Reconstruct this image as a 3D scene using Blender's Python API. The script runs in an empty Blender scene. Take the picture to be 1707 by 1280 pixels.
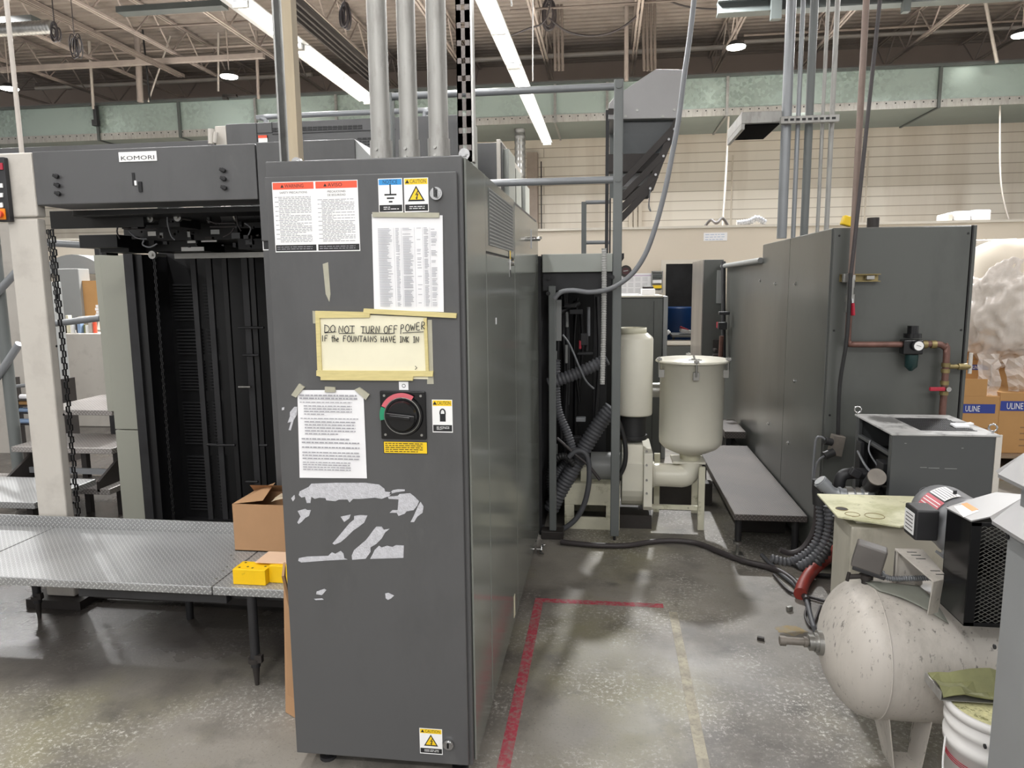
import bpy, random
from math import *
from mathutils import Vector, Matrix, noise
random.seed(7)
S = bpy.context.scene
COL = S.collection

# ---------------- camera ----------------
FPX = 1200.0; CX, CY = 853.5, 640.0; CAMZ = 1.6
def _n(v): return v.normalized()
_d = _n(Vector((1012-CX, 470-CY, FPX)))
_v = _n(Vector((942-CX, 9360-CY, FPX))); _v = _n(_v - _d*_d.dot(_v))
_x = _v.cross(_d)
RM = Matrix((_x, _d, -_v))            # rows: world axes in camera space (x right, y down, z forward)
cd = bpy.data.cameras.new('camera'); cam = bpy.data.objects.new('camera', cd); COL.objects.link(cam)
cd.sensor_width = 36.0; cd.lens = FPX/1707.0*36.0; cd.clip_start = 0.05; cd.clip_end = 200
r_ = RM @ Vector((1,0,0)); u_ = RM @ Vector((0,-1,0)); b_ = RM @ Vector((0,0,-1))
cam.matrix_world = Matrix(((r_[0],u_[0],b_[0],0),(r_[1],u_[1],b_[1],0),(r_[2],u_[2],b_[2],CAMZ),(0,0,0,1)))
S.camera = cam
CAMP = Vector((0,0,CAMZ))
# measured points of the photograph placed at their true depth / height
def ray(px,py): return RM @ Vector((px-CX, py-CY, FPX))
def pY(px,py,Y): r=ray(px,py); return CAMP + r*(Y/r[1])
def pZ(px,py,Z): r=ray(px,py); return CAMP + r*((Z-CAMZ)/r[2])
def pX(px,py,X): r=ray(px,py); return CAMP + r*(X/r[0])

# ---------------- world, exposure ----------------
S.view_settings.view_transform = 'Standard'; S.view_settings.look = 'None'
S.view_settings.gamma = 1.0; S.view_settings.exposure = 0.0; S.view_settings.use_curve_mapping = False
w = bpy.data.worlds.new('world'); S.world = w; w.use_nodes = True
bg = w.node_tree.nodes['Background']; bg.inputs[0].default_value = (1.0,0.99,0.985,1); bg.inputs[1].default_value = 0.85
TUBE_POWER = 5.0
def room_lamp(name, loc, sx, sy, power, rot=(0,0,0)):
    l = bpy.data.lights.new(name,'AREA'); l.shape='RECTANGLE'; l.size=sx; l.size_y=sy; l.energy=power; l.color=(1,0.99,0.975)
    o = bpy.data.objects.new(name,l); o.location=loc; o.rotation_euler=rot; COL.objects.link(o); return o
# downward light of the hanging strip rows, then added fill rows without fixtures
room_lamp('strip_and_fill_lamp', (-1.13,2.5,4.12), 0.14, 22.0, 330)
room_lamp('strip_and_fill_lamp', (-3.38,3.5,4.12), 0.14, 14.0, 240)
room_lamp('strip_and_fill_lamp', (3.6,3.5,4.4), 0.14, 22.0, 360)  # from here on added fill, no fixtures built
room_lamp('strip_and_fill_lamp', (-7.5,4.0,4.4), 0.14, 22.0, 330)
room_lamp('strip_and_fill_lamp', (1.2,-2.5,4.3), 6.0, 0.14, 240)

# added upward lamps, not part of the fixtures, brighten the roof deck
for (x,y) in ((-1.13,6.0),(-3.38,6.0),(3.6,8.0),(-7.5,8.0)): room_lamp('added_uplight',(x,y,4.35),0.14,14.0,85,(pi,0,0))
# ---------------- materials ----------------
def lin(c):
    if isinstance(c,str): c=tuple(int(c[i:i+2],16)/255 for i in (0,2,4))
    return tuple((x/12.92 if x<=0.04045 else ((x+0.055)/1.055)**2.4) for x in c)+(1.0,)
def node(t,ty,**kw):
    n=t.nodes.new(ty)
    for k,v in kw.items(): setattr(n,k,v)
    return n
def mat(name, col, rough=0.5, metal=0.0, var=0.12, vs=4.0, bump=0.0, bs=60.0, stretch=(1,1,1), spots=None, alpha=None, emit=None, trans=0.0, spec=0.5, rv=0.0):
    m=bpy.data.materials.new(name); m.use_nodes=True; t=m.node_tree; p=t.nodes['Principled BSDF']
    p.inputs['Roughness'].default_value=rough; p.inputs['Metallic'].default_value=metal
    p.inputs['Specular IOR Level'].default_value=spec
    c=lin(col); p.inputs['Base Color'].default_value=c
    if emit: p.inputs['Emission Color'].default_value=lin(emit[0]); p.inputs['Emission Strength'].default_value=emit[1]; return m
    tc=node(t,'ShaderNodeTexCoord'); mp=node(t,'ShaderNodeMapping'); mp.inputs['Scale'].default_value=stretch
    t.links.new(tc.outputs['Object'],mp.inputs['Vector'])
    nz=node(t,'ShaderNodeTexNoise'); nz.inputs['Scale'].default_value=vs; nz.inputs['Detail'].default_value=6; nz.inputs['Roughness'].default_value=0.6
    t.links.new(mp.outputs[0],nz.inputs['Vector'])
    mr=node(t,'ShaderNodeMapRange'); mr.inputs[1].default_value=0.3; mr.inputs[2].default_value=0.7; mr.inputs[3].default_value=1-var; mr.inputs[4].default_value=1+var
    t.links.new(nz.outputs[0],mr.inputs[0])
    mx=node(t,'ShaderNodeVectorMath',operation='SCALE'); mx.inputs[0].default_value=c[:3]; t.links.new(mr.outputs[0],mx.inputs['Scale'])
    out=mx.outputs[0]
    for sp in (spots or []):
        sc,scale,lo,hi,amt=sp
        n2=node(t,'ShaderNodeTexNoise'); n2.inputs['Scale'].default_value=scale; n2.inputs['Detail'].default_value=8; n2.inputs['Roughness'].default_value=0.65
        t.links.new(mp.outputs[0],n2.inputs['Vector'])
        r2=node(t,'ShaderNodeMapRange'); r2.inputs[1].default_value=lo; r2.inputs[2].default_value=hi; r2.inputs[4].default_value=amt
        t.links.new(n2.outputs[0],r2.inputs[0])
        mm=node(t,'ShaderNodeMix',data_type='RGBA'); mm.inputs['B'].default_value=lin(sc)
        t.links.new(r2.outputs[0],mm.inputs['Factor']); t.links.new(out,mm.inputs['A']); out=mm.outputs['Result']
    t.links.new(out,p.inputs['Base Color'])
    if rv:
        m3=node(t,'ShaderNodeMapRange'); m3.inputs[1].default_value=0.3; m3.inputs[2].default_value=0.7; m3.inputs[3].default_value=rough-rv; m3.inputs[4].default_value=rough+rv
        t.links.new(nz.outputs[0],m3.inputs[0]); t.links.new(m3.outputs[0],p.inputs['Roughness'])
    if bump:
        nb=node(t,'ShaderNodeTexNoise'); nb.inputs['Scale'].default_value=bs; nb.inputs['Detail'].default_value=4
        t.links.new(tc.outputs['Object'],nb.inputs['Vector'])
        bn=node(t,'ShaderNodeBump'); bn.inputs['Strength'].default_value=bump; bn.inputs['Distance'].default_value=0.01
        t.links.new(nb.outputs[0],bn.inputs['Height']); t.links.new(bn.outputs[0],p.inputs['Normal'])
    if alpha is not None: p.inputs['Alpha'].default_value=alpha
    if trans: p.inputs['Transmission Weight'].default_value=trans
    return m

def floor_mat():
    m=bpy.data.materials.new('worn concrete'); m.use_nodes=True; t=m.node_tree; p=t.nodes['Principled BSDF']
    tc=node(t,'ShaderNodeNewGeometry'); P=tc.outputs['Position']
    def nz(scale,detail=8,rough=0.6,off=(0,0,0),st=(1,1,1)):
        mp=node(t,'ShaderNodeMapping'); mp.inputs['Location'].default_value=off; mp.inputs['Scale'].default_value=st; t.links.new(P,mp.inputs[0])
        n=node(t,'ShaderNodeTexNoise'); n.inputs['Scale'].default_value=scale; n.inputs['Detail'].default_value=detail; n.inputs['Roughness'].default_value=rough
        t.links.new(mp.outputs[0],n.inputs[0]); return n.outputs[0]
    def mr(x,a,b,c=0,d=1):
        n=node(t,'ShaderNodeMapRange'); n.inputs[1].default_value=a; n.inputs[2].default_value=b; n.inputs[3].default_value=c; n.inputs[4].default_value=d; t.links.new(x,n.inputs[0]); return n.outputs[0]
    def mix(f,a,b):
        n=node(t,'ShaderNodeMix',data_type='RGBA'); t.links.new(f,n.inputs['Factor'])
        for k,v in (('A',a),('B',b)):
            if isinstance(v,str): n.inputs[k].default_value=lin(v)
            else: t.links.new(v,n.inputs[k])
        return n.outputs['Result']
    def mul(a,b):
        n=node(t,'ShaderNodeMath',operation='MULTIPLY'); t.links.new(a,n.inputs[0])
        if isinstance(b,float): n.inputs[1].default_value=b
        else: t.links.new(b,n.inputs[1])
        return n.outputs[0]
    c=mix(mr(nz(0.9),0.35,0.65),'76726b','918c84')
    c=mix(mr(nz(1.1,off=(5,2,0)),0.5,0.68,0,0.55),c,'86825f')
    c=mix(mr(nz(1.6,off=(1,7,0)),0.47,0.62,0,0.85),c,'57534f')
    c=mix(mr(nz(3.7,off=(8,7,0)),0.58,0.70,0,0.7),c,'4a4743')
    # white scuffed specks gathered in patches
    pat=mr(nz(1.7,off=(3,3,0)),0.47,0.62); sp=mr(nz(55,10,0.8,off=(4,0,0)),0.52,0.60)
    c=mix(mul(mul(pat,sp),0.85),c,'d8d4cd')
    c=mix(mr(nz(90,4,0.6),0.58,0.72,0,0.45),c,'3f3c3a')
    # oily stain along the press, with the platform's shadow painted into it
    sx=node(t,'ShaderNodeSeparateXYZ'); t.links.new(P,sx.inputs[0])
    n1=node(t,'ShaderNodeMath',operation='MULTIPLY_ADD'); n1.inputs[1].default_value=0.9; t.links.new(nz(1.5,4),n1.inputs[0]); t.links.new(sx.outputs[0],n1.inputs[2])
    oil_and_shade=mr(n1.outputs[0],-0.45,0.1,1,0)
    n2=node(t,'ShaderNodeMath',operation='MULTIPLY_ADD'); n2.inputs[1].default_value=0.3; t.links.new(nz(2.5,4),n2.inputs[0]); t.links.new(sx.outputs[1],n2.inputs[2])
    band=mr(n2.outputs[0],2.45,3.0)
    ob=mul(oil_and_shade,band)
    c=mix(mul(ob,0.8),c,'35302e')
    t.links.new(c,p.inputs['Base Color'])
    ro=mr(nz(2.2,off=(9,1,0)),0.35,0.65,0.42,0.62)
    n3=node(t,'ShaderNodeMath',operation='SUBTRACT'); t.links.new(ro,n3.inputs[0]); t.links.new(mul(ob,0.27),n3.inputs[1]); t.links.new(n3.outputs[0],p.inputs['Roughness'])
    bn=node(t,'ShaderNodeBump'); bn.inputs['Strength'].default_value=0.25; bn.inputs['Distance'].default_value=0.004
    t.links.new(nz(70,6,0.7),bn.inputs['Height']); t.links.new(bn.outputs[0],p.inputs['Normal'])
    return m

def plate_mat(name,col,col2,rough=0.38,s=0.034,metal=0.6,dirt=0.0):
    """diamond tread plate: raised lozenges alternating in direction (object x,y; near-vertical faces use x,z)"""
    m=bpy.data.materials.new(name); m.use_nodes=True; t=m.node_tree; p=t.nodes['Principled BSDF']
    tc=node(t,'ShaderNodeTexCoord'); sx=node(t,'ShaderNodeSeparateXYZ'); t.links.new(tc.outputs['Object'],sx.inputs[0])
    def M(op,a,b=None,c=None):
        n=node(t,'ShaderNodeMath',operation=op)
        for i,v in enumerate((a,b,c)):
            if v is None: continue
            if isinstance(v,(int,float)): n.inputs[i].default_value=v
            else: t.links.new(v,n.inputs[i])
        return n.outputs[0]
    yz=M('ADD',sx.outputs[1],sx.outputs[2])
    U=M('DIVIDE',M('ADD',sx.outputs[0],yz),s*1.414); V=M('DIVIDE',M('SUBTRACT',sx.outputs[0],yz),s*1.414)
    fu=M('SUBTRACT',M('FRACT',U),0.5); fv=M('SUBTRACT',M('FRACT',V),0.5)
    par=M('FLOORED_MODULO',M('ADD',M('FLOOR',U),M('FLOOR',V)),2.0)
    ip=M('SUBTRACT',1.0,par)
    a=M('ADD',M('MULTIPLY',fu,par),M('MULTIPLY',fv,ip)); b=M('ADD',M('MULTIPLY',fv,par),M('MULTIPLY',fu,ip))
    d=M('ADD',M('POWER',M('ABSOLUTE',M('DIVIDE',a,0.47)),2.0),M('POWER',M('ABSOLUTE',M('DIVIDE',b,0.15)),2.0))
    h=M('MAXIMUM',M('SUBTRACT',1.0,d),0.0); hh=M('MINIMUM',M('MULTIPLY',h,2.0),1.0)
    mx=node(t,'ShaderNodeMix',data_type='RGBA'); t.links.new(hh,mx.inputs['Factor'])
    nz=node(t,'ShaderNodeTexNoise'); nz.inputs['Scale'].default_value=3.0; nz.inputs['Detail'].default_value=6; t.links.new(tc.outputs['Object'],nz.inputs[0])
    mr=node(t,'ShaderNodeMapRange'); mr.inputs[1].default_value=0.4; mr.inputs[2].default_value=0.62; mr.inputs[4].default_value=0.35+dirt; t.links.new(nz.outputs[0],mr.inputs[0])
    md=node(t,'ShaderNodeMix',data_type='RGBA'); md.inputs['A'].default_value=lin(col); md.inputs['B'].default_value=lin('4a4746'); t.links.new(mr.outputs[0],md.inputs['Factor'])
    t.links.new(md.outputs['Result'],mx.inputs['A']); mx.inputs['B'].default_value=lin(col2)
    t.links.new(mx.outputs['Result'],p.inputs['Base Color']); p.inputs['Metallic'].default_value=metal; p.inputs['Roughness'].default_value=rough
    bn=node(t,'ShaderNodeBump'); bn.inputs['Strength'].default_value=0.7; bn.inputs['Distance'].default_value=0.002
    t.links.new(hh,bn.inputs['Height']); t.links.new(bn.outputs[0],p.inputs['Normal'])
    return m

def block_wall_mat():
    m=bpy.data.materials.new('painted block wall'); m.use_nodes=True; t=m.node_tree; p=t.nodes['Principled BSDF']
    tc=node(t,'ShaderNodeTexCoord'); sx=node(t,'ShaderNodeSeparateXYZ'); cb=node(t,'ShaderNodeCombineXYZ')
    t.links.new(tc.outputs['Object'],sx.inputs[0]); t.links.new(sx.outputs[0],cb.inputs[0]); t.links.new(sx.outputs[2],cb.inputs[1])
    br=node(t,'ShaderNodeTexBrick'); br.inputs['Scale'].default_value=1.0; br.inputs['Brick Width'].default_value=40.0; br.inputs['Row Height'].default_value=0.215
    br.inputs['Mortar Size'].default_value=0.012; br.inputs['Mortar Smooth'].default_value=0.6
    br.inputs['Color1'].default_value=lin('ece5d8'); br.inputs['Color2'].default_value=lin('e9e1d3'); br.inputs['Mortar'].default_value=lin('b3a898')
    t.links.new(cb.outputs[0],br.inputs[0])
    mp=node(t,'ShaderNodeMapping'); mp.inputs['Scale'].default_value=(1.2,1,0.15); t.links.new(tc.outputs['Object'],mp.inputs[0])
    nz=node(t,'ShaderNodeTexNoise'); nz.inputs['Scale'].default_value=1.2; nz.inputs['Detail'].default_value=6; t.links.new(mp.outputs[0],nz.inputs[0])
    mr=node(t,'ShaderNodeMapRange'); mr.inputs[1].default_value=0.45; mr.inputs[2].default_value=0.75; mr.inputs[4].default_value=0.45; t.links.new(nz.outputs[0],mr.inputs[0])
    mx=node(t,'ShaderNodeMix',data_type='RGBA'); mx.inputs['B'].default_value=lin('a08c74'); t.links.new(mr.outputs[0],mx.inputs['Factor']); t.links.new(br.outputs[0],mx.inputs['A'])
    t.links.new(mx.outputs['Result'],p.inputs['Base Color']); p.inputs['Roughness'].default_value=0.75
    return m

def spangle_mat(name,c1,c2,scale=28,rough=0.35,metal=0.25):
    m=bpy.data.materials.new(name); m.use_nodes=True; t=m.node_tree; p=t.nodes['Principled BSDF']
    tc=node(t,'ShaderNodeTexCoord'); v=node(t,'ShaderNodeTexVoronoi'); v.inputs['Scale'].default_value=scale; t.links.new(tc.outputs['Object'],v.inputs['Vector'])
    nz=node(t,'ShaderNodeTexNoise'); nz.inputs['Scale'].default_value=0.7; t.links.new(tc.outputs['Object'],nz.inputs[0])
    mr=node(t,'ShaderNodeMapRange'); mr.inputs[1].default_value=0.42; mr.inputs[2].default_value=0.6; mr.inputs[4].default_value=1.0; t.links.new(nz.outputs[0],mr.inputs[0])
    sp=node(t,'ShaderNodeSeparateColor'); t.links.new(v.outputs['Color'],sp.inputs[0])
    mu=node(t,'ShaderNodeMath',operation='MULTIPLY'); t.links.new(sp.outputs[0],mu.inputs[0]); t.links.new(mr.outputs[0],mu.inputs[1])
    mx=node(t,'ShaderNodeMix',data_type='RGBA'); mx.inputs['A'].default_value=lin(c1); mx.inputs['B'].default_value=lin(c2); t.links.new(mu.outputs[0],mx.inputs['Factor'])
    t.links.new(mx.outputs['Result'],p.inputs['Base Color']); p.inputs['Roughness'].default_value=rough; p.inputs['Metallic'].default_value=metal
    return m

M={}
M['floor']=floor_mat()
M['grey']=mat('grey machine enamel','525253',0.38,0,0.06,1.2,bump=0.03,bs=25,rv=0.05,stretch=(1,1,0.45),spots=[('414141',2.6,0.5,0.7,0.6),('6b6b6a',7,0.6,0.75,0.35)])
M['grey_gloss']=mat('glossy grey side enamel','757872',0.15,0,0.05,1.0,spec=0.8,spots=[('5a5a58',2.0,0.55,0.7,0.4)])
M['grey_dark']=mat('dark green grey enamel','555754',0.28,0,0.08,0.8,bump=0.02,bs=20,stretch=(1,1,0.4),spots=[('3c3d3b',1.8,0.52,0.68,0.6)])
M['grey_light']=mat('light grey paint','8f9190',0.4,0,0.06,2)
M['post_grey']=mat('grey post paint','686c6b',0.4,0,0.08,3)
M['pillar']=mat('off white machine enamel','bfbab2',0.4,0,0.05,2.5,spots=[('96908a',5,0.5,0.72,0.5)])
M['pillar2']=mat('grey green cream enamel','9c9d92',0.35,0,0.05,1.5)
M['cream']=mat('cream enamel','dddacb',0.32,0,0.05,3,spots=[('6b6658',30,0.70,0.76,0.8)])
M['cream_dirty']=mat('stained cream enamel','d0cdb8',0.5,0,0.1,6,spots=[('7a7a50',9,0.56,0.68,0.7),('3d3a32',26,0.66,0.74,0.8)])
M['tank']=mat('scratched grey white paint','c6c0b8',0.42,0,0.1,4,stretch=(1,1,0.3),spots=[('8f8b82',7,0.50,0.68,0.55),('4a4642',26,0.63,0.68,0.85),('57534e',80,0.60,0.66,0.6)])
M['black']=mat('black machine paint','101012',0.45,0,0.3,6)
M['blackgloss']=mat('black gloss plastic','101012',0.22,0,0.1,6)
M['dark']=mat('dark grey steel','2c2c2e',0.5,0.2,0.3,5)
M['dark2']=mat('dark brown steel','34302e',0.55,0.2,0.25,5)
M['rubber']=mat('grey rubber hose','55565a',0.55,0,0.15,10)
M['rubber_dark']=mat('black rubber','262627',0.55,0,0.2,10)
M['cable']=mat('dark cable jacket','3b3637',0.5,0,0.15,10)
M['greycable']=mat('grey flexible conduit','77797d',0.4,0,0.1,10)
M['galv']=mat('galvanised steel','9a9a98',0.36,0.75,0.12,12,spots=[('777672',20,0.5,0.65,0.4)])
M['galv2']=mat('bright galvanised pipe','9d9c98',0.42,0.35,0.10,12,stretch=(1,1,0.25),spots=[('85827e',30,0.5,0.62,0.6)])
M['chrome']=mat('polished metal','c8c8c8',0.18,1,0.05,10)
M['steel']=mat('brushed steel','a3a29e',0.35,0.85,0.1,10)
M['pipe_grey']=mat('painted grey pipe','8a8d90',0.3,0.2,0.05,5)
M['paper']=mat('white paper','e8e8ea',0.7,0,0.02,8,bump=0.1,bs=12)
M['paper_y']=mat('yellowed paper','e4dfc6',0.65,0,0.05,6,bump=0.15,bs=10,spots=[('cfc593',5,0.55,0.75,0.5)])
M['tape']=mat('masking tape','cdbf86',0.5,0,0.1,20,stretch=(1,1,8))
M['cleartape']=mat('frosted tape','a9a695',0.35,0,0.1,20)
M['text']=mat('printed grey text','9a9aa0',0.7,0,0)
M['textk']=mat('black print','1c1c1e',0.6,0,0)
M['ink']=mat('black marker ink','17171c',0.5,0,0)
M['white']=mat('white print','ebebea',0.5,0,0)
M['red']=mat('orange red print','e5583c',0.5,0,0)
M['redlever']=mat('red vinyl lever','a8263a',0.4,0,0.1,20)
M['pink']=mat('faded red plastic','c8606a',0.4,0,0)
M['green']=mat('green plastic','1f8a63',0.4,0,0)
M['blue']=mat('blue print','2f8fd0',0.5,0,0)
M['yellow']=mat('yellow print','ecc61e',0.5,0,0.03,10)
M['yellow_paint']=mat('yellow painted block','f0c20e',0.4,0,0.06,10,spots=[('8a6a20',30,0.64,0.72,0.7)])
M['residue']=mat('torn paper residue','bdbdc2',0.8,0,0.14,90,bump=0.4,bs=200)
M['card']=mat('brown cardboard','ad8763',0.8,0,0.06,5,bump=0.05,bs=40)
M['card2']=mat('tan cardboard','b88d5a',0.8,0,0.06,4)
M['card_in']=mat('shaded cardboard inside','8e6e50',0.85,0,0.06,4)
M['orange']=mat('orange plastic','e8861a',0.4,0,0)
M['copper']=mat('aged copper pipe','6e5048',0.45,0.35,0.25,14)
M['brass']=mat('tarnished brass','8a7c55',0.4,0.6,0.25,20)
M['plate']=plate_mat('galvanised tread plate','9b9c9c','c3c4c4',0.4,0.017,0.4,-0.1)
M['plate_dark']=plate_mat('worn tread plate','57524f','7d7873',0.5,0.017,0.2,0.5)
M['plate_step']=plate_mat('stair tread plate','938e8b','bbb7b4',0.4,0.018,0.4,0.0)
M['deck']=mat('brown primed roof deck','8a817a',0.75,0,0.1,0.8,spots=[('70665f',1.5,0.5,0.7,0.6)])
M['joist']=mat('brown grey steel joist','a1968f',0.6,0.1,0.15,3)
M['joist_dark']=mat('dark bridging steel','70665f',0.6,0.1,0.15,3)
M['conduit_light']=mat('light grey ceiling conduit','b9b2aa',0.5,0.1,0.1,3)
M['girder_green']=mat('grey green steel','474c4b',0.5,0,0.1,3)
M['duct']=spangle_mat('spangled galvanised duct','94a39e','7c8a84',18)
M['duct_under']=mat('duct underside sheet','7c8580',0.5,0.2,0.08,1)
M['wall']=block_wall_mat()
M['office']=mat('painted drywall','d2c8b8',0.8,0,0.03,0.6)
M['sill']=mat('pale trim','cfc9bd',0.6,0,0.03,2)
M['upwall']=mat('brown upper wall','a3958b',0.8,0,0.1,0.5)
M['switchbox']=mat('dusty brown grey switch cover','5f5b58',0.45,0,0.1,8)
M['unitpaint']=mat('scuffed pale unit paint','b9b5a8',0.5,0,0.08,5,stretch=(1,1,0.4),spots=[('8d897c',6,0.5,0.66,0.6),('45423c',28,0.65,0.72,0.7)])
M['cover']=mat('stained cover plate','c6c4a6',0.5,0,0.1,6,spots=[('9a9a70',8,0.48,0.62,0.6),('55523c',30,0.62,0.7,0.7)])
M['stain']=mat('yellow brown floor stain','8f7a4a',0.6,0,0.2,15,spots=[('7b766c',12,0.42,0.6,0.9)])
M['strutdark']=mat('dark galvanised channel','6a6461',0.45,0.4,0.1,8)
M['rusty']=mat('dusty weathered fitting','77716a',0.5,0.3,0.2,14)
M['mattblack']=mat('flat black sheet','0c0c0e',0.95,0,0.1,5,spec=0.05)
M['dropcopper']=mat('dull brown pipe','84736a',0.5,0.2,0.15,8)
M['ribpale']=mat('pale ribbed plastic','a9a9a6',0.45,0,0.05,10)
M['tube']=mat('lit fluorescent tube','ffffff',emit=('ffffff',TUBE_POWER))
M['fixture']=mat('white enamel fixture','d8d9d8',0.35,0,0.03,3)
M['hibay']=mat('lit lamp face','ffffff',emit=('fffdf2',30.0))
M['glassd']=mat('smoked plastic sheet','3c4143',0.25,0,0.1,2,alpha=0.75)
M['hood']=mat('grey aluminium sheet','949393',0.4,0.3,0.08,2,spots=[('898888',2,0.5,0.7,0.5)])
M['redtape']=mat('worn red floor tape','a63a4b',0.6,0,0.15,12,spots=[('8f7f78',45,0.46,0.6,0.75),('7c7570',7,0.5,0.68,0.6)])
M['paletape']=mat('worn pale floor tape','a59e8b',0.65,0,0.12,10,spots=[('807b70',9,0.44,0.62,0.85),('6e6962',50,0.5,0.62,0.5)])
M['redhose']=mat('dusty red hose','8c2f24',0.5,0,0.2,12)
M['bluebar']=mat('blue carton band','2c3f90',0.6,0,0.03,5)
M['bluedrum']=mat('blue plastic drum','0c3566',0.4,0,0.1,5)
M['bluetarp']=mat('pale blue roll','8fa7c8',0.6,0,0.1,5)
M['pail']=mat('white plastic pail','e6e4e2',0.35,0,0.03,5)
M['powder']=mat('speckled pale powder','d3cf9f',0.9,0,0.2,50,spots=[('73713f',45,0.55,0.62,0.8)],bump=0.5,bs=120)
M['crumple']=mat('crumpled green grey sheet','7f8058',0.6,0,0.25,7,bump=0.5,bs=20)
M['crumple2']=mat('dull grey sheet','85877e',0.5,0.1,0.15,7,bump=0.2,bs=15)
M['teal']=mat('dark teal bowl','1d3535',0.3,0,0.1,5)
M['post_fg']=mat('smooth grey steel paint','8d8f90',0.4,0.1,0.05,3)
M['dgrey_box']=mat('dark grey box paint','47494a',0.32,0,0.06,3,spots=[('35322f',5,0.6,0.72,0.5)])
M['boxtop']=mat('dusty box top','a9a9a8',0.5,0,0.12,6,spots=[('3f3e3d',3.5,0.54,0.62,0.8)])
M['motor']=mat('grey motor enamel','7c7d80',0.35,0.1,0.06,5)
M['wood']=mat('weathered wood','8a7762',0.85,0,0.15,6,stretch=(1,6,6))
M['plasticwrap']=mat('clear plastic film','e4dcd6',0.2,0,0.1,5,bump=1.0,bs=14,alpha=0.6)
M['foil']=mat('scuffed metal column','9b9894',0.28,0.7,0.25,3,stretch=(1,1,0.3))
M['machinegreen']=mat('pale grey green panel','9fa39d',0.4,0,0.05,2)

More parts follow.
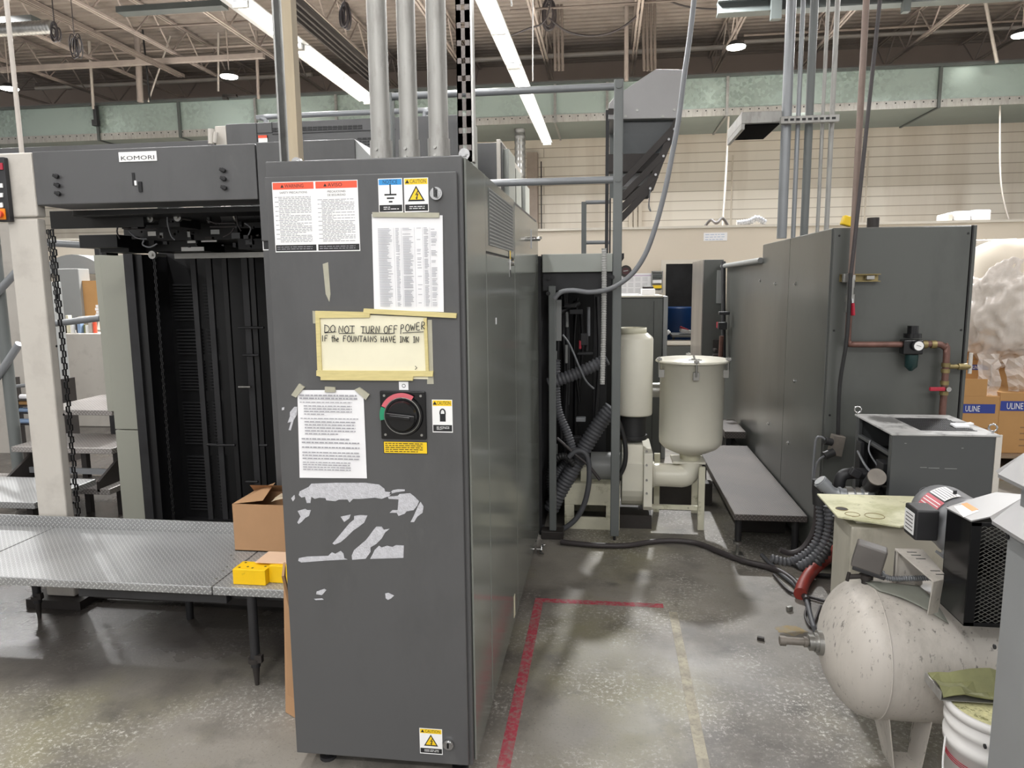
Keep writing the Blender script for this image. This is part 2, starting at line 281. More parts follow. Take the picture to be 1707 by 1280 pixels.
# ---------------- mesh builder ----------------
class MB:
    def __init__(s): s.v=[]; s.f=[]; s.m=[]; s.s=[]
    def add(s,vs,fs,mi=0,sm=False):
        b=len(s.v); s.v+= [Vector(v) for v in vs]
        for f in fs: s.f.append([b+i for i in f]); s.m.append(mi); s.s.append(sm)
        return s
    def box(s,x0,x1,y0,y1,z0,z1,mi=0):
        if x0>x1:x0,x1=x1,x0
        if y0>y1:y0,y1=y1,y0
        if z0>z1:z0,z1=z1,z0
        vs=[(x0,y0,z0),(x1,y0,z0),(x1,y1,z0),(x0,y1,z0),(x0,y0,z1),(x1,y0,z1),(x1,y1,z1),(x0,y1,z1)]
        return s.add(vs,[(0,3,2,1),(4,5,6,7),(0,1,5,4),(1,2,6,5),(2,3,7,6),(3,0,4,7)],mi)
    def obox(s,c,size,R=None,mi=0):
        c=Vector(c); h=[x/2 for x in size]; R=R or Matrix.Identity(3)
        vs=[c+R@Vector((a*h[0],b*h[1],d*h[2])) for d in(-1,1) for a,b in((-1,-1),(1,-1),(1,1),(-1,1))]
        return s.add(vs,[(0,3,2,1),(4,5,6,7),(0,1,5,4),(1,2,6,5),(2,3,7,6),(3,0,4,7)],mi)
    def bar(s,p0,p1,w,t,mi=0,up=(0,0,1)):
        p0=Vector(p0);p1=Vector(p1);d=(p1-p0); L=d.length
        if L<1e-6: return s
        d/=L; u=Vector(up); a=d.cross(u)
        if a.length<1e-3: a=d.cross(Vector((0,1,0)))
        a.normalize(); b=a.cross(d)
        R=Matrix((a,d,b)).transposed()
        return s.obox((p0+p1)/2,(w,L,t),R,mi)
    def ring(s,c,d,r,n):
        d=Vector(d).normalized(); a=d.cross(Vector((0,0,1)))
        if a.length<1e-3: a=d.cross(Vector((1,0,0)))
        a.normalize(); b=d.cross(a)
        return [Vector(c)+a*(r*cos(2*pi*i/n))+b*(r*sin(2*pi*i/n)) for i in range(n)]
    def cyl(s,p0,p1,r,r2=None,n=16,mi=0,cap=True):
        p0=Vector(p0);p1=Vector(p1);d=p1-p0; r2=r if r2 is None else r2
        A=s.ring(p0,d,r,n);B=s.ring(p1,d,r2,n)
        s.add(A+B,[(i,(i+1)%n,n+(i+1)%n,n+i) for i in range(n)],mi,True)
        if cap: s.add(A,[tuple(reversed(range(n)))],mi); s.add(B,[tuple(range(n))],mi)
        return s
    def lathe(s,prof,o,d=(0,0,1),n=32,mi=0,cap=True):
        o=Vector(o);d=Vector(d).normalized(); rings=[s.ring(o+d*h,d,max(r,1e-4),n) for r,h in prof]
        vs=[p for R in rings for p in R]; fs=[]
        for k in range(len(rings)-1):
            for i in range(n): fs.append((k*n+i,k*n+(i+1)%n,(k+1)*n+(i+1)%n,(k+1)*n+i))
        s.add(vs,fs,mi,True)
        if cap: s.add(rings[0],[tuple(reversed(range(n)))],mi); s.add(rings[-1],[tuple(range(n))],mi)
        return s
    def path(s,pts,r,n=8,mi=0,sub=6,rib=None,cap=True):
        P=[Vector(p) for p in pts]
        if sub>1 and len(P)>2:
            Q=[]
            for i in range(len(P)-1):
                a=P[max(i-1,0)];b=P[i];c=P[i+1];d=P[min(i+2,len(P)-1)]
                for k in range(sub):
                    t=k/sub; Q.append(0.5*((2*b)+(c-a)*t+(2*a-5*b+4*c-d)*t*t+(3*b-3*c+d-a)*t**3))
            Q.append(P[-1]); P=Q
        rad=[r]*len(P)
        if rib:
            per,amp=rib; L=[0]
            for i in range(1,len(P)): L.append(L[-1]+(P[i]-P[i-1]).length)
            N=max(4,int(L[-1]/per*4)); Q=[];rad=[];j=0
            for k in range(N+1):
                l=L[-1]*k/N
                while j<len(L)-2 and L[j+1]<l: j+=1
                t=(l-L[j])/max(L[j+1]-L[j],1e-9); Q.append(P[j].lerp(P[j+1],min(t,1))); rad.append(r+amp*(1 if k%4 in(0,1) else -1))
            P=Q
        u=None; rings=[]
        for i,p in enumerate(P):
            d=(P[min(i+1,len(P)-1)]-P[max(i-1,0)]).normalized()
            if u is None:
                u=d.cross(Vector((0,0,1)))
                if u.length<1e-3: u=d.cross(Vector((1,0,0)))
            u=(u-d*u.dot(d)).normalized(); w_=d.cross(u)
            rings.append([p+u*(rad[i]*cos(2*pi*k/n))+w_*(rad[i]*sin(2*pi*k/n)) for k in range(n)])
        vs=[q for R in rings for q in R]; fs=[]
        for k in range(len(rings)-1):
            for i in range(n): fs.append((k*n+i,k*n+(i+1)%n,(k+1)*n+(i+1)%n,(k+1)*n+i))
        s.add(vs,fs,mi,True)
        if cap: s.add(rings[0],[tuple(reversed(range(n)))],mi); s.add(rings[-1],[tuple(range(n))],mi)
        return s
    def poly(s,pts,off,mi=0):
        P=[Vector(p) for p in pts]; o=Vector(off); n=len(P)
        s.add(P+[p+o for p in P],[tuple(reversed(range(n))),tuple(range(n,2*n))]+[(i,(i+1)%n,n+(i+1)%n,n+i) for i in range(n)],mi)
        return s
    def quad(s,a,b,c,d,mi=0): return s.add([a,b,c,d],[(0,1,2,3)],mi)
    def torus(s,c,d,R,r,n=24,k=8,mi=0,a0=0,a1=2*pi):
        c=Vector(c); pts=[]; d=Vector(d).normalized(); a=d.cross(Vector((0,0,1)))
        if a.length<1e-3: a=d.cross(Vector((1,0,0)))
        a.normalize(); b=d.cross(a)
        for i in range(n+1):
            t=a0+(a1-a0)*i/n; pts.append(c+a*R*cos(t)+b*R*sin(t))
        return s.path(pts,r,k,mi,sub=1,cap=(a1-a0)<6.2)
    def text(s,txt,o,h,u=(1,0,0),v=(0,0,1),mi=0,width=None,align='L',off=0.0):
        T=text_geo(txt)
        vs,fs,W=T; sx=h if width is None else width/W
        o=Vector(o);u=Vector(u);v=Vector(v); nrm=u.cross(v).normalized()
        x0={'L':0,'C':-W*sx/2,'R':-W*sx}[align]
        return s.add([o+u*(x0+p[0]*sx)+v*(p[1]*h)+nrm*off for p in vs],fs,mi)
    def build(s,name,mats,parent=None,bevel=0.0,seg=2):
        me=bpy.data.meshes.new(name); loc=parent_loc(parent) if parent else Vector((0,0,0))
        o=bpy.data.objects.new(name,me)
        if parent is None and s.v:
            mn=[min(p[i] for p in s.v) for i in range(3)]; mx=[max(p[i] for p in s.v) for i in range(3)]
            loc=Vector(((mn[0]+mx[0])/2,(mn[1]+mx[1])/2,mn[2])); o.location=loc
        me.from_pydata([p-loc for p in s.v],[],s.f)
        for k in (mats if isinstance(mats,(list,tuple)) else [mats]): me.materials.append(M[k] if isinstance(k,str) else k)
        me.polygons.foreach_set('material_index',s.m); me.polygons.foreach_set('use_smooth',s.s); me.update()
        COL.objects.link(o)
        if parent: o.parent=parent; WL[o.name]=loc
        else: WL[o.name]=loc
        if bevel:
            b=o.modifiers.new('bevel','BEVEL'); b.width=bevel; b.segments=seg; b.limit_method='ANGLE'; b.angle_limit=radians(50)
        return o
WL={}
def parent_loc(p): return WL[p.name]
_tc={}
def text_geo(txt):
    if txt in _tc: return _tc[txt]
    c=bpy.data.curves.new('t','FONT'); c.body=txt; c.resolution_u=2; o=bpy.data.objects.new('t',c); COL.objects.link(o)
    bpy.context.view_layer.update()
    me=bpy.data.meshes.new_from_object(o.evaluated_get(bpy.context.evaluated_depsgraph_get()))
    vs=[(v.co[0],v.co[1]) for v in me.vertices]; fs=[tuple(p.vertices) for p in me.polygons]
    bpy.data.objects.remove(o); bpy.data.curves.remove(c); bpy.data.meshes.remove(me)
    x0=min(v[0] for v in vs); y1=max(v[1] for v in vs)
    vs=[((x-x0)/y1,y/y1) for x,y in vs]; W=max(v[0] for v in vs)
    _tc[txt]=(vs,fs,W); return _tc[txt]
def tag(o,label,cat,group=None,kind=None):
    if label: o['label']=label
    if cat: o['category']=cat
    if group: o['group']=group
    if kind: o['kind']=kind
    return o
def thing(name,label,cat,loc=(0,0,0),group=None,kind=None):
    o=bpy.data.objects.new(name,None); o.empty_display_size=0.05; COL.objects.link(o); o.location=loc; WL[o.name]=Vector(loc)
    return tag(o,label,cat,group,kind)
def dup(root,loc,label=None):
    r=root.copy(); COL.objects.link(r); r.location=loc; WL[r.name]=Vector(loc)
    if label: r['label']=label
    for ch in list(root.children):
        c=ch.copy(); COL.objects.link(c); c.parent=r
        for g in list(ch.children):
            d=g.copy(); COL.objects.link(d); d.parent=c
    return r
def one(mb,name,mats,label,cat,group=None,kind=None,bevel=0.0):
    return tag(mb.build(name,mats,None,bevel),label,cat,group,kind)
def struct(name,mb,mats,label=None,bevel=0.0):
    o=mb.build(name,mats,None,bevel); o['kind']='structure'
    if label: o['label']=label
    return o
# ================= SETTING =================
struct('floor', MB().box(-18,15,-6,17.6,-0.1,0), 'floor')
struct('wall_back', MB().box(-18,15,17.5,17.7,0,5.35), 'wall')
struct('wall_back', MB().box(-18,15,17.5,17.7,5.35,6.75), 'upwall')
# corrugated roof deck, ribs run left-right
d=MB(); y=-6.0; prof=[]
while y<17.6:
    prof+=[(y,6.6),(y+0.09,6.6),(y+0.115,6.645),(y+0.175,6.645)]; y+=0.2
vs=[];fs=[]
for (yy,z) in prof: vs+=[(-18,yy,z),(15,yy,z)]
for i in range(len(prof)-1): fs.append((2*i,2*i+1,2*i+3,2*i+2))
d.add(vs,fs); struct('ceiling', d,'deck')
# inner office block with pass-through opening
OY=9.5; OT=2.26
oa=pY(1110,440,OY); ob=pY(1158,568,OY)
w_=MB(); w_.box(-18,oa.x,OY,OY+0.12,0,OT); w_.box(ob.x,15,OY,OY+0.12,0,OT); w_.box(oa.x,ob.x,OY,OY+0.12,oa.z,OT); w_.box(oa.x,ob.x,OY,OY+0.12,0,ob.z)
struct('wall_inner', w_, 'office')
struct('trim_1', MB().box(-18,15,OY-0.03,OY+0.2,OT,OT+0.03), 'sill')
t_=MB(); t_.box(oa.x-0.06,oa.x,OY-0.03,OY+0.1,ob.z-0.05,oa.z+0.05); t_.box(oa.x,ob.x+0.2,OY-0.03,OY+0.1,oa.z,oa.z+0.05); t_.box(oa.x,ob.x+0.3,OY-0.08,OY+0.14,ob.z-0.05,ob.z)
struct('window_1', t_, 'sill')
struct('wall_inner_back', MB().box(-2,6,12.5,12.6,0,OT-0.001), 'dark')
struct('ceiling_inner', MB().box(-18,15,OY+0.201,12.7,OT-0.0,OT+0.03), 'office')
for i,x in enumerate((pY(1150,300,17.4).x,pY(1225,300,17.4).x,pY(905,300,17.4).x,pY(380+0,300,17.4).x)):
    pass
# downspout piers on the back wall
for px in (1052,1060,1068): struct('trim_2', MB().box(pY(px-3,300,17.4).x,pY(px+3,300,17.4).x,17.38,17.5,0,4.4),'office')
struct('trim_3', MB().box(pY(880,300,17.4).x,pY(897,300,17.4).x,17.2,17.5,0,4.6),mat('taupe column paint','9d9085',0.7))

# ---- steel joists ----
def joist(x,y0,y1,zb,zt,pitch,m='joist'):
    b=MB()
    for s_ in(-0.03,0.03):
        b.box(x+s_-0.018,x+s_+0.018,y0,y1,zb,zb+0.035); b.box(x+s_-0.018,x+s_+0.018,y0,y1,zt-0.035,zt)
    y=y0;up=True
    while y<y1-pitch/2:
        a=(x,y,zb+0.02 if up else zt-0.02); c=(x,y+pitch/2,zt-0.02 if up else zb+0.02)
        b.bar(a,c,0.022,0.022); y+=pitch/2; up=not up
    o=struct('roof_joist',b,m); o['label']='brown grey open web steel joist under the roof deck'; o['group']='roof joists'
    return o
for k in range(-9,6): joist(2.25+1.75*k,8.0,17.45,6.0,6.58,1.1)
def girder(y,x0,x1,zb,zt,pitch):
    b=MB(); b.box(x0,x1,y-0.06,y+0.06,zb-0.05,zb); b.box(x0,x1,y-0.06,y+0.06,zt,zt+0.05)
    x=x0;up=True
    while x<x1:
        b.bar((x,y,zb if up else zt),(x+pitch/2,y,zt if up else zb),0.06,0.06); x+=pitch/2; up=not up
    b.box(x0,x1,y-0.02,y+0.02,zb-0.2,zb-0.17)
    struct('roof_girder',b,'joist','long truss girder crossing beneath the roof joists above the duct')
girder(16.6,-18,15,5.25,5.95,1.9)
struct('support_beam',MB().box(pY(1195,40,11).x,15,10.9,11.1,5.28,5.30).box(pY(1195,40,11).x,15,10.98,11.02,5.30,5.44).box(pY(1195,40,11).x,15,10.9,11.1,5.44,5.46).box(pY(1283,0,11).x,pY(1300,0,11).x,10.85,10.95,5.15,6.6).box(pY(1500,0,11).x,pY(1512,0,11).x,10.85,10.95,5.15,6.6),'girder_green','grey green beam with two drop posts at the upper right')
struct('support_beam',MB().box(pY(200,20,11).x,pY(375,5,11).x,10.9,11.1,pY(300,18,11).z,pY(300,8,11).z),'girder_green','short grey green beam at the upper left beside the strip light')
struct('support_beam',MB().box(-18,pY(60,30,11).x,10.9,11.1,pY(30,45,11).z,pY(30,30,11).z),'girder_green','grey green beam end at the far upper left corner')
struct('support_beam',MB().box(pY(0,118,13.6).x,pY(440,90,13.6).x,13.55,13.65,pY(200,110,13.6).z,pY(200,102,13.6).z),'joist','flat brown beam crossing behind the left hanging conduits')
# bridging and pipes that cross the hall
def xpipe(px0,py0,px1,py1,Y,r,m,label,name='ceiling_pipe'):
    z=(pY(px0,py0,Y).z+pY(px1,py1,Y).z)/2
    one(MB().cyl((pY(px0,py0,Y).x,Y,z),(pY(px1,py1,Y).x,Y,z),r,n=8),name,m,label,'pipe')
xpipe(0,60,470,33,12.6,0.02,'joist_dark','thin dark sprinkler branch pipe at upper left beneath the deck')
xpipe(60,98,470,70,14.6,0.025,'joist','brown branch pipe crossing the left ceiling below the first one')
xpipe(60,150,520,122,15.8,0.045,'conduit_light','pale sprinkler main crossing just above the left part of the duct')
xpipe(60,143,520,116,15.9,0.03,'joist_dark','dark pipe running right above the pale sprinkler main at left')
xpipe(780,100,1230,78,15.8,0.05,'conduit_light','pale sprinkler main crossing above the sheet metal hood')
xpipe(1240,73,1707,42,15.8,0.04,'conduit_light','pale pipe crossing the right part of the ceiling')
xpipe(1240,60,1707,33,14.9,0.025,'joist_dark','dark thin pipe above the pale one at the right')
xpipe(850,12,1240,0,13.0,0.02,'joist_dark','dark thin pipe at the top centre of the ceiling')
# left spiral duct stub
b=MB(); a=pY(0,50,9.5); c=pY(88,47,9.5)
b.path([(a.x-1,9.5,a.z),(c.x,9.5,a.z)],0.085,16,rib=(0.05,0.003)); one(b,'spiral_duct','galv','short horizontal spiral galvanised duct at the upper left corner','duct')

# ---- big galvanised duct across the hall ----
root=thing('air_duct','large rectangular galvanised duct spanning the hall under the roof','duct',(0,14.5,4.7))
DX0,DX1=-18,15; DZ0,DZ1=4.68,5.36
b=MB().box(DX0,DX1,14.5,16.2,DZ0,DZ1); b.build('duct_body','duct',root)
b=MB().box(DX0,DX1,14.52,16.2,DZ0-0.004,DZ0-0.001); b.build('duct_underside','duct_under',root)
b=MB().box(DX0,DX1,14.42,14.55,DZ1,DZ1+0.05); b.build('top_angle','girder_green',root)
b=MB().box(DX0,DX1,14.482,14.497,DZ0-0.01,DZ0+0.13)
b.build('perforated_strip','galv2',root)
h=MB(); x=-14.5
while x<9:
    for zz in(DZ0+0.09,): h.cyl((x,14.481,zz),(x,14.478,zz),0.014,n=6)
    x+=0.16
h.build('strip_holes','black',root)['kind']='stuff'
for px in (160,297,425,560,655,925,1012,1212,1565):
    x=pY(px,180,14.45).x
    MB().box(x-0.025,x+0.025,14.44,14.5,DZ0-0.02,DZ1+0.03).box(x-0.02,x+0.02,14.45,16.2,DZ0-0.03,DZ0-0.005).build('duct_flange','girder_green' if px in(160,297,1565) else 'galv',root)
# cable and rods dropping to the duct
def rod(px0,py0,px1,py1,Y,r,m,label,name='hanger_rod',cat='rod',group=None):
    A=pY(px0,py0,Y); B=pY(px1,py1,Y)
    if name!='brace_rod': A=B+(A-B)*((6.6-B.z)/(A.z-B.z))
    return one(MB().cyl(A,B,r,n=6),name,m,label,cat,group)
rod(143,-20,156,182,14.35,0.03,'conduit_light','pale rod hanging at left down to the duct clamp')
rod(225,-20,234,170,14.0,0.06,'joist','brown steel post standing above the left duct between two rods','support_post','post')
rod(235,24,250,168,13.9,0.018,'rubber_dark','thin black cable dropping behind the left brown post','hanging_cable','cable')
rod(284,60,247,170,14.3,0.018,'conduit_light','slanting pale brace rod above the duct at left','brace_rod')
rod(364,112,364,152,14.3,0.02,'conduit_light','short pale drop rod beside the left high bay lamp')
rod(427,60,431,165,14.3,0.03,'joist','brown drop rod above the duct left of the cabinet strut')
rod(1045,-20,1044,135,14.2,0.045,'joist','brown drop pipe ending above the duct behind the hood')
rod(1640,-10,1662,105,14.2,0.03,'conduit_light','pale drop rod at the far right above the duct')
rod(850,-20,853,10,9,0.01,'galv','thin suspension wire over the right strip light','hanger_wire','wire')
rod(888,60,888,135,10.0,0.008,'conduit_light','thin wire hanging beside the right strip light','hanger_wire','wire')
b=MB()
for (x,y,r) in ((158,188,.06),(385,170,.05),(1395,118,.05)): pass
MB().obox(pY(160,190,14.38),(0.07,0.08,0.3)).obox(pY(160,205,14.38),(0.12,0.1,0.12)).build('duct_clamp','dark',root)
MB().obox(pY(383,160,14.38),(0.3,0.08,0.05)).obox(pY(376,162,14.38),(0.1,0.08,0.1)).build('duct_clamp','dark2',root)
one(MB().cyl((pY(36,252,3.3).x,3.3,2.228),(pY(36,252,3.3).x,3.3,6.4),0.011,n=12),'vertical_conduit','conduit_light','pale conduit rising from the top of the white press pillar at left','conduit')
# coils of spare cable in the joists
def coil(px,py,Y,R,rr,n,label,sq=1.6):
    b=MB(); c=pY(px,py,Y)
    for i in range(n):
        k=random.uniform(0.8,1.1); dx=random.uniform(-.05,.05); dz=random.uniform(-.04,.04)
        b.path([(c.x+dx+R*k*cos(t)*0.6,c.y+i*0.01,c.z+dz+R*k*sq*sin(t)) for t in [2*pi*j/10 for j in range(11)]],rr,5,sub=3)
    b.cyl((c.x,c.y,c.z+R*sq*0.9),(c.x,c.y,6.6),rr*0.7,n=5)
    one(b,'cable_coil','cable',label,'cable')
coil(125,75,9.5,0.09,0.008,6,'coil of dark cable hanging free at the upper left')
coil(92,55,9.4,0.08,0.012,4,'bundle of dark cable beside the spiral duct end',1.3)
coil(575,25,9.5,0.07,0.012,7,'black cable bundle hanging between the left strip light and pipes',2.0)
coil(915,25,13,0.15,0.018,4,'looped dark cables in the joists at top centre')
one(MB().path([pY(*p,13) for p in((915,30),(945,52),(985,60),(1025,52),(1060,28),(1076,0))],0.018,6),'hanging_cable','cable','black cable drooping in a swag above the hood','cable')
one(MB().path([pY(*p,13.2) for p in((1110,0),(1150,12),(1210,15),(1280,8))],0.014,6),'hanging_cable','cable','thin dark cable sagging right of the long grey conduit','cable')
one(MB().path([pY(*p,12) for p in((850,60),(880,48),(905,38),(917,10),(920,-30))],0.014,6),'hanging_cable','cable','dark cable running to the looped cables at top centre','cable')
for (px,Y,n,lb) in ((930,14.0,3,'left'),(1078,14.0,4,'right')):
    b=MB()
    for i in range(n): b.cyl(pY(px-8+i*7,-20,Y),pY(px-4+i*6,118,Y),0.03,n=6)
    one(b,'conduit_bundle','joist_dark','bundle of brown vertical conduits in the joists, %s of the roof drop pipe'%lb,'conduit')
# long tray converging with the strip light
b=MB(); Zt=5.1
a=pZ(440,-30,Zt); c=pZ(622,132,Zt)
x=(a.x+c.x)/2
for k in range(4): b.box(x-0.16+k*0.09,x-0.13+k*0.09,4,c.y+0.5,Zt,Zt+0.08)
b.box(x-0.16,x+0.15,4,c.y+0.5,Zt+0.07,Zt+0.09); one(b,'cable_tray','dark2','long dark steel channel tray running beside the left strip light','tray')
b=MB(); Zt=5.7; x=pZ(170,65,Zt).x
for k in range(3): b.box(x-0.07+k*0.055,x-0.045+k*0.055,6,14.0,Zt,Zt+0.05)
one(b,'cable_tray','joist_dark','brown channel track running away at the upper left behind the cable coil','tray')

# ---- strip lights (rows of four foot lamps) ----
def fixture(x,y,z,L=2.44,w=0.2,label='',first=None,group='strip lights in the row'):
    r=thing('strip_light',label,'light',(x,y,z),group)
    b=MB(); b.poly([(x-w/2,y,z+0.05),(x-0.04,y,z+0.10),(x+0.04,y,z+0.10),(x+w/2,y,z+0.05),(x+w/2-.005,y,z+0.045),(x+0.03,y,z+0.07),(x-0.03,y,z+0.07),(x-w/2+.005,y,z+0.045)],(0,L-0.01,0)); b.build('reflector','fixture',r)
    for s_ in(-0.045,0.045):
        for k in(0,1): MB().cyl((x+s_,y+0.03+k*L/2,z+0.03),(x+s_,y+L/2-0.03+k*L/2,z+0.03),0.014,n=8).build('tube','tube',r)
    for yy in (y+0.004,y+L/2-0.02,y+L-0.05):
        MB().box(x-0.075,x+0.075,yy,yy+0.035,z+0.005,z+0.06).build('lamp_holder','fixture',r)
    return r
lab={0:'farthest strip light of the centre row, ending below the duct',1:'second farthest strip light of the centre row',2:'third farthest strip light of the centre row, near the photo top',3:'strip light of the centre row cut off by the photo top'}
f0=None
for k in range(7):
    y=13.96-2.46*(k+1); L=lab.get(k,'strip light of the centre row nearer than the photo top edge')
    if f0 is None: f0=fixture(-1.13,y,4.14,label=L)
    else: dup(f0,(-1.13,y,4.14),L)
for k in range(4):
    y=10.40-2.46*(k+1)
    L=['strip light of the left row ending behind the tall conduits','second strip light of the left row, above the press panel','strip light of the left row nearer than the photo edge','nearest strip light of the left row'][k]
    if k==0: f1=fixture(-3.38,y,4.14,label=L,w=0.3,group='strip lights of the left row')
    else: dup(f1,(-3.38,y,4.14),L)
# high bay lamps near the back
def hibay(px,py,Y,label):
    c=pY(px,py,Y); r=thing('high_bay_lamp',label,'lamp',c,'high bay lamps')
    MB().cyl(c+Vector((0,0,0.02)),c+Vector((0,0,0.10)),0.17,0.10,n=20).build('housing','dark',r)
    MB().cyl(c+Vector((0,0,0.0)),c+Vector((0,0,0.019)),0.15,n=20).build('lamp_face','hibay',r)
    MB().cyl(c+Vector((0,0,0.1)),(c.x,c.y,6.6),0.012,n=6).build('hanger_cable','joist',r)
    l=bpy.data.lights.new('high_bay','AREA'); l.shape='DISK'; l.size=0.35; l.energy=80; l.spread=radians(100); o=bpy.data.objects.new('high_bay_light',l); o.location=c-Vector((0,0,0.03)); COL.objects.link(o)
hibay(1227,80,13,'bright high bay lamp left of the right conduit group')
hibay(382,129,13,'bright high bay lamp above the duct at left, near the strip light')
hibay(16,149,13,'bright high bay lamp at the far left edge')
hibay(1704,60,13.5,'high bay lamp cut by the right edge of the photo')
for i,x in enumerate((-10,-4.5,1.0,6.0)):  # added lamps out of view, put here to brighten the back wall
    c=Vector((x,10.3,6.1)); r=thing('high_bay_lamp','added high bay lamp out of view, brightening the back wall','lamp',c,'added high bay row out of view')
    MB().cyl(c+Vector((0,0,0.02)),c+Vector((0,0,0.10)),0.17,0.10,n=20).build('housing','dark',r)
    MB().cyl(c,c+Vector((0,0,0.019)),0.15,n=20).build('lamp_face','hibay',r)
    MB().cyl(c+Vector((0,0,0.1)),(c.x,c.y,6.6),0.012,n=6).build('hanger_cable','joist',r)
    l=bpy.data.lights.new('high_bay','AREA'); l.shape='DISK'; l.size=0.35; l.energy=620; l.spread=radians(150); o=bpy.data.objects.new('high_bay_light',l); o.location=c-Vector((0,0,0.03)); COL.objects.link(o)
# vertical spiral duct near the back wall
one(MB().path([Vector((pY(867,238,15).x,15,4.67)),pY(867,300,15),pY(867,480,15)],0.11,14,sub=1,rib=(0.12,0.004)),'spiral_duct','galv','vertical spiral duct dropping below the big duct left of the strip light end','duct')
one(MB().cyl((pY(902,245,17.3).x,17.3,4.4),(pY(902,245,17.3).x,17.3,1.0),0.015,n=6),'wall_conduit','dark2','thin dark conduit running down the back wall under the strip light','conduit')
for px,lb in((1222,'left'),(1448,'right')):
    one(MB().cyl((pY(px,245,17.3).x,17.3,4.4),(pY(px,245,17.3).x,17.3,1.5),0.02,n=6),'wall_conduit','office','pale conduit down the back wall, %s of the vertical conduit group'%lb,'conduit')
one(MB().path([Vector((pY(1665,200,14.6).x,14.6,4.67)),pY(1667,280,14.4),pY(1672,330,14.4),pY(1683,372,14.4)],0.016,6),'electrical_cable','conduit_light','white cable hanging from the duct at the far right','cable')
one(MB().path([Vector((pY(1214,215,14.6).x,14.6,4.67)),pY(1210,290,14.4),pY(1204,380,14.4)],0.022,6),'electrical_cable','conduit_light','white cable hanging from the duct below the black tray','cable')
# things lying on the office roof
def ro(px,py,Y,b,name,m,label,cat): one(b,name,m,label,cat)
z0=OT+0.03
one(MB().path([(pY(1185,0,9.9).x,9.9,z0+0.02),(pY(1195,0,9.9).x,9.9,z0+0.1),(pY(1205,0,9.8).x,9.8,z0+0.05),(pY(1215,0,9.9).x,9.9,z0+0.12),(pY(1225,0,9.9).x,9.9,z0+0.02)],0.02,6),'cable_coil','dark2','tangled dark cable lying on the inner office roof','cable')
one(MB().path([(pY(1240,0,9.8).x,9.8,z0+0.04),(pY(1262,0,9.8).x,9.8,z0+0.06),(pY(1275,0,9.8).x,9.8,z0+0.10),(pY(1290,0,9.8).x,9.8,z0+0.04)],0.04,8,rib=(0.03,0.004)),'flexible_hose','greycable','short grey hose arched on the inner office roof','hose')
x=pY(1580,380,9.7).x
for i,(px0,px1,zz,lb,mm) in enumerate(((1571,1583,0.10,'small grey carton on the office roof beside the white roll','pillar'),(1584,1612,0.12,'white bundled roll on the inner office roof','paper'),(1613,1645,0.13,'second white bundled roll on the office roof, further right','paper'))):
    one(MB().box(pY(px0,380,9.7).x,pY(px1-1,380,9.7).x,9.6,9.9,z0,z0+zz),'carton' if i==0 else 'bundled_roll',mm,lb,'box' if i==0 else 'roll',bevel=0.02)

room_lamp('inner_room_fill',(1.2,11.0,2.2),0.3,1.0,14)  # added lamp, lifts the blue drum out of the dark
# ================= MAIN ELECTRICAL CABINET =================
CX0,CX1,CY0,CY1,CZ0,CZ1=-1.013,-0.413,2.1,4.33,0.055,1.965
cab=thing('electrical_cabinet','tall dark grey electrical cabinet in the centre, front door covered with notices','cabinet',((CX0+CX1)/2,CY0,0))
b=MB(); b.box(CX0,CX1-0.004,CY0,CY1,CZ0,CZ1); b.build('cabinet_body','grey',cab,0.004)
b=MB(); b.box(CX0+0.004,CX1-0.016,CY0-0.018,CY0-0.002,CZ0+0.01,1.918); door=b.build('front_door','grey',cab,0.003)
FY=CY0-0.0185      # face of the front door
# side panels with seams
ys=[CY0+0.02,2.455,3.225,CY1]
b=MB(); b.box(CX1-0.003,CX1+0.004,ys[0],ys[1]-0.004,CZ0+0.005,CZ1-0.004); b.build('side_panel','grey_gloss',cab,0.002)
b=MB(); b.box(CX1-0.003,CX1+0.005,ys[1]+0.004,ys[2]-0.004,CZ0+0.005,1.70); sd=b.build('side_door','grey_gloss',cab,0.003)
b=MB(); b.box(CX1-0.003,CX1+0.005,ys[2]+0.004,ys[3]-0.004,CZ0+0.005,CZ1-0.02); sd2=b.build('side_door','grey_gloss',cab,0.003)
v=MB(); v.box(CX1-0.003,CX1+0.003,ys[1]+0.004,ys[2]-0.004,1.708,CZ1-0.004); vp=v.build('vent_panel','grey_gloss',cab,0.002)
v=MB()
n=15
for i in range(n+1):
    z=1.735+(1.925-1.735)*i/n; v.box(CX1+0.0035,CX1+0.006,ys[1]+0.07,ys[2]-0.05,z-0.0022,z+0.0022)
k=0
y=ys[1]+0.07
while y<ys[2]-0.05: v.box(CX1+0.0032,CX1+0.0055,y,y+0.006,1.735,1.925); y+=0.026
v.build('vent_grille','grey_light',vp)
MB().box(CX1+0.003,CX1+0.0033,ys[1]+0.07,ys[2]-0.05,1.735,1.925).build('vent_opening','black',vp)
def wing(p,parent,name='wing_handle'):
    b=MB(); p=Vector(p); b.cyl(p,p+Vector((0.03,0,0)),0.012,n=12); q=p+Vector((0.03,0,0))
    b.bar(q+Vector((0,-0.045,-0.006)),q+Vector((0.006,0.045,0.006)),0.012,0.014); b.cyl(q+Vector((0,-0.045,-0.006)),q+Vector((0.02,-0.055,-0.008)),0.007,n=8); b.cyl(q+Vector((0,0.045,0.006)),q+Vector((0.02,0.055,0.008)),0.007,n=8)
    b.box(p.x-0.001,p.x+0.004,p.y-0.012,p.y+0.012,p.z-0.05,p.z+0.05)
    return b.build(name,'chrome',parent)
wing((CX1+0.005,3.95,pX(884,398,CX1).z),sd2); wing((CX1+0.005,4.1,pX(893,912,CX1).z),sd2)
b=MB(); p=pX(853,437,CX1+0.005); b.cyl(p,p+Vector((0.012,0,0)),0.016,n=16); b.build('door_lock','chrome',sd)
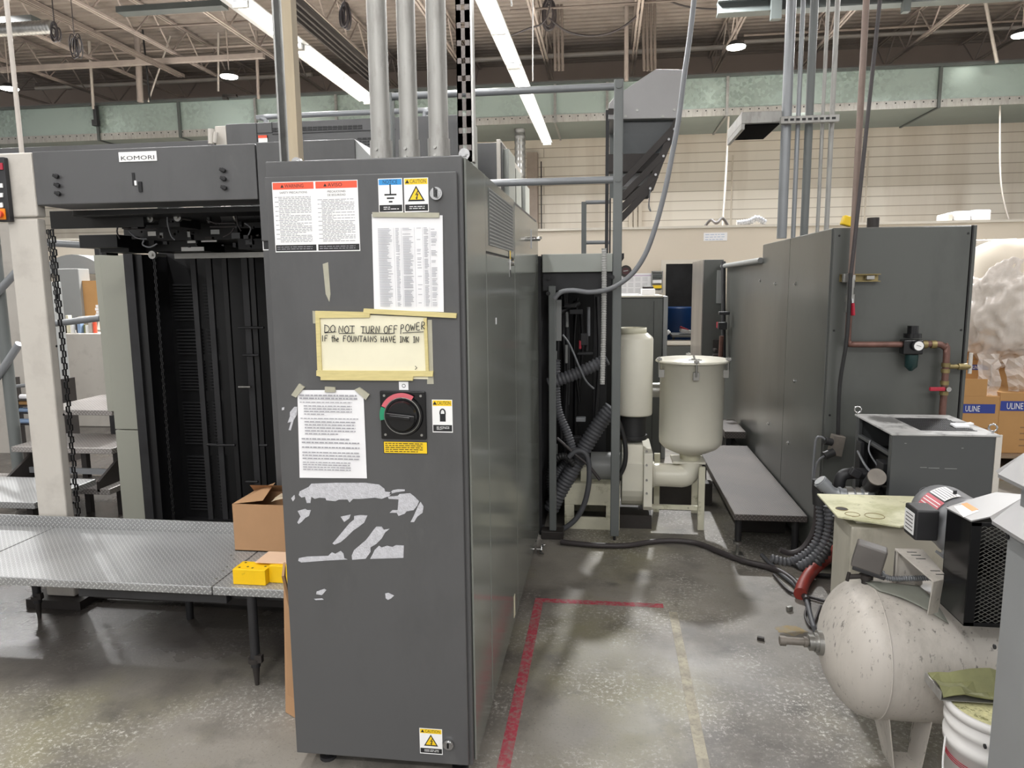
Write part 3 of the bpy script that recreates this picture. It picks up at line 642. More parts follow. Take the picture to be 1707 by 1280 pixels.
b=MB(); p=pX(852,440,CX1+0.0056); b.box(p.x,p.x+0.001,p.y-0.05,p.y-0.02,p.z-0.055,p.z+0.055,0).box(p.x+0.001,p.x+0.0015,p.y-0.05,p.y-0.02,p.z+0.02,p.z+0.055,1).box(p.x+0.001,p.x+0.0015,p.y-0.05,p.y-0.02,p.z-0.055,p.z-0.025,2); b.build('caution_sticker',['white','yellow','textk'],sd)
b=MB(); p=pX(859,1005,CX1+0.0056); b.box(p.x,p.x+0.001,p.y-0.05,p.y-0.01,p.z-0.05,p.z+0.05,0); b.build('caution_sticker','paper_y',sd)
b=MB(); p=pX(827,535,CX1+0.0056); b.box(p.x,p.x+0.001,p.y-0.008,p.y+0.008,p.z-0.012,p.z+0.012); b.build('small_tag','paper',sd)
for (x,y) in ((CX0+0.08,CY0+0.06),(CX1-0.06,CY0+0.06),(CX0+0.08,CY1-0.1),(CX1-0.06,CY1-0.1)):
    MB().cyl((x,y,0),(x,y,0.012),0.028,n=12).cyl((x,y,0.012),(x,y,CZ0),0.009,n=8).build('levelling_foot','dark',cab)

# ---- writing helpers on the door face ----
def fp(px,py,off=0.0): return pY(px,py,FY-off)
def rect(b,x0,x1,z0,z1,off,th,mi): b.box(x0,x1,FY-off-th,FY-off,z0,z1,mi)
def lines(b,x0,x1,z0,z1,n,off,mi,fill=0.93,h=0.45,seed=1,wmin=.012,wmax=.035,indent=0):
    R=random.Random(seed); dz=(z1-z0)/n
    for i in range(n):
        z=z1-(i+0.5)*dz; x=x0+(indent if i%3 else 0); end=x0+(x1-x0)*(fill if R.random()<0.75 else R.uniform(0.3,0.9))
        while x<end:
            w=R.uniform(wmin,wmax)*0.5; w=min(w,end-x); b.quad((x,FY-off,z-dz*h/2),(x+w,FY-off,z-dz*h/2),(x+w,FY-off,z+dz*h/2),(x,FY-off,z+dz*h/2),mi); x+=w+0.0025
def tri(b,cx,cz,h,off,mi): w=h*0.58; b.add([(cx-w,FY-off,cz-h/2),(cx+w,FY-off,cz-h/2),(cx,FY-off,cz+h/2)],[(0,1,2)],mi)
def bolt(b,cx,cz,s,off,mi):
    P=[(0.12,0.5),(-0.22,-0.05),(0.02,0.02),(-0.1,-0.32),(-0.2,-0.3),(-0.02,-0.55),(0.12,-0.25),(0.03,-0.3),(0.2,0.15),(-0.02,0.08),(0.22,0.45)]
    b.add([(cx+x*s,FY-off,cz+z*s) for x,z in P],[tuple(reversed(range(len(P))))],mi)
TM=['white','textk','red','yellow','blue','text']
# WARNING / AVISO sticker
A=fp(449,304); B=fp(524,301); C=fp(596,299); D=fp(597,420); E_=fp(456,422)
x0,x1,x2,z1,z0=A.x,B.x,C.x,A.z,D.z+0.003
x0b=x0+0.008
b=MB(); rect(b,x0b,x2,z0,z1,0,0.0006,0)
for (a_,c_,hd,t1) in((x0b,x1-0.001,'WARNING',['SAFETY PRECAUTIONS']),(x1+0.001,x2,'AVISO',['PRECAUCIONES','DE SEGURIDAD'])):
    rect(b,a_+0.002,c_-0.002,z1-0.022,z1-0.002,0.0006,0.0002,2); cxm=(a_+c_)/2
    tri(b,cxm-0.034,z1-0.012,0.009,0.001,1); b.text(hd,(cxm-0.026,FY-0.001,z1-0.017),0.010,mi=1,width=0.058 if hd=='WARNING' else 0.044)
    zz=z1-0.034
    for s_ in t1: b.text(s_,(cxm,FY-0.001,zz),0.0058,mi=1,width=0.085 if len(s_)>14 else 0.055,align='C'); zz-=0.010
    lines(b,a_+0.006,c_-0.004,z0+0.028,zz+0.002,30,0.001,5,seed=len(hd),indent=0.012)
    rect(b,a_+0.002,c_-0.002,z0+0.003,z0+0.021,0.0006,0.0002,1); lines(b,a_+0.006,c_-0.006,z0+0.006,z0+0.018,2,0.0010,5,h=0.3,seed=9)
b.build('warning_sticker',TM,door)
# NOTICE and CAUTION stickers
def small_sticker(px0,py0,px1,py1,head,col,sym,name):
    a=fp(px0,py0); c=fp(px1,py1); b=MB(); x0,x1,z1,z0=a.x,c.x,a.z,c.z; W=x1-x0;H=z1-z0; m=(x0+x1)/2
    rect(b,x0,x1,z0,z1,0,0.0006,0); rect(b,x0+0.002,x1-0.002,z1-0.19*H,z1-0.002,0.0006,0.0002,col)
    hh=0.11*H
    if head=='NOTICE': b.text(head,(m,FY-0.001,z1-0.155*H),hh,mi=1,width=0.6*W,align='C')
    else: tri(b,x0+0.14*W,z1-0.10*H,hh,0.001,1); b.text(head,(x0+0.25*W,FY-0.001,z1-0.155*H),hh,mi=1,width=0.66*W)
    bz=z0+0.28*H
    rect(b,x0+0.002,x1-0.002,z0+0.003,bz-0.005,0.0006,0.0002,1); lines(b,x0+0.2*W,x1-0.12*W,z0+0.08*H,bz-0.09*H,2 if sym!='lock' else 4,0.001,0,h=0.35,seed=int(px0))
    cz=(bz+z1-0.19*H)/2; g=(z1-0.19*H-bz)
    if sym=='bolt': tri(b,m,cz,0.86*g,0.001,1); tri(b,m,cz-0.02*g,0.64*g,0.0013,3); bolt(b,m+0.002,cz-0.08*g,0.5*g,0.0016,1)
    if sym=='earth':
        rect(b,m-0.002,m+0.002,cz-0.002,cz+0.028,0.0006,0.0004,1)
        for i,w_ in enumerate((0.036,0.022,0.011)): rect(b,m-w_/2,m+w_/2,cz-0.004-i*0.010,cz-0.0005-i*0.010+0.001,0.0006,0.0004,1)
    if sym=='lock':
        rect(b,m-0.3*0.5*W*0.85,m+0.3*0.5*W*0.85+0.002,cz-0.4*g,cz+0.05*g,0.0006,0.0004,1)
        P=[Vector((m+0.001+0.17*W*0.72*cos(t),FY-0.001,cz+0.12*g+0.2*g*sin(t))) for t in [pi*i/10 for i in range(11)]]
        P=[P[0]-Vector((0,0,0.1*g))]+P+[P[-1]-Vector((0,0,0.1*g))]
        b.path(P,0.0022,6,1,sub=1)
    b.build(name,TM,door)
small_sticker(630,298,672,354,'NOTICE',4,'earth','notice_sticker')
small_sticker(673,297,715,353,'CAUTION',3,'bolt','caution_sticker')
small_sticker(720,666,755,721,'CAUTION',3,'lock','caution_sticker')
small_sticker(699,1213,738,1258,'CAUTION',3,'bolt','caution_sticker')
# yellow instruction label below the switch
a=fp(640,736); c=fp(712,756); b=MB(); rect(b,a.x,c.x,c.z,a.z,0,0.0006,3); rect(b,a.x-0.002,c.x+0.002,c.z-0.002,a.z+0.002,0,0.0004,1); lines(b,a.x+0.004,c.x-0.004,c.z+0.002,a.z-0.002,5,0.001,1,h=0.4,seed=4)
b.build('instruction_label',TM,door)
# rotary isolator switch
a=fp(634,651); c=fp(712,732); m=Vector(((a.x+c.x)/2,FY,(a.z+c.z)/2)); hw=(c.x-a.x)/2
b=MB(); b.box(a.x,c.x,FY-0.008,FY,c.z,a.z); sw=b.build('isolator_switch','blackgloss',door,0.003)
b=MB(); b.cyl(m+Vector((0,-0.008,0)),m+Vector((0,-0.016,0)),hw*0.9,hw*0.86,n=40).cyl(m+Vector((0,-0.016,0)),m+Vector((0,-0.03,0)),hw*0.7,hw*0.6,n=40); b.build('switch_dial','blackgloss',sw)
b=MB(); b.bar(m+Vector((-hw*0.62,-0.037,hw*0.08)),m+Vector((hw*0.62,-0.037,-hw*0.05)),0.014,0.016); b.bar(m+Vector((-hw*0.45,-0.046,hw*0.04)),m+Vector((hw*0.45,-0.046,-hw*0.05)),0.004,0.010,up=(0,0,1)); b.build('switch_lever','blackgloss',sw,0.003)
def arc(name,r0,r1,a0,a1,mm,off):
    b=MB(); n=14; vs=[]
    for i in range(n+1):
        t=radians(a0+(a1-a0)*i/n); vs+=[m+Vector((r0*cos(t),-off,r0*sin(t))),m+Vector((r1*cos(t),-off,r1*sin(t)))]
    b.add(vs,[(2*i,2*i+1,2*i+3,2*i+2) for i in range(n)]); b.build(name,mm,sw)
arc('red_off_arc',hw*0.80,hw*0.99,58,155,'pink',0.0172); arc('green_on_arc',hw*0.80,hw*0.99,157,192,'green',0.0172)
b=MB(); b.torus(m+Vector((0,-0.017,0)),(0,1,0),hw*0.78,0.0012,32,6)
for sx in(-1,1):
    for sz in(-1,1): b.cyl(m+Vector((sx*hw*0.8,-0.008,sz*hw*0.85)),m+Vector((sx*hw*0.8,-0.010,sz*hw*0.85)),0.004,n=8)
b.build('switch_ring_and_screws','steel',sw)
# key locks
for i,(px,py,r) in enumerate(((728,323,0.018),(748,1239,0.017))):
    p=fp(px,py); b=MB(); b.cyl(p,p+Vector((0,-0.010,0)),r,n=24).cyl(p+Vector((0,-0.010,0)),p+Vector((0,-0.013,0)),r*0.75,n=24); L=b.build('key_lock','chrome',door)
    q=p+Vector((0,-0.0135,0)); k=MB().box(q.x-0.003,q.x+0.003,q.y-0.001,q.y,q.z-r*0.5,q.z+r*0.5)
    if i==0: k.box(q.x-0.0015,q.x+0.0015,q.y-0.02,q.y,q.z-0.012,q.z+0.014)
    k.build('keyhole','blackgloss',L)
# torn remains of paper stickers (outlines as they are on the door)
def zp(x,y): return fp(470+x*0.296875,620+y*0.296875)
TORN=[[(95,690),(100,670),(150,645),(165,627),(300,622),(470,622),(545,632),(575,655),(580,672),(620,675),(605,695),(560,712),(520,705),(450,712),(400,712),(380,732),(368,715),(320,716),(300,725),(250,720),(245,708),(210,705),(185,712),(165,700),(160,735),(140,735),(130,700),(110,705)],
[(595,700),(650,695),(660,685),(720,680),(745,700),(770,725),(760,750),(740,775),(700,782),(690,795),(655,808),(645,790),(605,790),(620,775),(650,775),(655,715),(600,712)],
[(620,664),(650,658),(690,659),(690,668),(640,675),(600,688)],
[(778,728),(795,755),(790,790),(760,812),(742,842),(722,842),(740,808),(752,780),(765,750)],
[(88,780),(130,768),(142,775),(163,775),(152,808),(130,820),(112,840),(95,853),(86,845),(105,810)],
[(330,812),(386,800),(378,822),(350,842)],
[(406,808),(440,803),(480,805),(462,845),(430,870),(400,890),(360,930),(330,955),(295,969),(284,962),(320,920),(345,890),(380,848),(405,828)],
[(515,885),(530,868),(560,868),(572,885),(605,880),(580,900),(560,935),(530,965),(497,985),(498,1010),(470,1048),(395,1054),(392,1030),(405,1000),(440,970),(470,945),(490,920)],
[(520,1000),(545,975),(560,985),(590,975),(620,982),(640,972),(685,974),(682,1043),(495,1049),(510,1022)],
[(95,1045),(140,1036),(260,1032),(280,1012),(300,1020),(330,1004),(345,1018),(350,1045),(368,1052),(250,1058),(110,1069),(92,1060)],
[(195,1232),(238,1217),(250,1224),(225,1252),(193,1247)],[(180,1273),(225,1270),(235,1278),(190,1280)],
[(580,1243),(598,1239),(630,1255),(612,1272),(595,1279),(583,1270)],
[(45,225),(70,195),(86,195),(84,240),(66,270),(50,328),(38,325),(52,280),(32,285),(45,250)],[(0,200),(14,197),(12,212),(0,215)],[(52,708),(70,690),(74,710),(62,726)]]
for i,P in enumerate(TORN):
    b=MB(); b.poly([zp(x,y) for x,y in P],(0,-0.0008,0)); b.build('torn_paper','residue',door)
b=MB(); b.poly([fp(538,440),fp(547,437),fp(551,490),fp(549,503),fp(543,490)],(0,-0.0005,0)); b.build('tape_scar','cleartape',door)
b=MB(); b.box(*(lambda a,c:(a.x,c.x,FY-0.001,FY,c.z,a.z))(fp(665,636),fp(681,650))); b.torus(fp(673,643,0.0012),(0,1,0),0.005,0.0008,12,4,1); b.build('small_tag',['paper','textk'],door)

# ---- notices taped to the door (sheets of their own) ----
def sheet(name,P,mats,label,th=0.0008,off=0.0022,bow=0.004):
    """slightly bowed sheet through four door-plane points tl,tr,br,bl"""
    tl,tr,br,bl=P; n=8; vs=[];fs=[]
    for j in range(n+1):
        for i in range(n+1):
            u=i/n;v=j/n; p=(tl*(1-u)+tr*u)*(1-v)+(bl*(1-u)+br*u)*v
            vs.append(Vector((p.x,FY-off-bow*sin(pi*u)*0.4*sin(pi*v)**0.5-0.0012*sin(7*u+5*v)*sin(pi*u),p.z)))
    for j in range(n):
        for i in range(n): k=j*(n+1)+i; fs.append((k,k+1+n,k+n+2,k+1))
    N=len(vs); vs2=[v+Vector((0,th,0)) for v in vs]
    b=MB(); b.add(vs,fs,0,True); b.add(vs2,[tuple(reversed(f)) for f in fs],0,True)
    return b
s=thing('printed_notice','white printed table sheet taped below the notice and caution stickers','paper',fp(680,520))
P=[fp(620,357),fp(738,359),fp(740,520),fp(624,516)]
b=sheet('sheet',P,0,''); b.build('sheet','paper',s)
g=MB(); x0,x1=fp(631,380).x,fp(729,380).x; z1,z0=fp(680,380).z,fp(680,511).z
FY_=FY
R=random.Random(3)
n=56
for i in range(n):
    z=z1-(z1-z0)*i/n; dz=(z1-z0)/n
    for (ca,cb,pr) in((0,0.24,1),(0.30,0.37,.9),(0.42,0.60,.85),(0.66,0.74,.3),(0.78,0.86,.9),(0.9,1.0,.7)):
        if R.random()<pr:
            xa=x0+(x1-x0)*ca; xb=x0+(x1-x0)*(ca+(cb-ca)*R.uniform(0.6,1)); y=FY-0.0085
            g.quad((xa,y,z-dz*0.55),(xb,y,z-dz*0.55),(xb,y,z-dz*0.15),(xa,y,z-dz*0.15))
for c_ in (0.27,0.4,0.62,0.76,0.88): g.quad((x0+(x1-x0)*c_,FY-0.0085,z0),(x0+(x1-x0)*c_+0.0006,FY-0.0085,z0),(x0+(x1-x0)*c_+0.0006,FY-0.0085,z1),(x0+(x1-x0)*c_,FY-0.0085,z1))
g.build('printed_table','text',s)
MB().poly([fp(622,354),fp(733,355),fp(733,363),fp(622,362)],(0,-0.009,0)).build('tape_strip','cleartape',s)
MB().poly([fp(608,514),fp(762,522),fp(761,530),fp(607,522)],(0,-0.0095,0)).build('tape_strip','tape',s)

s=thing('handwritten_notice','yellowed sheet with two handwritten marker lines about power and ink','paper',fp(625,633))
P=[fp(529,521),fp(712,529),fp(714,632),fp(534,628)]
b=sheet('sheet',P,0,'',off=0.002); b.build('sheet','paper_y',s)
for pts in ([fp(527,518),fp(618,520),fp(617,529),fp(530,530)],[fp(529,617),fp(723,618),fp(722,627),fp(529,626)],[fp(536,624),fp(690,626),fp(689,634),fp(536,633)],[fp(527,519),fp(534,519),fp(538,628),fp(531,626)],[fp(707,530),fp(712,530),fp(716,625),fp(711,625)]):
    MB().poly(pts,(0,-0.0078-0.0004*random.random(),0)).build('tape_strip','tape',s)
MB().poly([fp(713,533),fp(720,533),fp(723,640),fp(712,640)],(0,-0.001,0)).build('tape_strip','cleartape',s)
MB().poly([fp(521,518),fp(529,519),fp(527,539),fp(522,539)],(0,-0.001,0)).build('tape_strip','cleartape',s)
STR={'D':[[(0,0),(0.05,1)],[(-.05,1),(.4,.95),(.75,.6),(.6,.15),(0,0)]],'O':[[(.4,1),(.05,.75),(0,.3),(.3,0),(.65,.2),(.7,.7),(.4,1)]],'N':[[(0,0),(.05,1),(.6,.05),(.65,1)]],
'T':[[(-.1,1),(.75,.96)],[(.35,.98),(.32,0)]],'U':[[(0,1),(.05,.2),(.3,0),(.55,.2),(.6,1)]],'R':[[(0,0),(.05,1),(.5,.9),(.5,.6),(.05,.5),(.6,0)]],'F':[[(0,0),(.05,1),(.65,.97)],[(.03,.55),(.5,.55)]],
'P':[[(0,-.25),(.08,1),(.5,.95),(.5,.6),(.05,.5)]],'W':[[(0,.9),(.2,0),(.4,.7),(.6,0),(.85,.95)]],'E':[[(.55,1),(.02,.97),(0,0),(.6,.02)],[(0,.5),(.45,.52)]],'I':[[(0,.95),(.4,1)],[(.2,1),(.2,0)],[(0,0),(.42,0)]],'i':[[(.1,1),(.1,0)]],
'H':[[(0,1),(0,0)],[(.55,1),(.55,0)],[(0,.5),(.55,.5)]],'A':[[(0,0),(.3,1),(.6,0)],[(.1,.4),(.5,.4)]],'S':[[(.5,.9),(.2,1),(.05,.7),(.45,.4),(.4,.05),(0,.05)]],'V':[[(0,1),(.3,0),(.6,1)]],'K':[[(0,1),(0,0)],[(.5,1),(.03,.45),(.55,0)]],
't':[[(.2,1),(.2,.1),(.35,0)],[(0,.65),(.5,.68)]],'h':[[(0,1.1),(0,0)],[(0,.45),(.25,.55),(.4,.35),(.4,0)]],'e':[[(0,.3),(.4,.35),(.3,.6),(.05,.45),(.05,.1),(.4,.02)]]}
def hand(b,txt,xpx0,xpx1,ypx0,ypx1,hpx,r=0.0012):
    n=sum(0.45 if c in' ' else (0.35 if c=='i' else 0.8) for c in txt); W=sum(0 if c==' ' else 1 for c in txt)
    tot=0; adv=[]
    for c in txt:
        a=0.55 if c==' ' else (1.05 if c=='W' else 0.55 if c in 'Iith' else 0.85); adv.append(a); tot+=a
    x=0
    for c,a in zip(txt,adv):
        if c in STR:
            for st in STR[c]:
                P=[]
                for (sx,sy) in st:
                    u=(x+sx*0.9)/tot; P.append(fp(xpx0+(xpx1-xpx0)*u, ypx0+(ypx1-ypx0)*u-sy*hpx+random.uniform(-.3,.3),0.0088))
                b.path(P,r,4,sub=2)
        x+=a
t=MB()
hand(t,'DO',541,561,554,554,12); hand(t,'NOT',565,593,555,555,12); hand(t,'TURN OFF',602,665,556,555,12); hand(t,'POWER',668,711,554,548,12)
hand(t,'iF the FOUNTAiNS HAVE INK IN',537,700,569,571,10)
for a_,c_ in(((541,555),(560,553)),((565,556),(591,555)),((603,555),(650,556)),((650,556),(658,555)),((671,555),(706,553))): t.path([fp(*a_,0.0088),fp(*c_,0.0088)],0.0011,4,sub=1)
t.path([fp(692,610,0.0085),fp(695,613,0.0085),fp(692,616,0.0085)],0.0010,4,sub=1)
t.build('handwriting','ink',s)

s=thing('printed_notice','white typed instruction page taped left of the rotary switch','paper',fp(555,797))
P=[fp(496,650),fp(606,650),fp(612,797),fp(500,796)]
b=sheet('sheet',P,0,'',off=0.002,bow=0.004); b.build('sheet','paper',s)
g=MB(); xa,xb=fp(503,700).x,fp(603,700).x
def para(y0,y1,n,ind,seed,hh=0.35,fill=.96):
    lines(g,xa+ind,xb,fp(550,y1).z,fp(550,y0).z,n,0.0082,0,fill,hh,seed)
para(656,666,2,0,1,0.5); para(668,672,1,0,2,fill=.5); para(674,692,4,0.012,3,fill=.85); para(695,699,1,0,4); para(700,725,5,0.012,5,fill=.9); para(728,740,2,0,6); para(742,748,1,0,7); para(751,766,3,0,8); para(768,784,4,0,9,fill=.8)
g.build('printed_lines','text',s)
for pts in ([fp(487,658),fp(500,639),fp(509,645),fp(495,662)],[fp(543,644),fp(560,645),fp(560,653),fp(543,653)],[fp(592,649),fp(600,645),fp(617,657),fp(611,666)]):
    MB().poly(pts,(0,-0.0075,0)).build('tape_strip','cleartape',s)

# ================= CONDUITS AND STRUT ON THE CABINET =================
for i,(px,w_,lb,py0) in enumerate(((636,32,'left of the three thick galvanised conduits rising from the cabinet top',1),(683,30,'middle of the three thick galvanised conduits on the cabinet top',2),(732,32,'right of the three thick galvanised conduits, beside the slotted channel',3))):
    c=pY(px,262,2.3); r=w_/2/1200*2.32; root=thing('galvanised_conduit',lb,'conduit',(c.x,2.3,CZ1),'thick conduits on the cabinet top')
    x=c.x
    MB().cyl((x,2.3,CZ1+0.075),(x,2.3,6.0),r,n=24).build('pipe','galv2',root)
    MB().cyl((x,2.3,CZ1),(x,2.3,CZ1+0.085),r*1.14,n=24).cyl((x,2.3,CZ1),(x,2.3,CZ1+0.008),r*1.35,n=24).build('connector','galv2',root)
    b=MB()
    for dz in(0.03,0.055): b.cyl((x-0.004,2.3-r*1.1,CZ1+dz),(x-0.004,2.3-r*1.14-0.006,CZ1+dz),0.005,n=8)
    b.build('set_screws','steel',root)
c=pY(480,262,2.28); x=pY(491,262,2.25).x
root=thing('strut_channel','steel strut post with wood batten rising from the cabinet top, left end','post',(x,2.25,CZ1))
MB().box(x-0.036,x-0.030,2.22,2.26,CZ1,6).box(x-0.036,x-0.002,2.256,2.262,CZ1,6).box(x-0.008,x-0.002,2.22,2.26,CZ1,6).build('channel','galv',root)
MB().box(x,x+0.03,2.21,2.25,CZ1,6).build('batten',mat('pale batten','a89b84',0.7,0,0.12,6,stretch=(3,3,0.4)),root)
p=pY(493,260,2.2); MB().cyl((p.x,2.215,CZ1+0.012),(p.x,2.2,CZ1+0.012),0.016,n=20).cyl((p.x,2.2,CZ1+0.012),(p.x,2.19,CZ1+0.012),0.009,n=6).build('bolt_washer','chrome',root)
x=pY(778,262,2.24).x
root=thing('strut_channel','slotted steel channel post rising from the right end of the cabinet top','post',(x,2.24,CZ1))
b=MB(); z=CZ1; 
x0,x1=x-0.022,x+0.022
b.box(x0,x0+0.015,2.22,2.223,CZ1,6).box(x1-0.017,x1,2.22,2.223,CZ1,6)
while z<5.9:
    b.box(x0,x1,2.22,2.223,z,z+0.034); z+=0.05
b.box(x0,x0+0.003,2.22,2.262,CZ1,6).box(x1-0.003,x1,2.22,2.262,CZ1,6); b.build('slotted_channel','strutdark',root)
MB().box(x1,x1+0.006,2.215,2.25,CZ1,6).build('edge_strip','steel',root)
MB().cyl((x,2.219,CZ1+0.02),(x,2.20,CZ1+0.02),0.017,n=20).cyl((x,2.2,CZ1+0.02),(x,2.19,CZ1+0.02),0.009,n=6).build('bolt_washer','chrome',root)
# ================= PRESS DELIVERY END (left) =================
KY=3.15
KX0,KX1,KX2=-2.66,-1.56,-1.10
press=thing('printing_press','grey press delivery end with white left pillar and black open interior','printing press',(-2.0,KY,0))
b=MB(); b.box(KX0,KX1-0.003,KY,KY+0.22,1.985,2.228); b.build('header_panel','grey',press,0.004)
b=MB(); b.box(KX1+0.003,KX2,KY,KY+0.22,1.80,2.232); b.build('side_header','grey',press,0.004)
b=MB(); b.box(KX1+0.003,-1.05,KY+0.01,KY+0.2,0,1.797); b.build('inner_column','grey',press,0.004)
b=MB(); b.poly([(KX2,KY+0.01,1.985),(KX2,KY+0.01,2.228),(KX2+0.11,KY+0.01,2.11),(KX2+0.11,KY+0.01,1.985)],(0,0.2,0)); b.build('sloped_end','grey_light',press)
yb=pX(125,862,-2.668).y
b=MB(); b.box(-2.825,-2.668,KY,yb,0.045,1.925); b.build('left_pillar','pillar',press,0.008)
b=MB(); b.box(-3.2,-2.662,KY-0.003,yb,1.932,2.226); b.build('pillar_head','pillar',press,0.008)
b=MB(); b.box(-2.9,-2.6,KY-0.05,yb+0.1,0,0.044); b.build('pillar_foot','dark2',press)
b=MB()
for (x,y) in ((87,428),(90,577),(102,691),(114,807),(118,838)):
    p=pX(x+4,y,-2.667); b.cyl(p,p+Vector((0.002,0,0)),0.006,n=8)
b.build('pillar_screws','black',press)
# operator panel
a=pY(-6,262,KY-0.03); c=pY(17,369,KY-0.03)
b=MB(); b.box(a.x-0.03,c.x,KY-0.03,KY-0.004,c.z,a.z); op=b.build('control_panel','dark',press,0.003)
for (y0,y1,x0,x1,mm,nm) in((272,283,-4,6,'redlever','red_button'),(306,313,0,6,'white','white_button'),(322,329,0,6,'white','white_button'),(338,346,0,6,'white','white_button'),(348,366,-8,11,'orange','stop_plate')):
    p=pY(x0,y0,KY-0.03); q=pY(x1,y1,KY-0.03); MB().box(p.x,q.x,KY-0.036,KY-0.03,q.z,p.z).build(nm,mm,op,0.001)
p=pY(2,357,KY-0.036); MB().cyl(p,p+Vector((0,-0.02,0)),0.014,0.018,n=16).build('stop_button','red',op)
# badge
a=pY(198,254,KY-0.001); c=pY(262,268,KY-0.001)
b=MB(); b.box(a.x,c.x,KY-0.004,KY,c.z,a.z,0); b.text('KOMORI',((a.x+c.x)/2,KY-0.0045,c.z+0.007),0.018,mi=1,width=(c.x-a.x)*0.88,align='C'); b.build('maker_badge',['white','textk'],press)
# header knobs, slot, sticker
for (px,py) in((95,294),(97,309),(98,323),(372,284),(373,298),(374,313)):
    p=pY(px,py,KY); b=MB(); b.cyl(p,p+Vector((0,-0.008,0)),0.011,n=12).obox(p+Vector((0.004,-0.013,0)),(0.028,0.012,0.014),Matrix.Rotation(0.35,3,'Y')); b.build('latch_knob','black',press,0.002)
a=pY(220,288,KY); c=pY(226,309,KY); MB().box(a.x,c.x,KY-0.003,KY,c.z,a.z).build('counter_slot','black',press)
a=pY(224,301,KY-.003); c=pY(228,309,KY-.003); MB().box(a.x,c.x,KY-0.005,KY,c.z,a.z).build('slot_tab','white',press)
a=pY(231,303,KY); c=pY(238,320,KY); MB().box(a.x,c.x,KY-0.006,KY,c.z,a.z).build('small_latch','blackgloss',press)
for (x0,y0,x1,y1) in((437,323,446,357),(437,386,447,417)):
    a=pY(x0,y0,KY+.01); c=pY(x1+8,y1,KY+.01); b=MB(); yy=KY+0.0095 if y0>330 else KY+0.0095
    yy=KY-0.0005 if y0<350 and False else KY+0.0095
    b.box(a.x,c.x,yy-0.001,yy,c.z,a.z,0).box(a.x+.001,c.x-.001,yy-0.0015,yy,a.z-(a.z-c.z)*0.25,a.z-.001,2 if y0<350 else 1).box(a.x+.004,c.x-.004,yy-0.0015,yy,c.z+.004,c.z+(a.z-c.z)*0.5,1); b.build('warning_sticker',TM,press)
# dark upper mechanism
b=MB(); b.box(KX0,-1.06,3.95,4.55,1.86,1.983).box(KX0,-1.06,KY+0.225,3.949,1.955,1.983); b.build('upper_mechanism','black',press,0.004)
R=random.Random(11)
def blk(px0,py0,px1,py1,Y,dep,name,mm='black',bev=0.002):
    a=pY(px0,py0,Y); c=pY(px1,py1,Y); return MB().box(a.x,c.x,Y,Y+dep,c.z,a.z).build(name,mm,press,bev)
blk(262,345,300,378,3.6,0.2,'drive_block','dark'); blk(131,392,196,412,3.7,0.25,'end_motor','black'); blk(165,395,215,420,3.8,0.2,'gripper_block','black')
blk(168,408,178,425,3.85,0.1,'bracket','black'); blk(205,375,440,398,3.9,0.5,'crossbar_block','black'); blk(240,396,330,418,3.95,0.3,'crossbar_block','black'); blk(330,368,440,396,4.2,0.1,'rear_plate','dark2')
blk(395,380,442,415,3.9,0.2,'side_gearbox','dark'); blk(82,352,240,378,3.5,0.02,'front_guard','black')
blk(344,352,350,372,3.58,0.02,'chrome_bracket','dark')
for (px,py,r) in((253,365,0.019),(299,363,0.020),(257,425,0.021)):
    p=pY(px,py,3.55); b=MB(); b.cyl(p,p+Vector((0,-0.02,0)),r*1.0,n=20).cyl(p+Vector((0,-0.02,0)),p+Vector((0,-0.03,0)),r*0.35,n=10).cyl(p,p+Vector((0,0.1,0)),r*0.4,n=8); b.build('roller_end_knob','steel',press)
p=pY(315,355,3.56); MB().torus(p,(0,1,0),0.018,0.005).build('hose_ring','dark',press)
b=MB(); z=pY(390,359,3.6).z; x0=pY(352,0,3.6).x
b.cyl((x0+0.02,3.6,z),(pY(442,359,3.6).x,3.6,z+0.008),0.026,n=16).cyl((x0-0.01,3.6,z-0.002),(x0+0.06,3.6,z),0.033,n=16); b.build('air_cylinder','dark',press)
MB().cyl((x0+0.06,3.6,z),(x0+0.068,3.6,z),0.034,n=16).build('hose_clamp','steel',press)
for (x0,y0,x1,y1,mm) in((246,386,260,393,'steel'),(351,383,366,390,'grey_light'),(266,388,272,397,'grey_light'),(312,386,317,395,'grey_light'),(181,410,194,416,'grey_light'),(335,398,361,403,'white'),(302,412,340,418,'white'),(312,400,326,405,'white')):
    a=pY(x0,y0,3.57 if y0<398 else 3.94); c=pY(x1,y1,3.57 if y0<398 else 3.94); MB().box(a.x,c.x,a.y,a.y+0.004,c.z,a.z).build('small_plate',mm,press)
for i,P in enumerate([[(281,345),(279,368),(285,392),(292,400)],[(380,335),(392,352),(396,372),(402,385)],[(345,367),(360,372),(378,372),(392,372)],[(215,385),(225,395),(236,398),(245,398)],[(200,368),(195,385),(200,398)],[(372,395),(385,388),(390,380)],[(408,372),(418,380),(414,392)],[(205,380),(230,382),(262,381)],[(350,378),(375,378),(395,377)],[(240,400),(238,408),(250,412),(262,406)],[(420,340),(418,352),(424,360)],[(365,345),(372,340),(378,350)]]):
    MB().path([pY(x,y,3.54+0.002*i) for x,y in P],0.004,6,sub=4).build('air_hose','cable' if i%3 else 'greycable',press)
for i in range(46):
    px=R.uniform(205,440); py=R.uniform(350,412); Y=R.uniform(3.55,3.9); p=pY(px,py,Y); s_=R.uniform(0.008,0.03)
    MB().obox(p,(s_*R.uniform(.5,1.6),s_,s_*R.uniform(.4,1.3))).build('mechanism_fitting',R.choice(['black','dark','dark','dark2','blackgloss']),press)
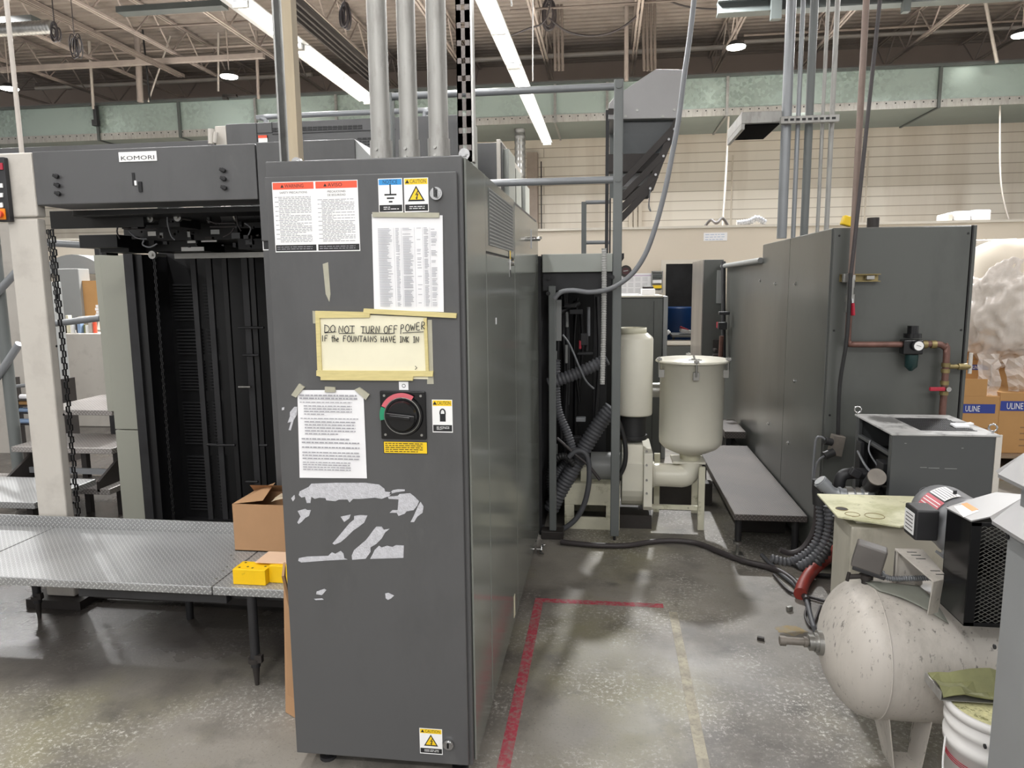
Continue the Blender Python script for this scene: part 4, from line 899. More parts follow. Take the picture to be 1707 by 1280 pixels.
# chains
def chain(px0,py0,px1,py1,Y,w,name='hoist_chain'):
    a=pY(px0,py0,Y); c=pY(px1,py1,Y); L=(c-a).length; n=int(L/ (w*1.9)); b=MB(); d=(c-a)/n
    for i in range(n):
        p=a+d*i; q=a+d*(i+0.98)
        off=Vector((0,w*0.3 if i%2 else -w*0.3,0))
        b.bar(p+Vector((-w*0.45,0,0))+off,q+Vector((-w*0.45,0,0))+off,w*0.42,w*0.35,up=(0,1,0)); b.bar(p+Vector((w*0.45,0,0))+off,q+Vector((w*0.45,0,0))+off,w*0.42,w*0.35,up=(0,1,0)); b.cyl(p+Vector((-w*0.5,0,0)),p+Vector((w*0.5,0,0)),w*0.22,n=6)
    o=b.build(name,'blackgloss',press); o['kind']='stuff'; return o
a=pY(84,382,3.42); 
chain(87,383,131,866,3.42,0.017)
chain(80,383,96,520,3.6,0.012)
chain(257,430,290,868,3.95,0.011)
blk(236,425,243,868,4.12,0.03,'edge_rail','black')
# inner cream pillar
b=MB(); b.box(-3.15,-2.925,4.2,4.5,0.96-0.27,1.80).build('inner_pillar','pillar2',press,0.004)
MB().box(-3.15,-2.925,4.2,4.5,0.02,0.684).build('inner_pillar_base','pillar2',press,0.004)
zz=pY(180,686,4.2).z; MB().box(-3.20,-3.155,4.21,4.5,zz,1.80).build('pillar_edge_panel','pillar2',press,0.003)
# black interior wall, grilles and guide bars
b=MB(); b.box(-2.92,-1.06,4.45,4.5,0.0,1.86); b.build('interior_back_wall','black',press)
MB().box(-2.92,-1.06,4.0,4.45,0,0.03).build('interior_floor_pan','dark',press)
b=MB(); b.box(-1.2,-1.14,3.4,4.5,0.0,1.86); b.build('interior_side_wall','black',press)
MB().box(-2.92,-2.86,4.1,4.45,0.0,1.80).build('interior_frame_edge','dark',press)
for (x0,x1) in((286,330),(336,354)):
    for (y0,y1) in((472,535),(547,592),(600,652),(668,742),(758,852)):
        dx=(y0-472)*0.085
        a=pY(x0+dx,y0,4.42); c=pY(x1+dx,y1,4.42); g=MB(); n=int((y1-y0)/5.2)
        for i in range(n):
            z=a.z+(c.z-a.z)*(i+0.5)/n
            g.box(a.x,c.x,4.425,4.45,z-0.0065,z+0.004)
        g.build('vent_grille','dark',press)
for (x0,x1,w_,mm) in((320,352,0.034,'dark'),(344,378,0.036,'dark'),(374,400,0.03,'black'),(405,434,0.04,'dark'),(423,440,0.03,'black')):
    a=pY(x0,428,4.15); c=pY(x1,866,4.15); x=(a.x+c.x)/2
    MB().box(x-w_/2,x+w_/2,4.15,4.17,c.z,a.z).build('guide_bar',mm,press,0.002)
a=pY(290,422,4.13); c=pY(446,429,4.13); MB().box(a.x,c.x,4.13,4.16,c.z,a.z).build('top_rail','steel',press,0.002)
for (x,y) in((329,432),(403,430)):
    p=pY(x-0+17,y-0,4.12); 
for (px0,px1,py) in((398,418,645),(352,392,742),(398,440,546),(410,430,803),(345,362,741),(405,432,592),(433,446,742)):
    a=pY(px0,py,4.1); c=pY(px1,py,4.1); MB().cyl(a,c,0.008,n=8).build('pin_rod','steel' if py in(645,) else 'dark',press)
# press body rear header (behind, further left)
one(MB().box(-4.6,-2.72,4.85,5.4,2.2,2.598),'feeder_housing','grey','long grey housing behind the press header at the left','machine part',bevel=0.004) if False else None
b=MB(); b.box(-4.6,-2.70,4.85,5.3,2.3,2.60); b.build('rear_housing','grey',press,0.004)
MB().box(-2.9,-2.70,5.0,5.3,0,2.299).build('rear_housing_base','dark',press)
# ---- press unit with vents behind ----
unit=thing('press_unit','grey press tower top with slotted vents behind the cabinet conduits','printing press',(-1.8,4.8,0))
b=MB(); b.box(-2.58,-0.95,4.8,5.2,0,2.69); b.build('unit_body','grey',unit,0.004)
MB().box(-0.949,-0.925,4.8,5.25,0.5,2.70).build('unit_end_panel','machinegreen',unit,0.003)
MB().box(-2.66,-2.582,4.8,5.2,2.0,2.68).build('unit_left_edge','pillar',unit,0.003)
def uq(x0,y0,x1,y1,nm,mm='black'): 
    a=pY(x0,y0,4.8); c=pY(x1,y1,4.8); MB().box(a.x,c.x,4.796,4.80,c.z,a.z).build(nm,mm,unit)
b=MB()
for i in range(18):
    for k in(0,1):
        x=454+i*8.4; y=213.5+k*4-(x-454)*0.035
        a=pY(x,y,4.8); c=pY(x+7,y+2.4,4.8); b.box(a.x,c.x,4.796,4.8,c.z,a.z)
b.build('vent_slots','black',unit)
b=MB()
for i in range(6):
    for k in range(9):
        x=596+i*8.4; y=230+k*5-(x-596)*0.03
        if x<612 and k>3: continue
        a=pY(x,y,4.8); c=pY(x+7,y+2.6,4.8); b.box(a.x,c.x,4.796,4.8,c.z,a.z)
b.build('vent_slots','black',unit)
a=pY(454,223,4.8); c=pY(660,224.5,4.8); MB().box(a.x,c.x,4.797,4.8,a.z-0.006,a.z).build('panel_seam','black',unit)
a=pY(415,0,4.8).x; MB().box(a,a+0.004,4.797,4.8,2.3,2.69).box(a,a+0.11,4.797,4.8,2.62,2.624).box(a+.11,a+.114,4.797,4.8,2.62,2.69).build('access_seam','black',unit)
a=pY(431,226,4.795); c=pY(446,236,4.795); b=MB(); b.box(a.x,c.x,4.79,4.8,c.z-.02,a.z,0).box(a.x,c.x,4.789,4.8,a.z-0.018,a.z,1); b.build('danger_sticker',['white','red'],unit)
root=thing('handrail','grey safety rail above the press tower behind the conduits','railing',(-1.8,4.95,2.69))
b=MB(); b.path([(-2.36,4.95,2.69),(-2.36,4.95,2.745),(-2.34,4.95,2.76),(-1.25,4.95,2.76),(-1.23,4.95,2.745),(-1.23,4.95,2.69)],0.018,10,sub=3); b.build('rail','pipe_grey',root)
b=MB(); b.cyl(pY(352,240,4.75),pY(352,215,4.75),0.02,n=10).cyl(pY(358,238,4.75),pY(360,220,4.75),0.015,n=10)
one(b,'post_stub','pillar','pair of pale pipe stubs left of the press tower','pipe')
a=pY(512,263,3.0); 
# further press units in the row, pale end faces
prev=None
for i,(Y,px0,px1,px2,py) in enumerate(((5.6,813,828,845,238),(6.6,846,851,858,272),(7.6,858,862,874,300))):
    a=pY(px0,py,Y); c=pY(px2,py+8,Y)
    r=thing('press_unit','pale sided press tower end, number %s of those receding beside the cabinet'%('first','second','third')[i],'printing press',((a.x+c.x)/2-0.5,Y,0))
    MB().box(a.x-1.2,c.x-0.04,Y,Y+0.45,0,a.z).build('unit_body','grey',r,0.004)
    x1=pY(px1,py,Y).x
    MB().box(x1,x1+0.03,Y-0.02,Y+0.5,0,a.z+0.02).build('unit_end_panel','pillar',r,0.004)
    MB().box(x1+0.031,c.x,Y+0.1,Y+0.5,0,a.z-0.03).build('unit_end_cover','machinegreen',r,0.004)

# ================= TREAD PLATE PLATFORM =================
plat=thing('work_platform','low galvanised tread plate platform in front of the press','platform',(-2.2,2.85,0))
xs=pZ(95,877,.42).x; xr=-1.545
for (x0,x1) in((-4.6,xs-0.002),(xs+0.002,xr-0.003),(xr+0.003,-1.05)):
    b=MB(); b.box(x0,x1,2.535,3.125,0.385,0.42); b.build('deck_plate','plate',plat,0.004)
MB().box(-4.6,-1.05,3.127,3.135,0.39,0.474).build('kick_plate','plate',plat)
MB().box(-2.15,-1.5,2.56,2.60,0.34,0.384).box(-1.5,-1.1,2.6,2.64,0.345,0.384).build('support_angle','dark',plat,0.002)
b=MB()
for (x,y) in ((385,926),(390,933),(378,945),(372,952),(360,965),(412,905)): 
    p=pZ(x,y,0.42); b.cyl(p,p+Vector((0,0,0.004)),0.005,n=8)
b.build('deck_bolts','steel',plat)
for i,(px,py) in enumerate(((427,1143),(66,1030))):
    p=pZ(px,py,0); x,y=p.x,max(p.y,2.56)
    L=MB().cyl((x,y,0.08),(x,y,0.385),0.019,n=14).build('leg','dark',plat)
    MB().cyl((x,y,0.0),(x,y,0.10),0.008,0.017,n=10).cyl((x,y,0.10),(x,y,0.118),0.028,n=12).obox((x+0.02,y-0.01,0.12),(0.03,0.02,0.03)).build('adjusting_foot','dark2' if i else 'dark2',L)
for (x,y) in((-3.9,2.6),(-2.0,3.08),(-3.3,3.08),(-1.2,3.08)): MB().cyl((x,y,0),(x,y,0.385),0.018,n=10).build('leg','dark',plat)

# carton on the platform
P0=pZ(392,918,.42); P1=pZ(473,925,.42)
cx0,cx1,cyf=P0.x,P0.x+0.34,P0.y; ch=pY(390,840,cyf).z-0.42
box=thing('cardboard_box','open brown cardboard box on the platform against the cabinet','box',((cx0+cx1)/2,cyf,0.42))
b=MB(); t_=0.004
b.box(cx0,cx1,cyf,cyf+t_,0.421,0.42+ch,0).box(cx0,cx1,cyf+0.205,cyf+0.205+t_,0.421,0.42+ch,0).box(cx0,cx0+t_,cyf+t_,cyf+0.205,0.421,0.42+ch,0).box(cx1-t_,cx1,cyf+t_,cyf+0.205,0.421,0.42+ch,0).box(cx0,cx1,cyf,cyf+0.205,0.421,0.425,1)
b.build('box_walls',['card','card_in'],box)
zt=0.42+ch
MB().add([(cx0,cyf+0.205,zt),(cx1,cyf+0.205,zt),(cx1,cyf+0.13,zt+0.055),(cx0+0.02,cyf+0.13,zt+0.05)],[(0,1,2,3)]).build('box_flap','card',box)
MB().add([(cx0,cyf,zt),(cx0,cyf+0.205,zt),(cx0+0.11,cyf+0.20,zt+0.045),(cx0+0.13,cyf+0.03,zt+0.01)],[(0,1,2,3)]).build('box_flap','card',box)
MB().add([(cx0+0.0,cyf,zt),(cx1,cyf,zt),(cx1,cyf+0.06,zt-0.02),(cx0+0.14,cyf+0.05,zt-0.03)],[(0,1,2,3)]).build('box_flap','card',box)
b=MB(); p=Vector((cx0+0.24,cyf+0.08,zt-0.01)); R=random.Random(5)
vs=[];n=7
for j in range(n):
    for i in range(n): vs.append(p+Vector(((i-3)*0.022,(j-3)*0.02,0.05-0.008*((i-3)**2+(j-3)**2)**.5+R.uniform(-.012,.012))))
b.add(vs,[(j*n+i,j*n+i+1,(j+1)*n+i+1,(j+1)*n+i) for j in range(n-1) for i in range(n-1)]); one(b,'crumpled_paper',mat('brown wrapping paper','b0a088',0.8,0,0.12,20),'crumpled brown paper sticking out of the cardboard box','paper')
# yellow drilled block
root=thing('yellow_block','yellow painted block with drilled top lying in front of the cardboard box','block',(*pZ(440,965,.42)[:2],0.421))
A=pZ(391,972,.421); Bq=pZ(441,978,.421)
b=MB(); hgt=pY(391,947,A.y).z-0.421
fx0,fx1,fy=A.x,Bq.x,A.y-0.01
b.box(fx0,fx1,fy,fy+0.085,0.421,0.421+hgt); b.build('block_body','yellow_paint',root,0.002)
MB().box(fx1+0.001,fx1+0.13,fy+0.03,fy+0.16,0.421,0.421+hgt*1.12).build('block_body','yellow_paint',root,0.002)
MB().box(fx0+0.07,fx1+0.10,fy+0.05,fy+0.17,0.421+hgt*1.13,0.421+hgt*1.2).build('top_pad',mat('pinkish card pad','d9b79a',0.7,0,0.04,6),root,0.002)
b=MB()
for (dx,dy) in((0.02,0.02),(0.075,0.02),(0.12,0.04),(0.02,0.07),(0.05,0.03)): b.cyl((fx0+dx,fy+dy,0.421+hgt),(fx0+dx,fy+dy,0.4215+hgt),0.005,n=10)
b.cyl((fx1+0.06,fy+0.11,0.421+hgt*1.2),(fx1+0.06,fy+0.11,0.4215+hgt*1.2),0.014,n=14)
b.build('drill_holes','dark2',root)
# cardboard sheet leaning on the cabinet's left side
b=MB(); a=pY(475,937,2.55); 
q=[Vector((-1.066,2.22,0.004)),Vector((-1.04,2.20,0.004)),Vector((-1.018,2.235,0.60)),Vector((-1.04,2.40,0.62)),Vector((-1.06,2.62,0.35)),Vector((-1.07,2.62,0.004))]
A_=pZ(476,1187,0.004); B_=pY(472,938,A_.y+0.03); b.poly([(A_.x,A_.y,0.004),(B_.x,B_.y,B_.z),(B_.x+0.05,B_.y-0.12,B_.z),(-1.024,A_.y-0.10,0.004)],(0.006,0.008,0.0)); one(b,'cardboard_sheet','card','thin brown board leaning upright against the left side of the cabinet','cardboard')
# machine base and floor trough under the press
struct('trim_4',MB().box(-2.6,-1.1,3.2,3.26,0.02,0.05).box(-4.6,-1.1,4.0,4.4,0.0,0.02),'dark2','dark machine base edge on the floor under the press')

# ================= STAIRS AND BACKGROUND AT LEFT =================
st=thing('access_steps','metal access steps with tread plate treads behind the white pillar','steps',(-4.0,4.6,0))
def tread(px0,px1,pyf,pyb,Y,name,ext=0.0,h=0.04):
    a=pY(px0,pyf,Y); c=pY(px1,pyf,Y); z=(a.z+c.z)/2; yb=pZ((px0+px1)/2,pyb,z).y
    return MB().box(a.x-ext,c.x,Y,yb,z-h,z).build(name,'plate_step',st,0.004),a.x,c.x,z,yb
o,x0,x1,z1,yb=tread(60,186,683,655,4.7,'landing'); MB().box(x0,x1,yb,yb+0.01,z1,z1+0.10).build('kick_plate','plate_step',st)
for x in(x0+0.45,x1-0.05): MB().box(x-0.02,x+0.02,yb-0.1,yb-0.06,0,z1-0.04).build('leg','dark2',st)
o,x0,x1,z2,yb2=tread(18,186,746,722,4.45,'tread')
MB().box(x0,x1,4.5,4.52,z2-0.2,z2-0.16).build('cross_brace','pipe_grey',st)
o,x0b,x1b,z3,yb3=tread(-60,182,812,790,4.3,'tread',0.2)
for x in(x0+0.05,x1-0.05,x1-0.3): MB().box(x-0.02,x+0.02,4.55,4.59,0,z2-0.04).build('leg','dark2',st)
MB().poly([(x1-0.02,4.3,z3-0.02),(x1-0.02,4.3,z3+0.05),(x1-0.02,4.6,z2-0.04),(x1-0.02,4.8,z2-0.04),(x1-0.02,4.8,z3-0.02)],(0.02,0,0)).build('side_stringer','dark2',st)
MB().poly([(x0+0.06,4.3,z3-0.02),(x0+0.06,4.3,z3+0.05),(x0+0.06,4.6,z2-0.04),(x0+0.06,4.8,z2-0.04),(x0+0.06,4.8,z3-0.02)],(0.02,0,0)).build('side_stringer','dark2',st)
# low platform at left edge
lp=thing('side_platform','tread plate platform at the far left behind the white pillar','platform',(-4.2,3.9,0))
a=pY(57,838,3.75); MB().box(a.x-1.6,a.x,3.75,4.28,a.z-0.04,a.z).build('deck_plate','plate',lp,0.004)
for dx in(-0.1,-0.9): MB().box(a.x+dx,a.x+dx+0.04,3.8,3.84,0,a.z-0.04).build('leg','dark2',lp)
# stair rails at left edge
rl=thing('stair_railing','grey stair post with two slanting pipe rails at the left edge','railing',(*pY(10,770,4.65)[:2],0))
a=pY(10,590,4.65); MB().cyl((a.x,4.65,0.02),(a.x,4.65,pY(10,385,4.65).z),0.04,n=14).build('rail_post','post_grey',rl)
MB().cyl(pY(-25,510,4.6),pY(34,446,4.6),0.026,n=12).build('pipe_rail','pipe_grey',rl)
MB().cyl(pY(-25,660,4.6),pY(32,573,4.6),0.026,n=12).build('pipe_rail','pipe_grey',rl)
MB().cyl(pY(18,645,4.9),pY(60,640,4.9),0.015,n=10).build('pipe_rail','pipe_grey',rl)
rr=thing('landing_railing','pipe guard rail beyond the landing, seen between the pillars','railing',(*pY(150,640,5.6)[:2],0))
for (x0,y0,x1,y1) in((60,404,165,410),(60,543,168,530)): MB().cyl(pY(x0,y0,5.6),pY(x1,y1,5.6),0.028,n=12).build('pipe_rail','pipe_grey',rr)
a=pY(164,420,5.6); MB().box(a.x-0.02,a.x+0.02,5.58,5.62,0,a.z+0.05).build('rail_post','dark',rr)
# background bench with stacked stuff
bx0,bx1=pY(60,560,7.5).x,pY(230,560,7.5).x; zt=pY(120,556,7.5).z
one(MB().box(bx0,bx1,7.5,8.3,0.0,zt),'storage_bench','pillar','long white bench front seen between the two press pillars','bench',bevel=0.01)
R=random.Random(8)
cols=['white','pink','blackgloss','paper_y','white','dark2','bluetarp','crumple','white','pillar','red']
nm=['white','pink','black','cream','tall white','brown','blue','olive','small white','pale','red']
for i in range(11):
    px=97+i*6.2; h=R.uniform(0.08,0.17); p=pY(px,552,7.6); w_=R.uniform(0.015,0.022)
    b=MB()
    if i%3: b.cyl((p.x,7.6+0.03*(i%2),zt),(p.x,7.6+0.03*(i%2),zt+h*1.1),w_+0.006,n=10)
    else: b.box(p.x-w_,p.x+w_,7.58,7.64,zt,zt+h*1.2)
    one(b,'ink_can' if i%3 else 'carton',cols[i],'%s %s standing on the white bench behind the press pillars'%(nm[i],'can' if i%3 else 'carton'),'can' if i%3 else 'box',bevel=0.003)
shelf_z=pY(135,527,8.0).z
one(MB().box(pY(90,0,8).x,pY(175,0,8).x,7.9,8.25,shelf_z-0.03,shelf_z).box(pY(90,0,8).x,pY(92,0,8).x,7.9,8.25,zt,shelf_z-0.03).box(pY(172,0,8).x,pY(175,0,8).x,7.9,8.25,zt,shelf_z-0.03),'bench_shelf','pillar','pale shelf above the bench holding a stack of paper','shelf')
for i in range(4):
    one(MB().box(pY(117+i%2*1.5,0,8).x,pY(149-i%2,0,8).x,7.95,8.2,shelf_z+i*0.035,shelf_z+i*0.035+0.03),'paper_ream','paper','%s white paper ream in the stack on the far shelf'%('lowest','second lowest','third','topmost')[i],'paper','paper reams on the far shelf')
a=pY(100,448,8.4); c=pY(134,492,8.4)
one(MB().box(a.x-0.05,c.x,8.4,8.6,0,a.z),'grey_cabinet','grey_light','grey cabinet block behind the bench, left of the tan carton','cabinet',bevel=0.01)
a=pY(133,468,8.45); c=pY(165,515,8.45)
one(MB().box(a.x+.02,c.x,8.45,8.8,0,a.z),'carton_stack','card2','tan carton beside the grey cabinet behind the bench','box')
b=MB(); P=[]
for i in range(13):
    t=pi*i/12; p=pY(60+120*(i/12),450-26*sin(t),8.85); P.append(p)
b.poly(P+[P[-1]-Vector((0,0,.05)),P[0]-Vector((0,0,.05))],(0,0.5,0)); b.box(P[0].x-0.0,P[0].x+0.05,9.0,9.05,0,P[0].z-.05).box(P[-1].x-.05,P[-1].x,9.0,9.05,0,P[-1].z-.05); one(b,'arched_canopy','grey_light','pale arched hood of a machine far behind the left pillar','machine')
# rolls and panel at left edge
one(MB().box(pY(-60,300,6.2).x,pY(14,300,6.2).x,6.2,6.3,0,pY(5,372,6.2).z),'partition_panel','pillar','pale partition panel at the far left edge','partition')
one(MB().box(pY(20,420,6.6).x,pY(60,420,6.6).x,6.6,6.9,0,pY(30,470,6.6).z),'locker','grey_light','grey locker behind the left stair post','locker',bevel=0.01)
for i,(y,mm,lb) in enumerate(((664,'paper','white'),(674,'card2','tan'),(686,'bluetarp','upper pale blue'),(705,'bluetarp','lower pale blue'))):
    p=pY(20,y,5.9); one(MB().cyl((p.x,6.0,p.z),(p.x+0.5,6.0,p.z),0.023,n=12),'stock_roll',mm,'%s roll in the rack at the far left behind the stair post'%lb,'roll')
p=pY(20,712,5.9); q=pY(20,650,5.9)
rk=MB().box(p.x-.05,p.x-.02,5.93,6.07,0,q.z+.1).box(p.x+.52,p.x+.55,5.93,6.07,0,q.z+.1)
for y in(664,674,686,705): 
    z=pY(20,y,5.9).z-0.024; rk.box(p.x-.02,p.x+.52,5.95,6.05,z-0.006,z-0.002)
one(rk,'roll_rack','dark2','small dark rack holding the rolls at the far left','rack')
# ================= MACHINE FRAME IN THE MIDDLE =================
fr=thing('upright_gantry','grey upright frame with two side rails beyond the cabinet end','frame',(0.058,4.35,0))
MB().box(0.031,0.085,4.35,4.40,0.03,2.745).build('tall_post','post_grey',fr,0.006)
MB().cyl((0.058,4.375,0),(0.058,4.375,0.03),0.008,n=8).build('foot_bolt','dark',fr)
MB().box(-0.350,-0.306,4.36,4.40,0.05,1.58).build('short_post','post_grey',fr,0.005)
MB().box(-0.40,-0.26,4.34,4.44,0.0,0.05).build('post_foot','dark2',fr,0.004)
MB().box(-0.385,0.03,4.35,4.40,1.66,1.768).build('cross_beam','machinegreen',fr,0.004)
MB().box(-0.385,0.03,4.38,4.44,1.55,1.659).build('lower_beam','dark',fr,0.003)
for (px,py,X_) in((915,464,4.378),(1021,462,4.349),(914,489,4.359)):
    p=pY(px,py,X_); MB().cyl(p,p+Vector((0,-0.01,0)),0.013,n=10).cyl(p+Vector((0,-0.01,0)),p+Vector((0,-0.016,0)),0.008,n=6).build('frame_bolt','dark',fr)
for z in(2.712,2.192): 
    MB().cyl((-1.28,4.375,z),(0.031,4.375,z),0.021,n=14).build('pipe_rail','pipe_grey',fr)
    MB().cyl((0.058,4.35,z),(0.058,4.342,z),0.019,n=16).build('rail_bolt','post_grey',fr)
MB().box(-1.33,-1.28,4.35,4.40,1.984,2.73).build('rear_post','post_grey',fr,0.004)
sf=thing('rear_ladder','thin grey post with two rungs behind the tall frame post','ladder',(-0.17,5.3,0))
a=pY(974,336,5.3)
MB().box(a.x-0.02,a.x+0.015,5.3,5.33,0,a.z).build('ladder_post','post_grey',sf,0.003)
for py in(335,402):
    p=pY(976,py,5.31); MB().cyl((p.x,5.315,p.z-0.01),(pY(1018,py,5.31).x,5.315,p.z-0.01),0.014,n=10).build('rung','pipe_grey',sf)
q=pY(1016,300,5.3).x; MB().box(q,q+0.012,5.3,5.33,0,2.6).build('ladder_post','dark',sf)
# hood above
hd=thing('chute_hood','sheet metal hood with dark lattice chute high above the frame post','hood',(0.2,4.7,1.98))
HY=4.7
def hp(px,py,Y=HY): return pY(px,py,Y)
b=MB(); b.poly([hp(x,y) for x,y in((1015,172),(1026,160),(1093,115),(1141,116),(1134,197),(1014,199))],(0,0.55,0)); b.build('hood_cover','hood',hd,0.004)
b=MB(); b.poly([hp(1014,181),hp(1024,181),hp(1024,191),hp(1014,191)],(0,-0.004,0)); b.build('hood_side_slot','dark2',hd)
for (x,y) in((1043,194),(1062,184),(1105,194),(1124,183)):
    p=hp(x,y); MB().cyl(p,p+Vector((0,-0.006,0)),0.008,n=8).build('hood_bolt','steel',hd)
b=MB(); b.poly([hp(x,y,HY+0.05) for x,y in((1034,200),(1130,198),(1123,225),(1104,262),(1034,262))],(0,0.015,0)); b.build('smoked_window','glassd',hd)
b=MB(); b.poly([hp(x,y,HY+0.45) for x,y in((1016,200),(1126,199),(1104,255),(1082,330),(1016,330))],(0,0.012,0)); b.build('rear_sheet','post_grey',hd)
b=MB(); b.poly([hp(x,y,HY+0.04) for x,y in((1014,257),(1108,255),(1100,286),(1014,287))],(0,0.08,0)); b.build('chute_panel','dark2',hd,0.003)
b=MB(); b.poly([hp(x,y,HY+0.06) for x,y in((1030,318),(1083,306),(1081,330),(1030,333))],(0,0.06,0)); b.build('chute_panel','dark2',hd,0.003)
b=MB(); b.poly([hp(x,y,HY+0.10) for x,y in((1038,292),(1092,288),(1072,310),(1038,312))],(0,0.02,0)); b.build('chute_sheet','hood',hd,0.003)
for (x0,y0,x1,y1) in((1124,213,1034,308),(1106,258,1036,330),(1094,292,1034,349),(1084,314,1030,370)):
    MB().bar(hp(x0,y0,HY-0.005),hp(x1,y1,HY-0.005),0.012,0.040,up=(0,0,1)).build('lattice_bar','dark2',hd,0.002)
MB().bar(hp(1130,200,HY-.004),hp(1100,270,HY-.004),0.012,0.045).bar(hp(1100,270,HY-.004),hp(1083,316,HY-.004),0.012,0.045).build('lattice_edge','dark2',hd,0.002)
MB().bar(hp(1042,225,HY+.2),hp(1068,258,HY+.2),0.01,0.03).build('inner_brace','grey_light',hd)
for (x,y) in((1124,215),(1115,232),(1106,260),(1093,291),(1084,314)): MB().cyl(hp(x,y,HY-.02),hp(x,y,HY-.04),0.008,n=8).build('lattice_bolt','chrome',hd)
MB().box(hp(1014,0).x-0.01,hp(1014,0).x+0.012,HY+0.05,HY+0.09,1.771,hp(1014,180).z).build('chute_post','dark',hd)
MB().path([hp(1084,316,HY-.03),hp(1082,340,HY-.03),hp(1085,352,HY-.03),hp(1081,345,HY-.03),hp(1083,325,HY-.03)],0.003,5).build('wire_loop','greycable',hd)
one(MB().path([pY(*p,4.25) for p in((1158,-10),(1150,60),(1140,130),(1131,200),(1120,260),(1108,320),(1092,380),(1075,425),(1052,458),(1020,480),(985,487),(955,484),(935,487),(924,498))],0.0145,8),'flexible_conduit','greycable','long grey flexible conduit hanging from the roof past the hood','conduit')
# ribbed strip hose hanging
one(MB().path([pY(1007,414,4.3),pY(1007,480,4.3),pY(1006,560,4.3),pY(1004,640,4.3)],0.015,10,sub=3,rib=(0.014,0.0012)),'ribbed_hose','ribpale','pale ribbed hose hanging just left of the tall frame post','hose')

# ---- dark pipework bay with hoses ----
bay=thing('pipework_bay','dark recessed bay full of pipes and ribbed hoses between the frame posts','machinery',(-0.15,4.9,0))
MB().box(-0.40,0.10,5.15,5.2,0,1.76).build('bay_back','black',bay)
MB().box(-0.40,0.10,4.45,5.149,1.74,1.77).build('bay_top','dark',bay)
MB().box(-0.42,-0.40,4.42,5.2,0,1.76).build('bay_side','dark',bay)
a=pY(1000,500,4.9); MB().box(pY(989,500,4.9).x,pY(1012,500,4.9).x,4.9,4.96,0.2,1.6).build('bay_panel','dark',bay,0.004)
a=pY(983,510,4.55);c=pY(999,700,4.55)
a=pY(924,500,4.45); c=pY(936,568,4.45); b=MB(); b.box(a.x,c.x,4.44,4.46,c.z,a.z); g=b.build('terminal_box','grey_light',bay,0.002)
R=random.Random(21)
for i in range(14):
    px=R.uniform(932,1000); Y=R.uniform(4.75,5.1); r=R.uniform(0.006,0.017); y0=R.uniform(475,520); y1=R.uniform(640,800)
    MB().path([pY(px,y0,Y),pY(px+R.uniform(-6,6),(y0+y1)/2,Y),pY(px+R.uniform(-4,4),y1,Y)],r,8,sub=4).build('vertical_pipe',R.choice(['dark','black','dark','cable','greycable']),bay)
for (x,y0,y1,mm) in((945,520,545,'grey_light'),(944,575,605,'grey_light'),(981,512,560,'greycable'),(978,560,585,'dark'),(926,585,600,'grey_light'),(927,740,765,'grey_light')):
    MB().cyl(pY(x,y0,4.72),pY(x,y1,4.72),0.011,n=8).build('pale_pipe',mm,bay)
for (x,y,w_,h_,mm) in((974,566,12,20,'dark'),(967,575,4,14,'redlever'),(975,590,26,4,'dark'),(960,520,22,8,'dark'),(962,735,14,14,'dark'),(968,700,16,7,'pipe_grey'),(950,510,20,6,'dark'),(985,470,20,6,'grey_light'),(960,468,12,5,'grey_light')):
    a=pY(x-w_/2,y-h_/2,4.66); c=pY(x+w_/2,y+h_/2,4.66); MB().box(a.x,c.x,4.66,4.72,c.z,a.z).build('pipe_fitting',mm,bay,0.004)
MB().cyl(pY(934,520,4.7),pY(966,505,4.75),0.018,n=10).build('air_fitting','dark',bay)
def hose(pts,Y,r,name='ribbed_hose',mm='rubber',rib=(0.016,0.0022),par=bay,dy=None):
    P=[pY(x,y,Y+(dy[i] if dy else 0)) for i,(x,y) in enumerate(pts)]
    return MB().path(P,r,12,sub=5,rib=rib).build(name,mm,par)
hose([(915,640),(930,634),(955,625),(985,612),(1012,598)],4.52,0.038,rib=(0.024,0.003))
hose([(1020,680),(1000,705),(975,745),(950,790),(930,825),(918,850)],4.56,0.050,rib=(0.024,0.003))
hose([(927,600),(927,660),(932,690),(945,720),(957,755),(965,765)],4.54,0.027,rib=(0.018,0.0025))
hose([(945,770),(930,790),(925,820),(921,845)],4.62,0.03)
hose([(958,775),(940,760),(922,770),(915,800),(920,830)],4.48,0.022,mm='rubber_dark')
for P,r,mm in (([(928,730),(945,745),(962,760),(980,775),(1000,800)],0.010,'cable'),([(948,762),(960,752),(975,755),(982,775),(981,810),(972,845),(955,870),(930,885),(908,884),(903,876)],0.017,'rubber'),([(938,558),(950,575),(965,610),(977,635),(990,648)],0.006,'greycable'),([(1024,690),(1034,710),(1042,740),(1042,770),(1034,790),(1025,796)],0.015,'rubber_dark')):
    MB().path([pY(x,y,4.46) for x,y in P],r,8,sub=5).build('cable_loop',mm,bay)
